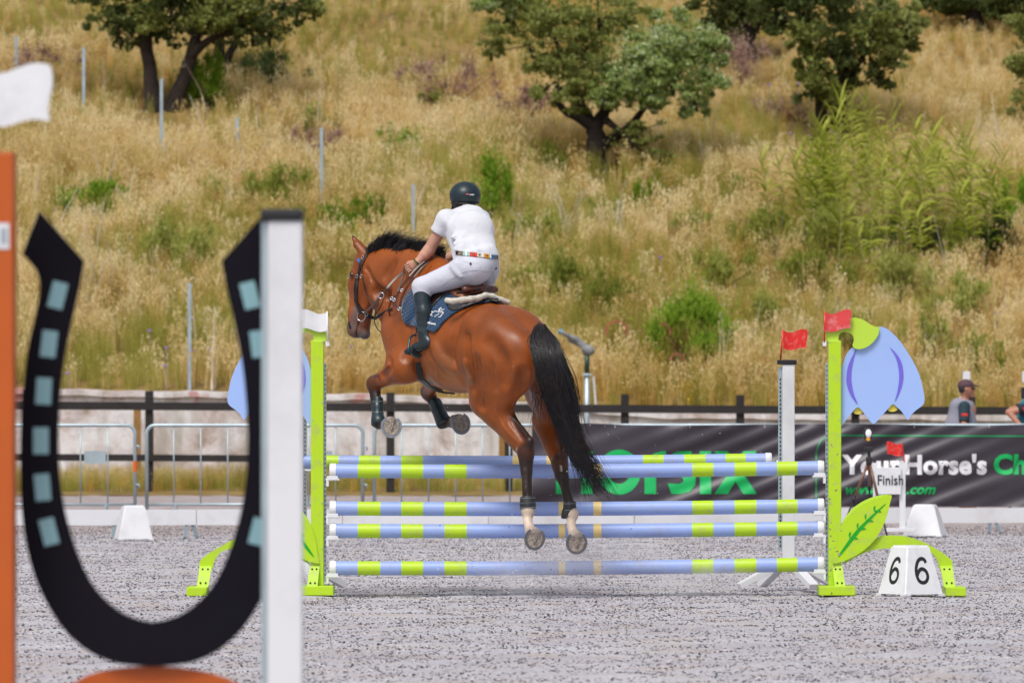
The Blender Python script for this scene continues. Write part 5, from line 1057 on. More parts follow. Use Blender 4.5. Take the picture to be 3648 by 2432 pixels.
wavy_flag('flag', (c0[0], FDo - .08, c0[1]), (188 + 90) * so, 195 * so, mwhc, wf, flip=1, th=.006, slant=-.02)
mb = MB(); mb.tube([(c0[0], FDo - .077, c0[1] + .02), (c0[0], FDo - .077, wo(0, 700)[1])], .008, 6); mb.build('stick', mwhc, wf, smooth=True)
# ------------------------------------------------------------------ the horse
HU = np.array([-0.616, 0.788, 0.0]); PT = math.radians(18)
HF = np.array([HU[0] * math.cos(PT), HU[1] * math.cos(PT), math.sin(PT)])
HR = np.array([0.788, 0.616, 0.0]); HT = np.cross(HR, HF)
DOCK = np.array(P(1925, 1180, -0.72))
def T(f, t, r=0.0): return DOCK + HF * f + HT * t + HR * r
def Pn(sx, sy, d=0.0): return np.array(P(sx, sy, d))
BAY = (0.26, 0.064, 0.0098); BAYL = (0.38, 0.130, 0.028); BAYD = (0.13, 0.032, 0.012); BLK = (0.020, 0.011, 0.009); CREAM = (0.56, 0.45, 0.36)
HOOF = (0.30, 0.25, 0.23); MUZ = (0.11, 0.08, 0.075)
hs_ = SDF()
E_, L_ = hs_.el, hs_.ec
def loc(): return np.stack([HR, HF, HT])      # local frame rows: side, forward, up
# trunk
L_(T(.10, -.17), T(.45, -.24), (.20, .15), (.275, .27), up=HT, k=.04, col=BAY)
L_(T(.45, -.285), T(.82, -.335), (.275, .29), (.305, .345), up=HT, k=.10, col=BAY)
L_(T(.82, -.335), T(1.12, -.345), (.305, .345), (.265, .385), up=HT, k=.08, col=BAY)
L_(T(1.12, -.345), T(1.36, -.37), (.25, .36), (.19, .27), up=HT, k=.08, col=BAY)
L_(T(.90, -.13), T(1.22, -.10), (.09, .14), (.075, .13), up=HT, k=.12, col=BAY)
# croup and quarters, both sides
for s in (-1, 1):
    E_(T(.36, -.155, .125 * s), (.155, .27, .19), loc(), k=.07, col=BAY)
    E_(T(.14, -.20, .12 * s), (.125, .20, .19), loc(), k=.06, col=BAY)
    E_(T(.475, -.10, .225 * s), (.045, .07, .05), loc(), k=.10, col=BAY)          # point of the hip
    E_(T(.03, -.27, .085 * s), (.10, .13, .19), loc(), k=.05, col=BAY)             # buttock
    # shoulder mass
    L_(T(1.12, -.16, .13 * s), T(1.36, -.42, .15 * s), (.07, .11), (.105, .13), up=HF, k=.09, col=BAY)
    L_(T(1.36, -.42, .15 * s), T(1.16, -.56, .20 * s), (.10, .11), (.085, .11), up=HF, k=.06, col=BAY)
    E_(T(1.40, -.45, .10 * s), (.11, .11, .14), loc(), k=.08, col=BAY)              # breast
# left hind leg
def hind(stif, hock, hockp, fet, past, hoofc, n, toe, s, gtop):
    thA = T(.26, -.22, .15 * s)
    L_(thA, stif + (gtop - stif) * .12, (.135, .225), (.095, .145), up=HF, k=.09, col=BAY)
    L_(T(.06, -.32, .13 * s), gtop + HF * -.03, (.10, .135), (.07, .075), up=HF, k=.08, col=BAY)
    L_(gtop, hock, (.072, .112), (.038, .054), up=HF, k=.06, col=BAY)
    mid = gtop + (hock - gtop) * .45 + np.array([.05, -.03, .03])
    L_(gtop + (hock - gtop) * .10 + np.array([.05, -.03, .02]), hockp, .038, .025, k=.035, col=BAYD)
    L_(hockp + (gtop - hockp) * .45 + np.array([.045, -.03, .0]), hockp, .014, .022, k=.02, col=BLK)
    E_(hock, (.045, .055, .07), k=.035, col=BLK)
    L_(hockp, hock + np.array([0, 0, -.09]), .026, .036, k=.03, col=BLK)
    L_(hock, hock + (fet - hock) * .35, (.046, .052), (.032, .038), up=(1, 0, 0), k=.03, col=BLK)
    L_(hock + (fet - hock) * .3, fet, (.029, .036), (.029, .036), up=(1, 0, 0), k=.02, col=BLK)
    L_(hock + (fet - hock) * .3 + np.array([0, -.02, 0]), fet + np.array([0, -.012, .04]), .019, .02, k=.014, col=BLK)
    hoofleg(fet, past, hoofc, n, toe, CREAM)
HOOVES = []
def hoofleg(fet, past, hoofc, n, toe, skin):
    n = np.array(n, float); n /= np.linalg.norm(n); toe = np.array(toe, float); toe -= n * toe.dot(n); toe /= np.linalg.norm(toe)
    sd_ = np.cross(n, toe)
    E_(fet, (.048, .052, .050), k=.018, col=skin)
    cor = hoofc - n * .062 - toe * .012
    L_(fet, past, .036, .029, k=.016, col=skin)
    L_(past, cor, .029, .044, k=.016, col=skin)
    HOOVES.append((hoofc, n, toe, sd_, len(hs_.pr)))
    L_(cor, hoofc + n * .02, (.047, .050), (.073, .082), up=toe, k=.010, col=HOOF)
    hs_.cut(hoofc - n * .004, n, .12)
    # heel bulbs and frog
    E_(cor - toe * .038 + sd_ * .02, (.022, .022, .022), k=.02, col=(.32, .24, .2))
    E_(cor - toe * .038 - sd_ * .02, (.022, .022, .022), k=.02, col=(.32, .24, .2))
hind(Pn(1722, 1425, -.40), Pn(1873, 1612, -.70), Pn(1888, 1572, -.745), Pn(1881, 1822, -.80), Pn(1880, 1858, -.84), Pn(1905, 1917, -.95),
     (.30, -.93, -.12), (-.12, 0, -1), -1, Pn(1770, 1470, -.44))
hind(Pn(1930, 1415, -.06), Pn(1994, 1650, -.42), Pn(2010, 1608, -.465), Pn(2037, 1832, -.50), Pn(2034, 1870, -.54), Pn(2054, 1932, -.64),
     (.12, -.97, -.15), (-.02, 0, -1), 1, Pn(1945, 1490, -.12))
# sheath / groin, flank fold
L_(T(.30, -.50, 0), T(.45, -.56, 0), .09, .10, k=.09, col=BAYD)
# forelegs
def fore(elb, knee, fet, hoofc, n, toe, s):
    L_(T(1.20, -.50, .15 * s), elb, (.09, .13), (.066, .088), up=HF, k=.17, col=BAY)
    L_(elb, knee, (.074, .096), (.042, .048), up=(0, 0, 1), k=.09, col=BAY)
    E_(knee, (.044, .05, .052), k=.03, col=BLK)
    L_(knee + (elb - knee) * .04, knee + (elb - knee) * .22, .046, .047, k=.015, col=BLK)
    L_(knee, fet, (.040, .042), (.029, .034), up=(1, 0, 0), k=.03, col=BLK)
    ax = (fet - knee)
    L_(knee + ax * .25 + np.array([.012, -.015, 0]), fet, .022, .022, k=.015, col=BLK)
    past = fet + (hoofc - fet) * .45 + np.array([0, 0, -.01])
    hoofleg(fet, past, hoofc, n, toe, BLK)
fore(Pn(1440, 1310, .10), Pn(1331, 1366, .42), Pn(1350, 1504, .30), Pn(1394, 1518, .17), (.16, -.98, .06), (-.06, 0, -1), -1)
fore(Pn(1560, 1330, .36), Pn(1524, 1396, .70), Pn(1585, 1500, .56), Pn(1641, 1507, .42), (.42, -.88, .12), (.25, 0, -1), 1)
# neck
nup = np.array([.42, -.3, .85])
def nk(sx, sy, d, w_, h_): return (np.array(P(sx, sy, d)), (w_, h_))
NK = [nk(1555, 1075, .10, .16, .30), nk(1500, 1030, .30, .145, .28), nk(1435, 1000, .46, .12, .235), nk(1385, 978, .58, .105, .205), nk(1345, 965, .66, .088, .165)]
for (a, ra), (b, rb) in zip(NK[:-1], NK[1:]):
    L_(a, b, ra, rb, up=(0.30, -.1, 1), k=.05, col=BAY)
L_(Pn(1345, 1060, .62), Pn(1425, 1165, .38), (.06, .07), (.09, .11), up=HU, k=.07, col=BAY)
L_(Pn(1330, 925, .70), Pn(1460, 925, .42), (.06, .07), (.06, .07), up=(0, 0, 1), k=.05, col=BAY)
# head
POLL = Pn(1325, 905, .72); MUZZ = Pn(1272, 1183, .82)
HL = MUZZ - POLL; HLn = HL / np.linalg.norm(HL); HU2 = np.array([-.83, .56, 0]); HFr = HU2 - HLn * HU2.dot(HLn); HFr /= np.linalg.norm(HFr); HS_ = np.cross(HLn, HFr)
def Hd(l, fr, sd_=0.0): return POLL + HLn * l + HFr * fr + HS_ * sd_      # along, forehead side, lateral
HA = np.stack([HS_, HFr, HLn])
SIDE = 1.0 if np.dot(HS_, HR) < 0 else -1.0   # SIDE * lateral = the horse's left
E_(Hd(.06, .02), (.075, .09, .09), HA, k=.04, col=BAY)
L_(Hd(.08, .045), Hd(.24, .055), (.088, .075), (.082, .085), up=HFr, k=.04, col=BAY)
L_(Hd(.24, .050), Hd(.45, .03), (.062, .080), (.048, .066), up=HFr, k=.05, col=BAY)
L_(Hd(.45, .03), Hd(.565, .018), (.050, .062), (.052, .066), up=HFr, k=.04, col=BAY)
for s in (-1, 1):
    E_(Hd(.18, -.055, .052 * s), (.036, .125, .13), HA, k=.025, col=BAY)              # jowl
    L_(Hd(.24, -.075, .045 * s), Hd(.42, -.03, .03 * s), (.022, .05), (.02, .035), up=HFr, k=.03, col=BAY)
    E_(Hd(.165, .075, .078 * s), (.022, .03, .034), HA, k=.02, col=BAYD)             # eye socket
    L_(Hd(.22, .03, .072 * s), Hd(.36, .02, .05 * s), .014, .010, k=.03, col=BAY)     # facial crest
    E_(Hd(.545, .045, .034 * s), (.024, .026, .034), HA, k=.015, col=MUZ)            # nostril wing
E_(Hd(.565, -.012), (.044, .045, .045), HA, k=.02, col=MUZ)
E_(Hd(.575, -.068), (.040, .042, .038), HA, k=.015, col=MUZ)                          # chin
L_(Hd(.40, -.05), Hd(.55, -.06), (.035, .046), (.036, .038), up=HFr, k=.02, col=BAYD)
for s in (-1, 1):
    hs_.pr.append(('el', _v(Hd(.555, .052, .060 * s)), _v((.012, .012, .02)), HA.astype(np.float32), None, None, None, None, None, .008, (0, 0, 0), 's', _v(Hd(.555, .052, .060 * s)) - .02, _v(Hd(.555, .052, .060 * s)) + .02))
    hs_.pr.append(('ec', _v(Hd(.50, -.022, .062 * s)), _v(Hd(.575, -.034, .045 * s)), _v(Hd(.575, -.034, .045 * s) - Hd(.50, -.022, .062 * s)) / np.linalg.norm(Hd(.575, -.034, .045 * s) - Hd(.50, -.022, .062 * s)), float(np.linalg.norm(Hd(.575, -.034, .045 * s) - Hd(.50, -.022, .062 * s))), _v(HFr), _v(HS_), (.005, .010), (.005, .012), .006, (0, 0, 0), 's', _v(Hd(.54, -.03, .055 * s)) - .06, _v(Hd(.54, -.03, .055 * s)) + .06))
# ears
CRS = [1322, 1345, 1390, 1440, 1490, 1530, 1570]
CREST = []
for sx in CRS:
    yy = np.arange(44.9, 46.1, .01); zz = np.arange(2.25, 2.75, .008)
    YY, ZZ = np.meshgrid(yy, zz, indexing='ij'); XX = (sx - 1824) / F * YY
    dd = hs_.ev(np.stack([XX, YY, ZZ], -1)); ok = dd < 0
    zt = np.where(ok, ZZ, -9).max(1); j = int(np.argmax(zt)); CREST.append(np.array([XX[j, 0], yy[j], zt[j]]))
CREST = np.array(CREST)
eb = Pn(1303, 905, .70); em_ = Pn(1275, 872, .74); et = Pn(1253, 835, .78)
L_(eb, em_, (.030, .040), (.026, .036), up=(1, 0, -.3), k=.025, col=BAY)
L_(em_, em_ + (et - em_) * .6, (.024, .032), (.012, .018), up=(1, 0, -.3), k=.012, col=BAY)
L_(em_ + (et - em_) * .6, et, (.012, .017), (.003, .004), up=(1, 0, -.3), k=.010, col=BAY)
eb2 = Pn(1345, 900, .80); et2 = Pn(1334, 862, .92)
L_(eb2, eb2 + (et2 - eb2) * .55, (.030, .034), (.026, .030), up=HS_, k=.02, col=BAY)
L_(eb2 + (et2 - eb2) * .5, et2, (.024, .026), (.004, .005), up=HS_, k=.02, col=BAY)
# muscle grooves (carved)
def groove(a, b, ra, rb, k=.03, up=HF):
    a = _v(a); b = _v(b); ax = b - a; Ln = float(np.linalg.norm(ax)); ax = ax / Ln
    sd_ = np.cross(ax, _v(up)); sd_ /= np.linalg.norm(sd_); uv = np.cross(sd_, ax)
    hs_.pr.append(('ec', a, b, ax, Ln, sd_, uv, (ra, ra), (rb, rb), k, (0, 0, 0), 's', np.minimum(a, b) - max(ra, rb), np.maximum(a, b) + max(ra, rb)))
def onsurf(f, t, s, off=0.0):
    """point on the trunk's side surface at body coordinates f, t"""
    lo_, hi_ = 0.0, 0.6
    for _ in range(26):
        m_ = (lo_ + hi_) / 2
        if hs_.ev(T(f, t, m_ * s)[None])[0] < 0: lo_ = m_
        else: hi_ = m_
    return T(f, t, (lo_ + off) * s)
for s in (-1, 1):
    g = [onsurf(.575, -.08, s, .008), onsurf(.565, -.25, s, .004), onsurf(.545, -.42, s, .002), onsurf(.50, -.56, s, .004)]
    for a, b in zip(g[:-1], g[1:]): groove(a, b, .020, .020, .045)
    g = [onsurf(.20, -.16, s, .014), onsurf(.12, -.30, s, .014), onsurf(.10, -.45, s, .012)]
    for a, b in zip(g[:-1], g[1:]): groove(a, b, .010, .010, .05)
    g = [onsurf(1.02, -.10, s, .014), onsurf(1.10, -.30, s, .014), onsurf(1.03, -.52, s, .012)]
    for a, b in zip(g[:-1], g[1:]): groove(a, b, .014, .014, .05)
groove(T(.30, .06), T(.02, -.02), .012, .012, .04, up=HT)

def hit(sx, sy, dlo=-1.6, steps=140, span=2.8):
    """where the sight line through a photo pixel first meets the horse (N,3), normals"""
    sx = np.atleast_1d(np.asarray(sx, float)); sy = np.atleast_1d(np.asarray(sy, float))
    dirs = np.stack([(sx - 1824) / F, np.ones_like(sx), -(sy - 1459.5) / F], -1); o = np.array([0, 0, CAMZ])
    tt = np.full(len(sx), 45.0 + dlo); done = np.zeros(len(sx), bool); best = tt.copy(); bd = np.full(len(sx), 9.0)
    for _ in range(90):
        X = o + dirs * tt[:, None]; d = hs_.ev(X)
        b = d < bd; bd = np.where(b & ~done, d, bd); best = np.where(b & ~done, tt, best)
        done |= d < 0.001
        tt = np.where(done, tt, tt + np.maximum(d * .7, 0.002))
        if done.all() or (tt > 45 + dlo + span).all(): break
    X = o + dirs * np.where(done, tt, best)[:, None]
    return X, hs_.grad(X)


def carve(pts, r, off, k, add=False, n=3, col=None):
    """groove (or ridge) along photo points, on the surface seen there"""
    pp = np.array(cr(pts, n)); X, N_ = hit(pp[:, 0], pp[:, 1]); X = X + N_ * off
    for a, b in zip(X[:-1], X[1:]):
        if np.linalg.norm(b - a) > .15: continue
        if add: hs_.ec(a, b, r, r, up=(0, 1, 0), k=k, col=col or BAY)
        else: groove(a, b, r, r, k, up=(0, 1, 0))
def hc_(x, y): return (1200 + x / 3.485, 800 + y / 3.485)
def fc_(x, y): return (1280 + x / 3.919, 1200 + y / 3.919)
carve([hc_(*p) for p in [(365, 560), (420, 670), (480, 770), (515, 880), (500, 1000), (450, 1080)]], .016, .004, .03)
carve([hc_(*p) for p in [(500, 820), (560, 860), (610, 900)]], .022, .008, .06)
carve([hc_(*p) for p in [(640, 760), (655, 860), (650, 960), (680, 1050)]], .012, .004, .04)
carve([hc_(*p) for p in [(700, 330 + 140), (640, 560), (600, 660)]], .014, .008, .06)
carve([hc_(*p) for p in [(250, 760), (262, 860), (280, 960)]], .008, -.006, .03, add=True)
carve([fc_(*p) for p in [(790, 250), (800, 340), (820, 430), (860, 520)]], .020, -.004, .035)
carve([fc_(*p) for p in [(400, 300), (430, 400), (400, 470), (330, 540)]], .010, .004, .04)
carve([fc_(*p) for p in [(1050, 130), (1130, 290), (1250, 390), (1380, 440)]], .016, -.010, .06, add=True)
carve([fc_(*p) for p in [(1500, -20), (1515, 200), (1540, 420), (1562, 600), (1572, 720)]], .018, .004, .04)
carve([fc_(*p) for p in [(1470, 340), (1530, 440), (1560, 600)]], .010, -.004, .03, add=True)
carve([fc_(*p) for p in [(1640, 300), (1650, 500), (1660, 800), (1700, 980)]], .012, .006, .05)
carve([(1862, 1330), (1856, 1372), (1842, 1405)], .022, .010, .07)
carve([(1822, 1498), (1842, 1530), (1866, 1568)], .010, .003, .03)
carve([(1745, 1215), (1790, 1290), (1800, 1370)], .02, .014, .08)
for v_ in ([fc_(*p) for p in [(980, 300), (1040, 380), (1130, 440), (1180, 520), (1300, 560)]], [fc_(*p) for p in [(1100, 470), (1090, 560), (1180, 620)]], [(1766, 1440), (1778, 1490), (1800, 1530), (1838, 1570)], [(1712, 1330), (1722, 1390), (1716, 1440)],
           [hc_(*p) for p in [(300, 640), (320, 760), (300, 860), (330, 960)]], [hc_(*p) for p in [(330, 560), (390, 620), (420, 720)]], [fc_(*p) for p in [(430, 330), (380, 420), (330, 470), (260, 520)]], [(1868, 1640), (1866, 1700), (1872, 1750)], [(2000, 1690), (2008, 1740)]):
    carve(v_, .0045, .0005, .012, add=True, col=BLK if v_[0][1] > 1600 else BAY)
PAINTS = []
def brush(pts, r, col, amt=1.0):
    pp = np.array(cr(pts, 4)); X, _ = hit(pp[:, 0], pp[:, 1]); PAINTS.append((X, r, col, amt))
brush([hc_(*p) for p in [(235, 1060), (215, 1150), (200, 1250)]], .050, (.13, .10, .09), .75)
brush([hc_(*p) for p in [(330, 1385), (390, 1375), (290, 1400)]], .036, (.12, .10, .095), .9)
brush([hc_(*p) for p in [(152, 1215), (155, 1250), (165, 1280)]], .014, (.010, .008, .008), 1)
brush([hc_(*p) for p in [(278, 1190), (255, 1260), (240, 1330), (250, 1405)]], .009, (.012, .010, .010), 1)
brush([hc_(*p) for p in [(355, 1180), (350, 1240), (352, 1280)]], .006, (.03, .015, .012), .8)
brush([(1836, 1488), (1852, 1522), (1884, 1560), (1892, 1580)], .036, BLK, .95)
brush([(2010, 1560), (2005, 1600)], .03, BLK, .8)
brush([(1841, 1595), (1840, 1606)], .008, (.45, .40, .36), .9)
brush([(1999, 1660), (2000, 1676)], .009, (.40, .34, .28), .9)
brush([(1308, 1340), (1345, 1338), (1352, 1350)], .02, BLK, .7)
brush([(1500, 1350), (1515, 1362), (1540, 1362)], .03, BLK, .9)
brush([(1672, 1345), (1677, 1366)], .030, (.46, .25, .13), .45)
brush([(1650, 1300), (1665, 1330)], .03, (.34, .15, .06), .6)
def horse_paint(V, C):
    C = C.copy()
    rel = V - DOCK; f = rel @ HF; t = rel @ HT; r = rel @ HR
    trunk = (f > -.1) & (f < 1.45) & (t < .3) & (t > -.72)
    # darker along the back and croup, paler flank and inner thigh
    dk = np.clip((t + .12) / .22, 0, 1) * np.clip(1 - np.abs(f - .45) / .5, 0, 1) * trunk
    C *= (1 - .35 * dk)[:, None]
    fl = np.exp(-((f - .60) / .10) ** 2 - ((t + .50) / .12) ** 2) * trunk
    C = C * (1 - .5 * fl[:, None]) + np.array((.42, .19, .08)) * .5 * fl[:, None]
    fl = np.exp(-((f - .70) / .25) ** 2 - ((t + .62) / .14) ** 2) * trunk
    C = C * (1 - .35 * fl[:, None]) + np.array(BAYL) * .35 * fl[:, None]
    z = V[:, 2]
    # muzzle grades into grey-black
    q = V - POLL; l = q @ HLn; fr = q @ HFr
    hd = (np.abs(q @ HS_) < .14) & (l > .2) & (l < .75) & (np.abs(fr) < .2)
    m_ = np.clip((l - .50) / .10, 0, 1) * hd * .5
    C = C * (1 - m_[:, None]) + np.array(MUZ) * m_[:, None]
    # crest under the mane
    for i in range(len(CREST) - 1):
        a = CREST[i]; b = CREST[i + 1]; ab = b - a; tt = np.clip(((V - a) @ ab) / (ab @ ab), 0, 1)
        dd = np.linalg.norm(V - (a + tt[:, None] * ab), axis=1)
        m_ = np.clip((.058 - dd) / .02, 0, 1)
        C = C * (1 - m_[:, None]) + np.array(BLK) * m_[:, None]
    for X_, r_, c_, am in PAINTS:
        dd = np.full(len(V), 9.0)
        for a, b in zip(X_[:-1], X_[1:]):
            ab = b - a; tt = np.clip(((V - a) @ ab) / (ab @ ab + 1e-12), 0, 1); dd = np.minimum(dd, np.linalg.norm(V - (a + tt[:, None] * ab), axis=1))
        m_ = np.clip((r_ - dd) / (r_ * .6) , 0, 1) * am
        C = C * (1 - m_[:, None]) + np.array(c_) * m_[:, None]
    # dark rims of the ears
    for tip in (et, et2):
        dd = np.linalg.norm(V - tip, axis=1); m_ = np.clip((.05 - dd) / .03, 0, 1)
        C = C * (1 - m_[:, None]) + np.array(BLK) * m_[:, None]
    return C

horse = empty('horse', tuple(Pn(1800, 2117, -.3)), 0, 'bay horse with a black tail and brushing boots, jumping over the blue and lime poles', 'horse')
horse.location.z = 0
hm = mat('horse_coat', BAY, rough=0.42, var=0.34, vscale=3.6, bump=0.25, bscale=90, attr='Col', spec=0.34, sheen=0.0, bdist=0.004)
def hcoat(m):
    t = m.node_tree; N = t.nodes; b = N['Principled BSDF']
    # fine hair streaks following the body, and faint veins
    tc = N.new('ShaderNodeTexCoord'); n = N.new('ShaderNodeTexNoise'); n.inputs['Scale'].default_value = 14; n.inputs['Detail'].default_value = 6; n.inputs['Distortion'].default_value = .8
    t.links.new(tc.outputs['Object'], n.inputs['Vector'])
    mr = N.new('ShaderNodeMapRange'); mr.inputs['To Min'].default_value = .28; mr.inputs['To Max'].default_value = .52
    t.links.new(n.outputs['Fac'], mr.inputs['Value']); t.links.new(mr.outputs[0], b.inputs['Roughness'])
hcoat(hm)
body = hs_.build('body', hm, h=0.0085, parent=horse, painter=horse_paint, soft=0.010, smooth_it=1)

# hooves: steel shoes and packed soles
mshoe = mat('steel_shoe', (.30, .33, .38), rough=.38, metal=.6, var=.15, vscale=40)
mshoe2 = mat('worn_steel_shoe', (.16, .16, .17), rough=.5, metal=.4, var=.2, vscale=40)
msole = mat('packed_sand', (.34, .29, .25), rough=.95, var=.35, vscale=60, bump=.8, bscale=70, bdist=.01)
for i, (c, n, toe, sd_, _) in enumerate(HOOVES):
    mb = MB(); m_ = 26; prof = [(-.0085, 0), (.0085, 0), (.0085, .009), (-.0085, .009)]
    vs = []; fs = []
    for k in range(m_ + 1):
        a = math.radians(-142 + 284 * k / m_)
        ca, sa = math.cos(a), math.sin(a)
        cx = toe * ca * .074 + sd_ * sa * .067
        if abs(a) > 1.9: cx = cx * (1 - (abs(a) - 1.9) * .10)
        rd = cx / np.linalg.norm(cx)
        for (u, v) in prof: vs.append(Vector(c + cx + rd * u + n * (v - .003)))
    for k in range(m_):
        for j in range(4): fs.append((k * 4 + j, k * 4 + (j + 1) % 4, (k + 1) * 4 + (j + 1) % 4, (k + 1) * 4 + j))
    fs.append((3, 2, 1, 0)); fs.append((m_ * 4, m_ * 4 + 1, m_ * 4 + 2, m_ * 4 + 3))
    mb.add(vs, fs); o = mb.build('horseshoe', [mshoe2 if i < 2 else mshoe], horse); shade_auto(o, 50)
    # sole: shallow dish of packed sand with a frog ridge
    vs = []; fs = []; R_ = 8; A_ = 24
    for a_ in range(A_):
        a = 2 * math.pi * a_ / A_
        for r_ in range(R_ + 1):
            q = r_ / R_; p = c + toe * math.cos(a) * .063 * q + sd_ * math.sin(a) * .056 * q
            hgt = .004 - .010 * (1 - q) + random.uniform(-.0018, .0018)
            lat = abs(math.sin(a) * .046 * q); fwd = math.cos(a) * .05 * q
            if lat < .012 * (1 - fwd / .05) and fwd < .02: hgt += .014
            vs.append(Vector(p + n * hgt))
    for a_ in range(A_):
        for r_ in range(R_):
            b0 = a_ * (R_ + 1) + r_; b1 = ((a_ + 1) % A_) * (R_ + 1) + r_; fs.append((b0, b0 + 1, b1 + 1, b1))
    mb = MB(); mb.add(vs, fs); mb.build('hoof_sole', [msole], horse, smooth=True)

# eye
me_ = mat('horse_eye', (.01, .006, .005), rough=.05, spec=.8)
for s in (-1, 1):
    bm = bmesh.new(); bmesh.ops.create_uvsphere(bm, u_segments=16, v_segments=10, radius=.019)
    for v in bm.verts: v.co = v.co + Vector(Hd(.17, .075, .086 * s))
    me = bpy.data.meshes.new('eye'); bm.to_mesh(me); bm.free(); link('eye', me, me_, horse, smooth=True)

# ---- hair: tapered strands as thin three-sided tubes
def strands(name, paths, r0, r1, m, parent, prof=None):
    """paths: (n, k, 3) array; one mesh of thin tubes"""
    Pn_ = np.asarray(paths, dtype=np.float32); n, k, _ = Pn_.shape
    tg = np.gradient(Pn_, axis=1); tg /= np.linalg.norm(tg, axis=2, keepdims=True) + 1e-9
    ref = np.array([.3, .9, .2], dtype=np.float32); a = np.cross(tg, ref); a /= np.linalg.norm(a, axis=2, keepdims=True) + 1e-9; b = np.cross(tg, a)
    s = np.linspace(0, 1, k)[None, :, None]; rr = r0 + (r1 - r0) * s ** 1.6
    ring = []
    for j in range(3):
        an = 2 * math.pi * j / 3; ring.append(Pn_ + (a * math.cos(an) + b * math.sin(an)) * rr)
    V = np.stack(ring, 2).reshape(-1, 3)
    base = np.arange(n)[:, None, None] * (k * 3) + np.arange(k - 1)[None, :, None] * 3 + np.arange(3)[None, None, :]
    nx = np.arange(n)[:, None, None] * (k * 3) + np.arange(k - 1)[None, :, None] * 3 + ((np.arange(3) + 1) % 3)[None, None, :]
    Q = np.stack([base, nx, nx + 3, base + 3], -1).reshape(-1, 4)
    return link(name, np_mesh(name, V, Q), m, parent, smooth=True)
mhair = mat('black_hair', (.010, .009, .011), rough=.34, spec=.55, var=.5, vscale=30)
mhairb = mat('brown_hair', (.024, .014, .011), rough=.42, spec=.5, var=.5, vscale=30)

# tail
TC = [(1928, 1176), (1940, 1212), (1958, 1270), (1982, 1340), (2003, 1420), (2020, 1500), (2040, 1570), (2064, 1640), (2085, 1705), (2098, 1770)]
TW = [.050, .095, .116, .130, .118, .090, .066, .050, .046, .056]
TDp = [-.78, -.86, -.93, -.95, -.93, -.92, -.93, -.95, -.97, -.98]
ctr = np.array(cr([tuple(P(x, y, d)) for (x, y), d in zip(TC, TDp)], 4)); wid = np.array(cr([(w_,) for w_ in TW], 4))[:, 0]
K = 26; idx = np.linspace(0, len(ctr) - 1, K)
def samp(A, t): 
    i = np.clip(np.floor(t).astype(int), 0, len(A) - 2); f = (t - i)
    return A[i] * (1 - f)[..., None] + A[i + 1] * f[..., None] if A.ndim > 1 else A[i] * (1 - f) + A[i + 1] * f
def tail_paths(n, lmin, lmax, rmul=1.0, wild=0.0, seed=1, flare=0.0):
    rg = np.random.default_rng(seed); ph = rg.uniform(0, 2 * math.pi, n); rho = np.sqrt(rg.uniform(0, 1, n)) * rmul
    L = rg.uniform(lmin, lmax, n); t = np.linspace(0, 1, K)[None, :] * L[:, None]
    ti = np.clip(t, 0, 1) * (len(ctr) - 1); C = samp(ctr, ti); W = samp(wid, ti)
    ci = rg.integers(0, 46, n); ca_ = rg.uniform(0, 2 * math.pi, 46); cr_ = np.sqrt(rg.uniform(.05, 1, 46)); clump = ca_[ci]
    mixc = .35 + np.clip((t - .15) / .6, 0, 1) * .5
    phh = ph[:, None] * (1 - mixc) + clump[:, None] * mixc; rh = rho[:, None] * (1 - mixc) + cr_[ci][:, None] * mixc * rmul
    off = np.stack([np.cos(phh) * rh * W, np.sin(phh) * rh * W * .55, np.zeros_like(W)], -1)
    wf = rg.uniform(4, 10, 46)[ci][:, None]; wp_ = rg.uniform(0, 6, 46)[ci][:, None]; phh0 = 0
    wv = np.sin(t * wf + wp_) * (.004 + .024 * t) + np.sin(t * rg.uniform(5, 14, n)[:, None] + rg.uniform(0, 6, n)[:, None]) * (.002 + .007 * t)
    wv2 = np.sin(t * rg.uniform(5, 14, n)[:, None] + rg.uniform(0, 6, n)[:, None]) * (.004 + .012 * t)
    off[..., 0] += wv + wild * t ** 2 * rg.normal(0, 1, n)[:, None]; off[..., 2] += wv2 * .4 + wild * .5 * t ** 2 * rg.normal(0, 1, n)[:, None]
    off[..., 2] += (.030 * (1 - rho ** 2) + rg.normal(0, .008, n))[:, None] * np.clip(1 - t * 5, 0, 1); off[..., 0] += (rg.normal(0, 1, n) * (rg.uniform(0, 1, n) > .9) * .02)[:, None] * np.clip(t * 8, 0, 1) * np.clip(1 - t * 3, 0, 1)
    off[..., 0] += flare * t ** 3 * rg.uniform(0, 1.2, n)[:, None]
    return C + off
tail_core = SDF()
for i in range(6, 22, 2):
    tail_core.ec(ctr[i], ctr[i + 2], (max(wid[i] * (.35 if i < 4 else .5), .02), wid[i] * (.16 if i < 4 else .3) + .006), (max(wid[i + 2] * (.5 if i < 14 else .3), .02), wid[i + 2] * .32), up=(0, 1, 0), k=.04, col=BLK)
tl = tail_core.build('tail', mhair, h=.014, parent=horse)
strands('tail_hair', tail_paths(1800, .50, .84, 1.0, .01, 1), .0028, .0009, mhair, tl)
strands('tail_hair', tail_paths(420, .80, 1.02, .85, .03, 2, .14), .0024, .0007, mhair, tl)
strands('tail_hair', tail_paths(350, .45, .8, 1.04, .015, 7), .0024, .0007, mhairb, tl)
strands('tail_hair', tail_paths(160, .6, 1.0, 1.08, .05, 3, .16), .0018, .0006, mhairb, tl)
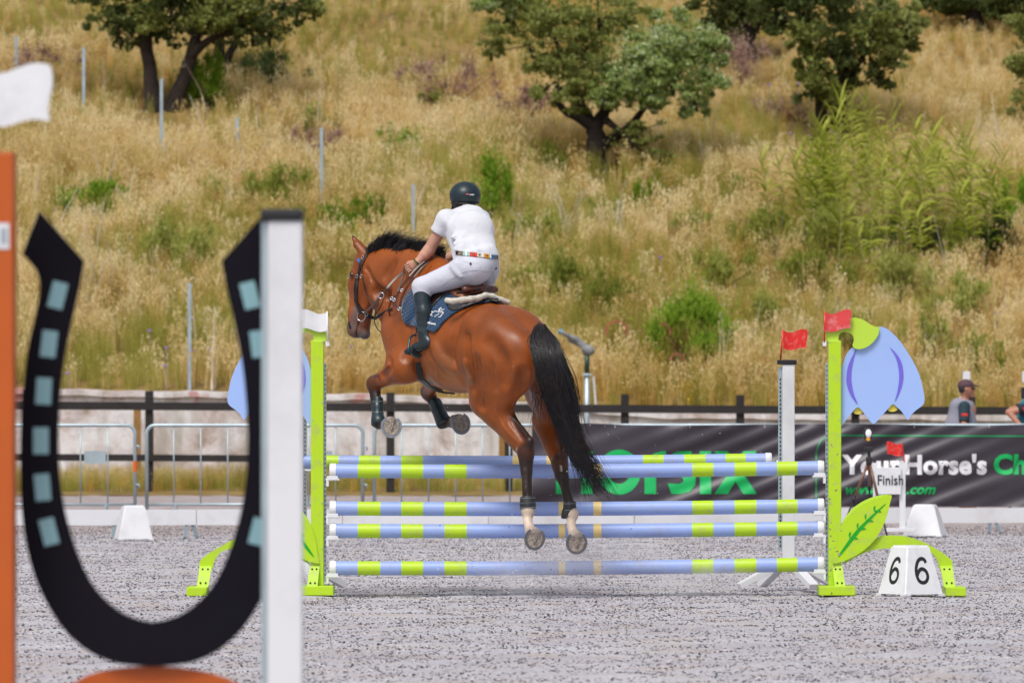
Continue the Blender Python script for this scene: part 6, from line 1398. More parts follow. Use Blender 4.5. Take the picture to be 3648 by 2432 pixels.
# brown wisps on the inner side of the thigh
def wisps(n, seed):
    rg = np.random.default_rng(seed); out = []
    for _ in range(n):
        x0 = rg.uniform(1895, 1965); y0 = rg.uniform(1330, 1420); x1 = x0 + rg.uniform(-25, 30); y1 = y0 + rg.uniform(60, 130)
        tt = np.linspace(0, 1, K); sx = x0 + (x1 - x0) * tt + np.sin(tt * 3 + rg.uniform(0, 6)) * 7; sy = y0 + (y1 - y0) * tt
        d = -.93 + .06 * tt + rg.uniform(-.03, .03)
        out.append([np.array(P(a, b, c)) for a, b, c in zip(sx, sy, d)])
    return np.array(out)
strands('tail_hair', wisps(60, 4), .0018, .0006, mhairb, tl)

# mane: standing hair along the crest
def mane_paths(n, seed, hmin, hmax, lean):
    rg = np.random.default_rng(seed); u = rg.uniform(0, 1, n) ** .9 * (len(CREST) - 1.001)
    C = samp(CREST, u); un = u / (len(CREST) - 1); kk = 9; s = np.linspace(0, 1, kk)[None, :, None]
    side = rg.normal(0, .022, n)
    env = np.interp(un, [0, .1, .3, .55, .8, .9, 1], [.8, .95, 1.1, 1.1, .7, .5, .5])
    cl = np.sin(np.round(un * 26) * 12.9) * .5 + .5
    Lh = rg.uniform(hmin, hmax, n) * env * (.75 + .5 * cl)
    cn = np.round(un * 34); cj = np.sin(cn * 12.9898) * 43758.5; cj = cj - np.floor(cj)
    up = np.stack([lean * .25 + .16 * rg.normal(0, 1, n) + .7 * (cj - .45), -.15 + .25 * rg.normal(0, 1, n), np.ones(n)], -1); up /= np.linalg.norm(up, axis=1, keepdims=True)
    sweep = np.stack([(.30 + .5 * cj) * lean, rg.normal(-.1, .2, n), np.full(n, -.12)], -1)
    base = C + HR * side[:, None] - np.array([0, 0, .008]) - np.abs(side)[:, None] * np.array([0, 0, .55])
    Pp = base[:, None, :] + up[:, None, :] * (Lh[:, None, None] * s) + sweep[:, None, :] * (Lh[:, None, None] * s ** 2)
    Pp[..., 2] += .004 * np.sin(s[..., 0] * 7 + rg.uniform(0, 6, n)[:, None])
    return Pp
mn_core = SDF()
for a, b in zip(CREST[:-1], CREST[1:]):
    mn_core.ec(a + np.array([0, 0, -.004]), b + np.array([0, 0, -.004]), (.022, .034), (.022, .034), up=(0, 0, 1), k=.03, col=BLK)
mn = mn_core.build('mane', mhair, h=.010, parent=horse)
strands('mane_hair', mane_paths(2600, 5, .055, .10, .7), .0026, .0008, mhair, mn)
strands('mane_hair', mane_paths(420, 6, .10, .145, 1.0), .0024, .0006, mhair, mn)
# ------------------------------------------------------------------ tack
mleather = mat('brown_leather', (.060, .024, .014), rough=.38, var=.3, vscale=30, bump=.2, bscale=200, bdist=.002)
mleatherd = mat('dark_leather', (.020, .011, .010), rough=.4, var=.3, vscale=30)
mblackl = mat('black_leather', (.010, .010, .012), rough=.45)
msteel = mat('steel', (.55, .56, .6), rough=.22, metal=.9)
def cs(x, y, x0=1200, y0=800, k=3.485): return (x0 + x / k, y0 + y / k)
def strap(name, pts, w_, th=.004, off=.004, m=None, parent=None, free=False, n=7, dpt=None):
    """leather strap lying on the horse along photo points (or hanging free between given depths)"""
    pp = np.array(cr(pts, n))
    if free:
        dd = np.interp(np.linspace(0, 1, len(pp)), np.linspace(0, 1, len(dpt)), dpt)
        X = np.array([P(a, b, c) for (a, b), c in zip(pp[:, :2], dd)]); Nn = np.tile(np.array([-.35, -.9, .1]), (len(X), 1))
    else:
        X, Nn = hit(pp[:, 0], pp[:, 1])
        # drop jumps in depth at silhouettes
        for i in range(1, len(X)):
            if abs(X[i, 1] - X[i - 1, 1]) > .12: X[i] = np.array(P(pp[i, 0], pp[i, 1], X[i - 1, 1] - 45)); Nn[i] = Nn[i - 1]
        for _ in range(2): Nn[1:-1] = (Nn[:-2] + Nn[1:-1] + Nn[2:]) / 3; X[1:-1] = (X[:-2] + 2 * X[1:-1] + X[2:]) / 4
        Nn /= np.linalg.norm(Nn, axis=1, keepdims=True); X = X + Nn * off
    tg = np.gradient(X, axis=0); tg /= np.linalg.norm(tg, axis=1, keepdims=True) + 1e-9
    sd_ = np.cross(tg, Nn); sd_ /= np.linalg.norm(sd_, axis=1, keepdims=True) + 1e-9
    vs = []; fs = []
    for i in range(len(X)):
        a = sd_[i] * w_ / 2; b = Nn[i] * th / 2
        vs += [X[i] - a - b, X[i] - a * .85 + b, X[i] + a * .85 + b, X[i] + a - b]
    for i in range(len(X) - 1):
        for j in range(4): fs.append((i * 4 + j, i * 4 + (j + 1) % 4, i * 4 + 4 + (j + 1) % 4, i * 4 + 4 + j))
    fs.append((0, 1, 2, 3)); q = (len(X) - 1) * 4; fs.append((q + 3, q + 2, q + 1, q))
    bm = bmesh.new(); V_ = [bm.verts.new(v) for v in vs]
    for f in fs: bm.faces.new([V_[i] for i in f])
    bmesh.ops.recalc_face_normals(bm, faces=bm.faces); me = bpy.data.meshes.new(name); bm.to_mesh(me); bm.free()
    return link(name, me, m or mleather, parent)
def ringo(name, c, r, t, nrm, m, parent, elong=1.0):
    c = Vector(c); nrm = Vector(nrm).normalized(); u = nrm.cross(Vector((0, 0, 1))).normalized(); v = u.cross(nrm)
    mb = MB(); pts = [c + u * math.cos(a) * r + v * math.sin(a) * r * elong for a in np.linspace(0, 2 * math.pi, 21)]
    mb.tube(pts, t, 6, cap=False); return mb.build(name, m, parent, smooth=True)

bridle = empty('bridle', tuple(P(1300, 900, .7)), 0, 'dark leather bridle with reins and noseband on the bay horse head', 'bridle')
bt = [cs(x, y) for x, y in [(470, 292), (420, 310), (375, 370), (335, 430), (300, 490)]]
strap('crown_strap', bt, .036, m=mleather, parent=bridle, th=.008)
strap('cheek_strap', [cs(x, y) for x, y in [(300, 480), (278, 580), (262, 680), (246, 790), (240, 900), (262, 1010), (292, 1105)]], .022, parent=bridle, m=mleatherd, th=.008)
strap('cheek_strap', [cs(x, y) for x, y in [(312, 500), (318, 620), (335, 730), (372, 850), (430, 945), (470, 985)]], .013, parent=bridle, m=mleather)
strap('cheek_strap', [cs(x, y) for x, y in [(290, 560), (240, 660), (222, 800), (225, 920), (232, 965)]], .014, parent=bridle, m=mleatherd)
strap('noseband', [cs(x, y) for x, y in [(228, 930), (275, 1010), (330, 1085), (400, 1135), (450, 1155), (500, 1150)]], .026, parent=bridle, m=mblackl, th=.008)
strap('browband', [cs(x, y) for x, y in [(268, 430), (276, 445), (290, 470)]], .022, parent=bridle, m=mat('blue_browband', (.03, .16, .40), rough=.3), th=.008)
for x, y in ((325, 405), (256, 640), (310, 640), (368, 1108)):
    c, n_ = hit(*cs(x, y)); ringo('buckle', c[0] + n_[0] * .008, .009, .0022, n_[0], msteel, bridle, 1.3)
c, n_ = hit(*cs(312, 1130)); ringo('bit_ring', c[0] + n_[0] * .012, .036, .0042, (-.55, -.8, .0), msteel, bridle, .95)
BITD = c[0][1] - 45
# reins run from the bit to the hand
strap('rein', [cs(x, y) for x, y in [(322, 1112), (440, 1005), (545, 885), (620, 790), (740, 660), (860, 570), (950, 520)]], .019, m=mleather, parent=bridle, free=True, dpt=[BITD - .03, .42, .24, .16, .20, .24, .28], th=.005)
strap('rein', [cs(x, y) for x, y in [(930, 450), (860, 490), (830, 560), (818, 640), (760, 830), (725, 960)]], .013, m=mleather, parent=bridle, free=True, dpt=[.24, .2, .14, .1, .06, .06], th=.004)

br = empty('breastplate', tuple(P(1420, 1050, .2)), 0, 'brown leather breastplate and martingale straps on the neck of the bay horse', 'harness')
strap('neck_strap', [cs(x, y) for x, y in [(1110, 440), (1010, 520), (900, 640), (800, 780), (740, 880), (690, 900), (655, 1000), (640, 1060), (668, 1150)]], .014, parent=br, free=True, dpt=[.10, .07, .04, .06, .10, .14, .18, .22, .26])
strap('neck_strap', [cs(x, y) for x, y in [(1160, 455), (1060, 530), (960, 650), (880, 760), (840, 830), (800, 920), (782, 1030)]], .013, parent=br, free=True, dpt=[.04, .0, -.02, -.01, .02, .04, .05])
strap('neck_strap', [cs(x, y) for x, y in [(718, 930), (715, 985), (740, 1020), (775, 1042)]], .016, parent=br, m=mat('mauve_leather', (.10, .05, .08), rough=.4), free=True, dpt=[.06, .05, .05, .05])
strap('martingale_strap', [cs(x, y) for x, y in [(540, 880), (505, 990), (480, 1080), (462, 1180)]], .012, parent=br, free=True, dpt=[.2, .3, .38, .42])
strap('martingale_strap', [cs(x, y) for x, y in [(568, 895), (572, 950), (540, 1020), (492, 1100), (466, 1190), (490, 1270), (545, 1335), (605, 1350)]], .009, parent=br, free=True, dpt=[.2, .28, .34, .38, .42, .40, .36, .32])
strap('martingale_strap', [cs(x, y) for x, y in [(470, 1170), (540, 1120), (610, 1080), (690, 1045)]], .022, parent=br, m=mblackl, free=True, dpt=[.44, .42, .38, .30])
ringo('ring', P(*cs(550, 880), .17), .021, .003, (-.3, -.9, .1), msteel, br)
for x, y, d in ((805, 813, -.01), (712, 935, .04), (680, 915, .13), (772, 1045, .03)):
    ringo('ring', P(*cs(x, y), d), .011, .0035, (-.3, -.9, .1), msteel, br, .8)

# ---- sheets draped over the trunk: outline in photo pixels, projected on the horse, then mirrored across its spine
def drape(name, poly, off, th, m, parent, step=7.0, mirror=True, midx=None, uvs=False):
    poly = np.array(cr([tuple(p) for p in poly], 5, closed=True)); xs = np.arange(poly[:, 0].min(), poly[:, 0].max() + step, step); ys = np.arange(poly[:, 1].min(), poly[:, 1].max() + step, step)
    def inside(px, py):
        c = False; j = len(poly) - 1
        for i in range(len(poly)):
            if (poly[i, 1] > py) != (poly[j, 1] > py) and px < (poly[j, 0] - poly[i, 0]) * (py - poly[i, 1]) / (poly[j, 1] - poly[i, 1]) + poly[i, 0]: c = not c
            j = i
        return c
    from mathutils.geometry import delaunay_2d_cdt
    inner = [(x, y) for x in xs for y in ys if inside(x, y) and ((poly - (x, y)) ** 2).sum(1).min() > (step * .45) ** 2]
    vin = [Vector(p) for p in poly] + [Vector(p) for p in inner]
    o_v, _, o_f, *_r = delaunay_2d_cdt(vin, [], [list(range(len(poly)))], 1, 1e-4)
    faces = [tuple(f) for f in o_f]; pp = np.array([(v.x, v.y) for v in o_v]); pts = pp; X, Nn = hit(pp[:, 0], pp[:, 1])
    # relax normals over the sheet
    nb = [[] for _ in pts]
    for f in faces:
        for a in range(3): nb[f[a]] += [f[(a + 1) % 3], f[(a + 2) % 3]]
    for _ in range(4): Nn = np.array([Nn[i] + Nn[nb[i]].mean(0) if nb[i] else Nn[i] for i in range(len(Nn))]); Nn /= np.linalg.norm(Nn, axis=1, keepdims=True)
    X = X + Nn * off; n = len(X)
    sets = [(X, X + Nn * th, False)]
    if mirror:
        def mir(A): r = (A - DOCK) @ HR; return A - 2 * r[:, None] * HR
        sets.append((mir(X), mir(X + Nn * th), True))
    vs = []; fs = []
    edge = {}
    for f in faces:
        for a in range(3):
            e = (f[a], f[(a + 1) % 3]); edge[e] = 1
    rim = [e for e in edge if (e[1], e[0]) not in edge]
    for lo_, hi_, fl in sets:
        b = len(vs); vs += list(lo_) + list(hi_)
        for f in faces: fs.append(tuple(b + n + i for i in f)); fs.append(tuple(b + i for i in f[::-1]))
        for a, c in rim: fs.append((b + a, b + c, b + n + c, b + n + a))
    bm = bmesh.new(); V_ = [bm.verts.new(v) for v in vs]
    for f in fs: bm.faces.new([V_[i] for i in f])
    bmesh.ops.recalc_face_normals(bm, faces=bm.faces); me = bpy.data.meshes.new(name); bm.to_mesh(me); bm.free()
    return link(name, me, m, parent, smooth=True)

mcloth = mat('quilted_navy', (.002, .038, .105), rough=.8, var=.15, vscale=20, sheen=.3)
def quilt(m):
    t = m.node_tree; N = t.nodes; b = N['Principled BSDF']; tc = N.new('ShaderNodeTexCoord')
    mp = N.new('ShaderNodeMapping'); mp.inputs['Rotation'].default_value = (0, math.radians(35), 0); t.links.new(tc.outputs['Object'], mp.inputs['Vector'])
    w1 = N.new('ShaderNodeTexWave'); w1.inputs['Scale'].default_value = 14; w1.bands_direction = 'X'; t.links.new(mp.outputs[0], w1.inputs['Vector'])
    w2 = N.new('ShaderNodeTexWave'); w2.inputs['Scale'].default_value = 14; w2.bands_direction = 'Z'; t.links.new(mp.outputs[0], w2.inputs['Vector'])
    ad = N.new('ShaderNodeMath'); ad.operation = 'MULTIPLY'; t.links.new(w1.outputs['Fac'], ad.inputs[0]); t.links.new(w2.outputs['Fac'], ad.inputs[1])
    bp = N.new('ShaderNodeBump'); bp.inputs['Strength'].default_value = .7; bp.inputs['Distance'].default_value = .006
    t.links.new(ad.outputs[0], bp.inputs['Height']); t.links.new(bp.outputs[0], b.inputs['Normal'])
quilt(mcloth)
cloth_poly = [(1462, 1040), (1443, 1070), (1435, 1105), (1440, 1138), (1455, 1156), (1480, 1163), (1520, 1175), (1548, 1183), (1562, 1174), (1588, 1144), (1620, 1118), (1660, 1098), (1700, 1084), (1735, 1081), (1752, 1076), (1745, 1062), (1730, 1052), (1680, 1040), (1640, 1010), (1600, 1000), (1540, 990), (1490, 1005)]
sc_ = drape('saddle_cloth', cloth_poly, .006, .010, mcloth, None)
tag(sc_, 'quilted navy blue saddle cloth with white horse and rider emblem under the saddle', 'saddle cloth')
def emb(px, y): return (1400 + px / 2.24, 600 + y / 2.24)
mwhite_t = mat('white_thread', (.75, .76, .78), rough=.7)
def mark(pts, w_, name='emblem', par=None):
    pp = np.array(cr(pts, 5)); X, Nn = hit(pp[:, 0], pp[:, 1]); X = X + Nn * .019
    mb = MB(); mb.tube([Vector(x) for x in X], w_, 5); return mb
em = MB()
for pts, w_ in [(a__, b__ * .62) for a__, b__ in [([(280, 1195), (300, 1180), (318, 1172)], .005), ([(300, 1160), (315, 1150), (328, 1155), (322, 1170), (305, 1190)], .006), ([(318, 1172), (328, 1188)], .004),
                ([(330, 1160), (350, 1150), (370, 1155), (388, 1150), (400, 1142), (420, 1136)], .006), ([(378, 1150), (385, 1132), (398, 1130)], .008), ([(392, 1128), (396, 1126)], .010),
                ([(345, 1195), (358, 1182), (372, 1176), (380, 1165)], .005), ([(375, 1195), (392, 1192), (400, 1178), (412, 1165), (400, 1152)], .006), ([(385, 1160), (402, 1158)], .005)]]:
    k = mark([emb(*p) for p in pts], w_); em.add(k.v, k.f)
em.build('horse_emblem', mwhite_t, sc_, smooth=True)
# embroidered letters, drawn as strokes in a unit cell
GL = {'r': [[(0, 0), (0, .6)], [(0, .4), (.3, .6), (.5, .55)]], 'd': [[(.5, 0), (.5, 1)], [(.5, .1), (.1, 0), (0, .3), (.1, .6), (.5, .5)]], 'u': [[(0, .6), (.05, .1), (.3, 0), (.5, .1), (.5, .6)]], 's': [[(.5, .55), (.1, .6), (.1, .35), (.45, .25), (.4, 0), (0, .05)]],
      'E': [[(.55, 1), (0, 1), (0, 0), (.55, 0)], [(0, .5), (.45, .5)]], 'q': [[(.5, .6), (.5, -.35)], [(.5, .1), (.1, 0), (0, .3), (.1, .6), (.5, .5)]]}
wl = MB(); x_ = 281.0
for ch in 'dusEquus':
    for st in GL[ch]:
        k = mark([emb(x_ + p[0] * 13, 1240 + (x_ - 281) * .20 - p[1] * (15)) for p in st], .0024); wl.add(k.v, k.f)
    x_ += 9.2 if ch != 'E' else 10.5
wl.build('lettering', mwhite_t, sc_, smooth=True)

# ---- saddle
sad = empty('saddle', tuple(T(.9, .08)), 0, 'brown leather jumping saddle with white fleece edged pad under the rider', 'saddle')
S_ = SDF()
lth = (.12, .05, .03)
S_.ec(T(.78, .045), T(1.02, .055), (.105, .030), (.085, .026), up=HT, k=.03)
for s in (-1, 1): S_.ec(T(.77, .050, .07 * s), T(.755, .070, .0), (.055, .016), (.055, .018), up=HT, k=.03)
S_.ec(T(1.02, .06), T(1.15, .10), (.075, .028), (.055, .030), up=HT, k=.03)
S_.ec(T(.745, .075, -.13), T(.735, .088, 0), (.03, .024), (.03, .026), up=HT, k=.03); S_.ec(T(.745, .075, .13), T(.735, .088, 0), (.03, .024), (.03, .026), up=HT, k=.03)
mseat = mat('chestnut_leather', (.105, .030, .018), rough=.3, var=.2, vscale=25, coat=.15)
S_.build('seat', mseat, h=.007, parent=sad)
mb = MB(); mb.tube([Vector(v) for v in cr([tuple(T(.80, .030, -.155)), tuple(T(.74, .060, -.13)), tuple(T(.712, .082, -.06)), tuple(T(.705, .090, 0)), tuple(T(.712, .082, .06)), tuple(T(.74, .060, .13))], 5)], .007, 6); mb.build('piping', mleatherd, sad, smooth=True)
S2 = SDF()
for s in (-1, 1): S2.ec(T(.765, .015, .10 * s), T(1.05, .0, .10 * s), (.06, .030), (.05, .03), up=HT, k=.03)
S2.build('panel', mat('tan_leather', (.25, .10, .045), rough=.45), h=.009, parent=sad)
drape('flap', [(1478, 1015), (1490, 1070), (1522, 1112), (1545, 1100), (1578, 1065), (1622, 1040), (1668, 1022), (1665, 990), (1600, 985), (1530, 990)], .018, .008, mleatherd, sad)
fl = SDF(); fp = [emb(432, 1052), emb(480, 1058), emb(550, 1048), emb(620, 1040), emb(690, 1030), emb(735, 1012), emb(790, 1020), emb(860, 1048), emb(915, 1068)]
fd = [-.42, -.43, -.43, -.41, -.37, -.31, -.27, -.23, -.20]
fpts = [Pn(a, b, d) for (a, b), d in zip(fp, fd)]
for a, b in zip(fpts[:-1], fpts[1:]): fl.ec(a, b, .020, .020, k=.012, col=(.62, .58, .50))
mfl = mat('fleece', (.60, .56, .48), rough=.95, var=.12, vscale=60, bump=1.0, bscale=120, bdist=.01, sheen=.5)
fo = fl.build('fleece_roll', mfl, h=.007, parent=sad)
drape('half_pad', [(1592, 1068), (1598, 1100), (1620, 1112), (1660, 1100), (1700, 1086), (1740, 1080), (1768, 1084), (1776, 1082), (1760, 1066), (1735, 1058), (1690, 1062), (1640, 1070)], .017, .006, mblackl, sad)
# girth along the belly
strap('girth', [(1490, 1290), (1497, 1335), (1512, 1358), (1530, 1374), (1552, 1386)], .05, parent=sad, m=mblackl, off=.004, th=.010)
strap('girth', [(1552, 1386), (1580, 1394), (1620, 1399)], .02, parent=sad, m=mblackl, off=.006, th=.014)

# ---- brushing boots on the legs
mboot = mat('dark_teal_shell', (.012, .030, .038), rough=.42, var=.15, vscale=30, coat=.1)
mbootk = mat('black_shell', (.016, .018, .022), rough=.5, var=.2, vscale=40)
mgrey = mat('grey_piping', (.16, .18, .19), rough=.6)
def legboot(a, b, ra, rb, m, label, piping=True, wrap=None):
    o_ = SDF(); a = np.array(a); b = np.array(b)
    for i, (q0, q1) in enumerate(((0, .35), (.35, .7), (.7, 1))):
        o_.ec(a + (b - a) * q0, a + (b - a) * q1, (ra[0] + (rb[0] - ra[0]) * q0, ra[1] + (rb[1] - ra[1]) * q0), (ra[0] + (rb[0] - ra[0]) * q1, ra[1] + (rb[1] - ra[1]) * q1), up=(0, 1, 0), k=.01)
    if wrap is not None: o_.el(wrap[0], wrap[1], k=.02)
    n = (b - a) / np.linalg.norm(b - a); o_.cut(a + n * .0, -n, .12); o_.cut(b, n, .12)
    r = o_.build('brushing_boot', m, h=.006, parent=None); tag(r, label, 'leg boot', 'protective boots on the legs of the bay horse')
    if piping:
        sd_ = np.cross(n, (0, 1, 0)); sd_ /= np.linalg.norm(sd_)
        for q in (.12, .5, .88):
            rr = ra[0] + (rb[0] - ra[0]) * q + .002; ry = ra[1] + (rb[1] - ra[1]) * q + .002
            mb = MB(); mb.tube([Vector(a + (b - a) * q + sd_ * math.sin(t) * rr + np.array([0, -1, 0]) * math.cos(t) * ry) for t in np.linspace(-1.5, 1.5, 12)], .0028, 5)
            mb.build('strap', mgrey, r, smooth=True)
    return r
legboot(P(1345, 1418, .37), P(1346, 1516, .30), (.040, .044), (.044, .050), mboot, 'dark teal brushing boot on the left foreleg, nearest the green post', wrap=(np.array(P(1349, 1500, .29)), (.052, .05, .05)))
legboot(P(1549, 1430, .66), P(1583, 1512, .54), (.046, .050), (.052, .052), mboot, 'dark teal brushing boot on the right foreleg below the girth', wrap=(np.array(P(1583, 1503, .55)), (.055, .05, .045)))
legboot(P(1879, 1768, -.775), P(1881, 1812, -.79), (.050, .050), (.056, .056), mbootk, 'black fetlock boot with grey logo straps on the left hind leg')
legboot(P(2029, 1786, -.485), P(2031, 1845, -.50), (.044, .046), (.042, .048), mbootk, 'black fetlock boot with long inner guard on the right hind leg', wrap=(np.array(P(2012, 1838, -.50)), (.026, .035, .055)))

# ------------------------------------------------------------------ rider
SKIN = (.52, .27, .19)
rider = empty('person', tuple(T(.85, .1)), 0, 'rider in white polo shirt, white breeches and dark helmet leaning forward over the horse', 'person')
def rl(v, side): return v
hipL, hipR = Pn(1672, 962, -.20), Pn(1724, 962, .0)
kneeL = Pn(1502, 1022, -.14); ankL = Pn(1513, 1192, -.19); toeL = Pn(1455, 1252, -.08)
kneeR = T(1.14, -.03, .36); ankR = T(.98, -.38, .38); toeR = T(1.12, -.44, .40)
waist = Pn(1694, 908, -.10); chest = Pn(1674, 825, .04); shd = Pn(1658, 784, .15); neck0 = Pn(1666, 764, .21); head = Pn(1656, 706, .32)
RS = np.array([.86, .51, 0.0])     # rider's right
shL = Pn(1590, 782, .08); wrL = Pn(1487, 938, .26); hdL = Pn(1471, 950, .31)
for _q in range(12):
    if hs_.ev(np.array([hdL, wrL])).min() < .045: hdL = hdL + np.array([0, -.03, 0]); wrL = wrL + np.array([0, -.025, 0])
elbL = Pn(1527, 893, min(.12, wrL[1] - 45 + .02))
shR = Pn(1710, 784, .25); elbR = Pn(1662, 885, .52); wrR = Pn(1570, 930, .50); hdR = Pn(1545, 940, .50)
B = SDF()
B.ec(waist, chest, (.12, .08), (.13, .09), up=(0, -1, 0), k=.03, col=SKIN); B.ec(chest, shd, (.13, .09), (.13, .07), up=(0, -1, 0), k=.03, col=SKIN)
B.ec(shd, neck0, .06, .05, k=.03, col=SKIN); B.ec(neck0, head, .048, .05, k=.02, col=SKIN)
B.el(head + np.array([0, 0, .01]), (.072, .088, .100), k=.02, col=SKIN)
B.el(head + np.array([-.06, .08, -.03]), (.02, .02, .02), k=.015, col=SKIN)    # nose side of the face, turned away
for s_ in (-1, 1): B.el(head + RS * .076 * s_ + np.array([0, .0, -.012]), (.012, .018, .028), k=.006, col=SKIN)
B.ec(Pn(1694, 940, -.10), waist, (.13, .10), (.12, .08), up=(0, -1, 0), k=.04, col=SKIN)
for sh, el, wr, hd_, s_ in ((shL, elbL, wrL, hdL, -1), (shR, elbR, wrR, hdR, 1)):
    B.ec(sh, el, .050, .039, k=.03, col=SKIN); B.el(el, (.036, .036, .036), k=.02, col=SKIN)
    B.ec(el, el + (wr - el) * .35, .040, .039, k=.015, col=SKIN); B.ec(el + (wr - el) * .35, wr, .038, .026, k=.01, col=SKIN)
    ax = (hd_ - wr) / np.linalg.norm(hd_ - wr); B.ec(wr, hd_, (.024, .030), (.020, .036), up=(0, 0, 1), k=.012, col=SKIN)
    dn = np.array([0, 0, -1.0]) - ax * -ax[2]; dn /= np.linalg.norm(dn); sdv = np.cross(ax, dn)
    for j, (o_, ln) in enumerate(((.028, .030), (.010, .034), (-.008, .033), (-.025, .027))):
        k0 = hd_ + dn * o_ * -1 + ax * .010 + sdv * .004
        k1 = k0 + ax * ln; k2 = k1 - sdv * .022 * s_ - ax * .006 + dn * .004; k3 = k2 - ax * .022 - sdv * .006 * s_
        B.ec(k0, k1, .0095, .009, k=.003, col=SKIN); B.ec(k1, k2, .009, .0085, k=.002, col=SKIN); B.ec(k2, k3, .0085, .0075, k=.002, col=SKIN)
    th0 = hd_ - dn * .026 - ax * .015; B.ec(th0, th0 + ax * .030 - dn * .014, .012, .010, k=.006, col=SKIN); B.ec(th0 + ax * .030 - dn * .014, th0 + ax * .050 - dn * .004 - sdv * .01 * s_, .010, .008, k=.003, col=SKIN)
for hp, kn, an in ((hipL, kneeL, ankL), (hipR, kneeR, ankR)):
    B.ec(hp, kn, .075, .048, k=.03, col=SKIN); B.ec(kn, an, .048, .032, k=.02, col=SKIN)
mskin = mat('skin', SKIN, rough=.5, attr='Col', var=.06, vscale=20)
mskin.node_tree.nodes['Principled BSDF'].inputs['Subsurface Weight'].default_value = .08
mskin.node_tree.nodes['Principled BSDF'].inputs['Subsurface Radius'].default_value = (.02, .008, .004)
B.build('body', mskin, h=.0045, parent=rider)

mshirt = mat('white_shirt', (.60, .61, .66), rough=.75, attr=None, bump=.5, bscale=7, bdist=.04, sheen=.1)
SH = SDF()
SH.ec(waist + np.array([0, 0, -.02]), chest, (.158, .105), (.160, .115), up=(0, -1, 0), k=.03)
SH.ec(chest, shd, (.160, .115), (.148, .088), up=(0, -1, 0), k=.05)
SH.el(chest + np.array([.015, -.045, .03]), (.13, .07, .11), k=.06)
SH.ec(shL, shR, .068, .068, k=.05)
SH.ec(shd, neck0, .085, .058, k=.03)
for sh, el in ((shL, elbL), (shR, elbR)):
    d_ = (el - sh) / np.linalg.norm(el - sh)
    hem = sh + d_ * .115
    SH.ec(sh, hem + d_ * .04, .068, .064, k=.03); SH.cut(hem, d_, .10)
SH.cut(neck0 + (head - neck0) * .22, head - neck0, .08)
# folds: thin ridges at the waist and under the arm
for a, b in ((Pn(1622, 890, -.16), Pn(1660, 870, -.13)), (Pn(1620, 868, -.15), Pn(1650, 838, -.10)), (Pn(1612, 845, -.10), Pn(1640, 826, -.06)), (Pn(1640, 905, -.21), Pn(1700, 892, -.23)), (Pn(1700, 900, -.22), Pn(1752, 880, -.14)), (Pn(1722, 905, -.20), Pn(1764, 896, -.12)), (Pn(1592, 790, .02), Pn(1618, 830, -.02)), (Pn(1630, 800, .0), Pn(1690, 815, -.06)), (Pn(1745, 820, .10), Pn(1700, 850, -.03)), (Pn(1748, 850, .06), Pn(1705, 872, -.08)), (Pn(1650, 868, -.13), Pn(1640, 895, -.16)), (Pn(1680, 865, -.13), Pn(1690, 895, -.19)), (Pn(1720, 850, -.05), Pn(1730, 890, -.16))):
    SH.ec(a, b, .012, .005, k=.045)
SH.build('shirt', mshirt, h=.0065, parent=rider)
# collar
CL = SDF(); CL.ec(neck0 + np.array([0, -.01, -.012]), neck0 + (head - neck0) * .30, .062, .057, k=.01); CL.cut(neck0 + (head - neck0) * .30, head - neck0, .09)
CL.build('collar', mshirt, h=.006, parent=rider)

mbre = mat('white_breeches', (.54, .55, .63), rough=.7, bump=.4, bscale=11, bdist=.025)
BR = SDF()
pel = Pn(1697, 935, -.11)
BR.ec(pel + np.array([0, 0, .02]), waist + np.array([0, 0, -.01]), (.165, .12), (.160, .108), up=(0, -1, 0), k=.03)
BR.el(hipL + np.array([.03, -.02, .01]), (.125, .125, .115), k=.05); BR.el(hipR + np.array([-.02, -.02, .01]), (.115, .115, .110), k=.05)
BR.ec(hipL + np.array([0, .02, 0]), kneeL, (.098, .108), (.062, .066), up=(0, 0, 1), k=.05); BR.ec(hipR, kneeR, (.10, .108), (.062, .066), up=(0, 0, 1), k=.05)
BR.ec(kneeL, kneeL + (ankL - kneeL) * .35, .064, .055, k=.03); BR.ec(kneeR, kneeR + (ankR - kneeR) * .35, .064, .055, k=.03)
BR.cut(waist + np.array([0, 0, -.004]), waist - pel, .19)
for a, b in ((Pn(1620, 935, -.24), Pn(1660, 960, -.30)), (Pn(1610, 950, -.24), Pn(1640, 985, -.30))):
    BR.ec(a, b, .008, .004, k=.04)
# seat seam carved between the buttocks
a = _v(Pn(1705, 930, -.26)); b = _v(Pn(1712, 1005, -.24))
BR.build('breeches', mbre, h=.0065, parent=rider)
def rhit(sdf, sx, sy, off):
    sx = np.atleast_1d(np.asarray(sx, float)); sy = np.atleast_1d(np.asarray(sy, float))
    dirs = np.stack([(sx - 1824) / F, np.ones_like(sx), -(sy - 1459.5) / F], -1); o = np.array([0, 0, CAMZ]); tt = np.full(len(sx), 44.3); bd = np.full(len(sx), 9.0); best = tt.copy(); done = np.zeros(len(sx), bool)
    for _ in range(80):
        X = o + dirs * tt[:, None]; d = sdf.ev(X); b = (d < bd) & ~done; bd = np.where(b, d, bd); best = np.where(b, tt, best); done |= d < .001; tt = np.where(done, tt, tt + np.maximum(d * .7, .002))
    X = o + dirs * best[:, None]; N_ = sdf.grad(X); return X + N_ * off, N_
def seam(sdf, pts, r_, m, name, par, off=.0):
    pp = np.array(cr(pts, 6)); X, _ = rhit(sdf, pp[:, 0], pp[:, 1], off); mb = MB(); mb.tube([Vector(x) for x in X], r_, 5); return mb.build(name, m, par, smooth=True)
mseam = mat('grey_seam', (.42, .42, .48), rough=.8)
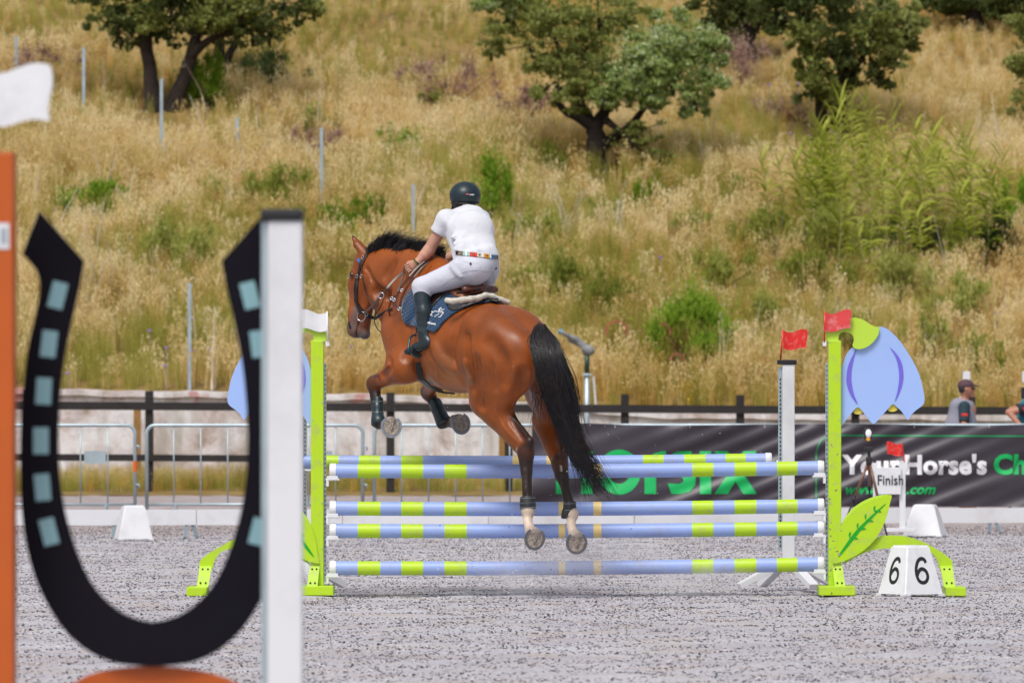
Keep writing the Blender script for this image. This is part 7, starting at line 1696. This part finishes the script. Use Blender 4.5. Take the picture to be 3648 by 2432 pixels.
seam(BR, [emb(300, 975), emb(380, 935), emb(460, 885), emb(560, 830), emb(640, 812), emb(720, 815), emb(790, 830), emb(806, 860), emb(808, 915)], .0022, mseam, 'seam', rider, .0)
mbutton = mat('black_button', (.02, .02, .02), rough=.3)
for x, y in ((620, 760), (820, 797)):
    X, N_ = rhit(BR, *emb(x, y), .004); mb = MB(); n_ = Vector(N_[0]); mb.tube([Vector(X[0]) - n_ * .003, Vector(X[0]) + n_ * .004], .0085, 10); mb.build('button', mbutton, rider)
seam(BR, [emb(560, 742), emb(620, 754), emb(690, 756)], .0015, mseam, 'seam', rider)
# polo belt: coloured patches following the waist
belt_y = lambda x: 672 + (x - 520) * (30 / 310)
bcol = {'brown': (.16, .10, .05), 'teal': (.25, .45, .42), 'red': (.55, .03, .02), 'sand': (.55, .50, .42), 'gold': (.60, .28, .02), 'blue': (.01, .12, .30), 'navy': (.01, .03, .08), 'white': (.7, .7, .72)}
BM = {k: mat('belt_' + k, v, rough=.6) for k, v in bcol.items()}
segs = [(503, 520, 'navy'), (520, 560, 'brown'), (560, 578, 'teal'), (578, 592, 'white'), (592, 614, 'teal'), (614, 670, 'red'), (670, 706, 'sand'), (706, 720, 'white'), (720, 768, 'gold'), (768, 780, 'white'), (780, 806, 'blue'), (806, 828, 'brown'), (828, 834, 'navy')]
beltr = empty('belt', tuple(waist), 0); beltr.parent = rider; beltr.matrix_parent_inverse = parent_matrix(rider).inverted()
for x0, x1, cn in segs:
    xs = np.linspace(x0 + .6, x1 - .6, 5); vs = []
    for yy in (0, 30):
        X, N_ = rhit(BR, [emb(x, 0)[0] for x in xs], [emb(0, belt_y(x) - 8 + yy)[1] for x in xs], 0)
        vs.append((X + N_ * .002, X + N_ * .007))
    V_ = [*vs[0][1], *vs[1][1], *vs[0][0], *vs[1][0]]; n5 = 5; fs = []
    for i in range(4): fs += [(i, i + 1, n5 + i + 1, n5 + i), (2 * n5 + i, 3 * n5 + i, 3 * n5 + i + 1, 2 * n5 + i + 1), (i, 2 * n5 + i, 2 * n5 + i + 1, i + 1), (n5 + i, n5 + i + 1, 3 * n5 + i + 1, 3 * n5 + i)]
    mb = MB(); mb.add(V_, fs); mb.build('belt_patch', BM[cn], beltr)
    if x1 - x0 > 30:      # woven diamond
        xm = (x0 + x1) / 2; ym = belt_y(xm) + 7
        X, N_ = rhit(BR, [emb(q, 0)[0] for q in (xm - 9, xm, xm + 9, xm)], [emb(0, q)[1] for q in (ym, ym - 9, ym, ym + 9)], 0); X = X + N_ * .0105
        X2 = X - N_ * .003
        mb = MB(); mb.add([*X, *X2], [(0, 1, 2, 3), (4, 5, 1, 0), (5, 6, 2, 1), (6, 7, 3, 2), (7, 4, 0, 3)]); mb.build('belt_patch', BM['brown' if cn != 'brown' else 'gold'], beltr)

# boots
mriding = mat('riding_boot_leather', (.010, .022, .030), rough=.32, var=.25, vscale=14, bump=.25, bscale=22, bdist=.01, coat=.2)
mrub = mat('rubber_sole', (.012, .012, .013), rough=.6, bump=.6, bscale=140, bdist=.004)
for kn, an, to, s_ in ((kneeL, ankL, toeL, -1), (kneeR, ankR, toeR, 1)):
    o_ = SDF(); top = kn + (an - kn) * .10 + np.array([-.002, 0, 0]); md = kn + (an - kn) * .55 + np.array([.006, -.008, 0])
    o_.ec(top, md, (.060, .064), (.057, .062), up=(0, 1, 0), k=.02); o_.ec(md, an, (.057, .062), (.044, .048), up=(0, 1, 0), k=.03)
    o_.cut(top, kn - an, .10)
    heel = an + np.array([.03 * (1 if s_ < 0 else 1), -.035, -.055])
    o_.ec(an, heel, .046, .034, k=.03); ft = to - heel
    o_.ec(heel, heel + ft * .55, (.034, .036), (.042, .032), up=(0, 0, 1), k=.03); o_.ec(heel + ft * .55, to, (.042, .032), (.036, .022), up=(0, 0, 1), k=.02)
    for q in (.72, .80, .88, .95): 
        c_ = kn + (an - kn) * q; o_.ec(c_ + np.array([-.045, -.035, .006]), c_ + np.array([.04, -.04, -.010]), .006, .006, k=.022)
    bo = o_.build('boot', mriding, h=.006, parent=rider)
    # sole and heel block
    axf = ft / np.linalg.norm(ft); so = SDF(); dn = np.array([.12, -.62, -.78]) if s_ < 0 else np.array([0, -.3, -.95]); dn -= axf * dn.dot(axf); dn /= np.linalg.norm(dn)
    so.ec(heel + dn * .030, heel + ft * .22 + dn * .030, (.030, .012), (.030, .012), up=dn, k=.006); so.ec(heel + ft * .42 + dn * .026, to + dn * .014, (.040, .008), (.030, .007), up=dn, k=.006)
    so.build('boot_sole', mrub, h=.005, parent=bo)
    # stirrup iron round the ball of the foot
    bc = heel + ft * .66; sdv = np.cross(axf, dn); sdv /= np.linalg.norm(sdv); mb = MB()
    loop = [bc + dn * .045 + sdv * .052, bc + dn * .045 - sdv * .052, bc - sdv * .062 - dn * .01, bc - sdv * .052 - dn * .07, bc - dn * .105, bc + sdv * .052 - dn * .07, bc + sdv * .062 - dn * .01]
    mb.tube([Vector(v) for v in cr([tuple(v) for v in loop], 6, closed=True)] + [Vector(loop[0])], .0075, 7, cap=False)
    st = mb.build('stirrup', mat('blue_black_iron', (.015, .06, .08), rough=.3, metal=.3), None, smooth=True)
    tag(st, 'dark blue stirrup iron around the riding boot on the left flank' if s_ < 0 else 'dark stirrup iron on the far right flank of the horse', 'stirrup')
    mb = MB(); mb.box(bc + dn * .046, (.10, .05, .009), Matrix((sdv, axf, np.cross(sdv, axf))).transposed(), .003); mb.build('tread', mrub, st)
    if s_ < 0:
        for q, w_ in ((-.025, .2), (.01, .5), (.03, -.3)):
            c_ = bc + dn * .052 + sdv * q; mb = MB(); mb.tube([Vector(c_), Vector(c_ + dn * .005)], .0055, 8); mb.build('stud', msteel, st)
        mb = MB(); c_ = bc - sdv * .060 + dn * .02; mb.tube([Vector(c_), Vector(c_ + np.array([0, -.010, 0]))], .006, 8); mb.build('release_button', mat('red_plastic', (.6, .01, .01), rough=.4), st)
    mb = MB(); mb.bar(bc - dn * .10, T(1.0, -.05, .30 * s_), .018, .006, up=(0, 1, 0)); mb.build('stirrup_leather', mleatherd, sad)
# boot top seam
seam(BR, [(1, 1), (2, 2)], .0001, mseam, 'seam', rider) if False else None

# helmet
HM = SDF(); hc = head + np.array([.002, .0, .018])
HM.el(hc, (.112, .132, .100), k=.01); HM.ec(hc + np.array([-.06, .10, -.035]), hc + np.array([-.02, .15, -.045]), (.03, .008), (.05, .006), k=.02)
HM.cut(hc + np.array([0, -.02, -.052]), (0, .10, -1), .20); 
mh = mat('helmet_shell', (.008, .022, .030), rough=.42)
ho = HM.build('helmet', mh, h=.006, parent=rider)
mb = MB(); ring = [hc + np.array([math.cos(a) * .1015, math.sin(a) * .120 - .0, -.054 + .006 * math.sin(a)]) for a in np.linspace(0, 2 * math.pi, 33)]
mb.tube([Vector(v) for v in ring], .0055, 6, cap=False); mb.build('helmet_rim', mblackl, ho, smooth=True)
HN = SDF(); HN.ec(head + np.array([-.030, -.052, -.075]), head + np.array([.040, -.052, -.078]), .036, .034, k=.03); HN.ec(head + np.array([-.035, -.060, -.045]), head + np.array([.040, -.060, -.050]), .042, .040, k=.02); HN.ec(head + np.array([-.075, -.03, -.045]), head + np.array([-.085, -.01, -.09]), .018, .014, k=.02); HN.ec(head + RS * -.062 + np.array([0, -.02, -.03]), head + RS * -.052 + np.array([0, .03, -.10]), (.018, .026), (.010, .014), k=.02)
HN.ec(head + RS * .062 + np.array([0, -.02, -.03]), head + RS * .056 + np.array([0, .02, -.10]), (.018, .026), (.010, .014), k=.02)
HN.build('helmet_padding', mblackl, h=.006, parent=ho)
HR_ = SDF(); HR_.ec(head + np.array([-.03, -.048, -.055]), head + np.array([.035, -.045, -.06]), .030, .030, k=.02); HR_.build('hair', mat('dark_hair', (.012, .009, .008), rough=.5, bump=.6, bscale=200), h=.006, parent=rider)
# small badge on the helmet
X, N_ = rhit(HM, [1400 + 583 / 2.24, 1400 + 606 / 2.24, 1400 + 606 / 2.24, 1400 + 583 / 2.24], [690, 690, 693.8, 693.8], .0015)
mb = MB(); mb.add(list(X) + list(X - N_ * .002), [(0, 1, 2, 3), (4, 5, 1, 0), (5, 6, 2, 1), (6, 7, 3, 2), (7, 4, 0, 3)]); mb.build('badge', mat('pink_badge', (.6, .12, .12), rough=.5), ho)
for k in range(5):
    x0 = 1400 + (612 + k * 7.2) / 2.24; X, N_ = rhit(HM, [x0, x0 + 2.4, x0 + 2.4, x0], [691.5, 692, 696, 695.5], .0015)
    mb = MB(); mb.add(list(X) + list(X - N_ * .002), [(0, 1, 2, 3), (4, 5, 1, 0), (5, 6, 2, 1), (6, 7, 3, 2), (7, 4, 0, 3)]); mb.build('badge', mwhite_t, ho)
# wrist bands
for q, c_ in ((.92, (.008, .008, .009)), (1.06, (.30, .26, .03))):
    cc = wrL + (hdL - wrL) * (q - .95); ax = Vector((hdL - elbL)).normalized(); u = ax.orthogonal().normalized(); v = ax.cross(u)
    mb = MB(); mb.tube([Vector(cc) + u * math.cos(a) * .030 + v * math.sin(a) * .030 for a in np.linspace(0, 2 * math.pi, 17)], .006, 6, cap=False); mb.build('wristband', mat('wristband_material', c_, rough=.5), rider, smooth=True)
# ------------------------------------------------------------------ sand thrown up by the hooves
rg = random.Random(21)
def bits(name, n, fn, s0, s1, m):
    mb = MB()
    for i in range(n):
        c = fn(); s = rg.uniform(s0, s1); vs = [Vector((rg.uniform(-1, 1), rg.uniform(-1, 1), rg.uniform(-1, 1))) * s + c for _ in range(5)]
        bm = bmesh.new(); V_ = [bm.verts.new(v) for v in vs]
        try: bmesh.ops.convex_hull(bm, input=V_)
        except Exception: pass
        bm.verts.index_update(); mb.add([v.co.copy() for v in bm.verts], [[v.index for v in f.verts] for f in bm.faces]); bm.free()
    o = mb.build(name, m); tag(o, kind='stuff'); return o
bits('flying_sand', 240, lambda: P(rg.gauss(1960, 130), min(2115, 2118 - abs(rg.gauss(0, 90))), rg.uniform(-.9, .1)), .003, .010, mclod)
bits('flying_sand', 90, lambda: P(rg.gauss(2150, 260), rg.uniform(1480, 2050), rg.uniform(-.9, -.1)), .002, .007, mclod)
bits('flying_sand', 40, lambda: P(rg.gauss(2960, 14), rg.uniform(1560, 2120), rg.uniform(-.5, -.1)), .004, .014, mclodb)
bits('flying_sand', 120, lambda: P(rg.uniform(1150, 2850), rg.uniform(1050, 1800), rg.uniform(-.9, .0)), .0015, .0035, mwhc)
bits('flying_fibre', 60, lambda: P(rg.gauss(1900, 190), rg.uniform(1850, 2110), rg.uniform(-.9, -.1)), .003, .009, mchip)

# dust hanging over the take-off
md = bpy.data.materials.new('dust'); md.use_nodes = True; t = md.node_tree; t.nodes.clear(); o_ = t.nodes.new('ShaderNodeOutputMaterial'); v = t.nodes.new('ShaderNodeVolumePrincipled'); v.inputs['Color'].default_value = (.97, .96, .97, 1); v.inputs['Anisotropy'].default_value = .2
tc = t.nodes.new('ShaderNodeTexCoord'); ln = t.nodes.new('ShaderNodeVectorMath'); ln.operation = 'LENGTH'; t.links.new(tc.outputs['Object'], ln.inputs[0])
mr = t.nodes.new('ShaderNodeMapRange'); mr.inputs['From Min'].default_value = 1.0; mr.inputs['From Max'].default_value = .1; t.links.new(ln.outputs['Value'], mr.inputs['Value'])
n = t.nodes.new('ShaderNodeTexNoise'); n.inputs['Scale'].default_value = 1.8; n.inputs['Detail'].default_value = 4; t.links.new(tc.outputs['Object'], n.inputs['Vector'])
m2 = t.nodes.new('ShaderNodeMapRange'); m2.inputs['From Min'].default_value = .42; m2.inputs['From Max'].default_value = .72; t.links.new(n.outputs['Fac'], m2.inputs['Value'])
mu = t.nodes.new('ShaderNodeMath'); mu.operation = 'MULTIPLY'; t.links.new(mr.outputs[0], mu.inputs[0]); t.links.new(m2.outputs[0], mu.inputs[1])
m3 = t.nodes.new('ShaderNodeMath'); m3.operation = 'MULTIPLY'; m3.inputs[1].default_value = 3.6; t.links.new(mu.outputs[0], m3.inputs[0]); t.links.new(m3.outputs[0], v.inputs['Density']); t.links.new(v.outputs[0], o_.inputs['Volume'])
for c, r in ((P(1920, 2030, -.45), (.62, .40, .24)), (P(2480, 2060, -.2), (.50, .35, .20)), (P(2150, 1990, -.2), (.5, .35, .25))):
    bm = bmesh.new(); bmesh.ops.create_icosphere(bm, subdivisions=3, radius=1); me = bpy.data.meshes.new('dust_cloud'); bm.to_mesh(me); bm.free(); me.materials.append(md)
    o = bpy.data.objects.new('dust_cloud', me); COL.objects.link(o); o.location = c; o.scale = r; tag(o, kind='stuff')
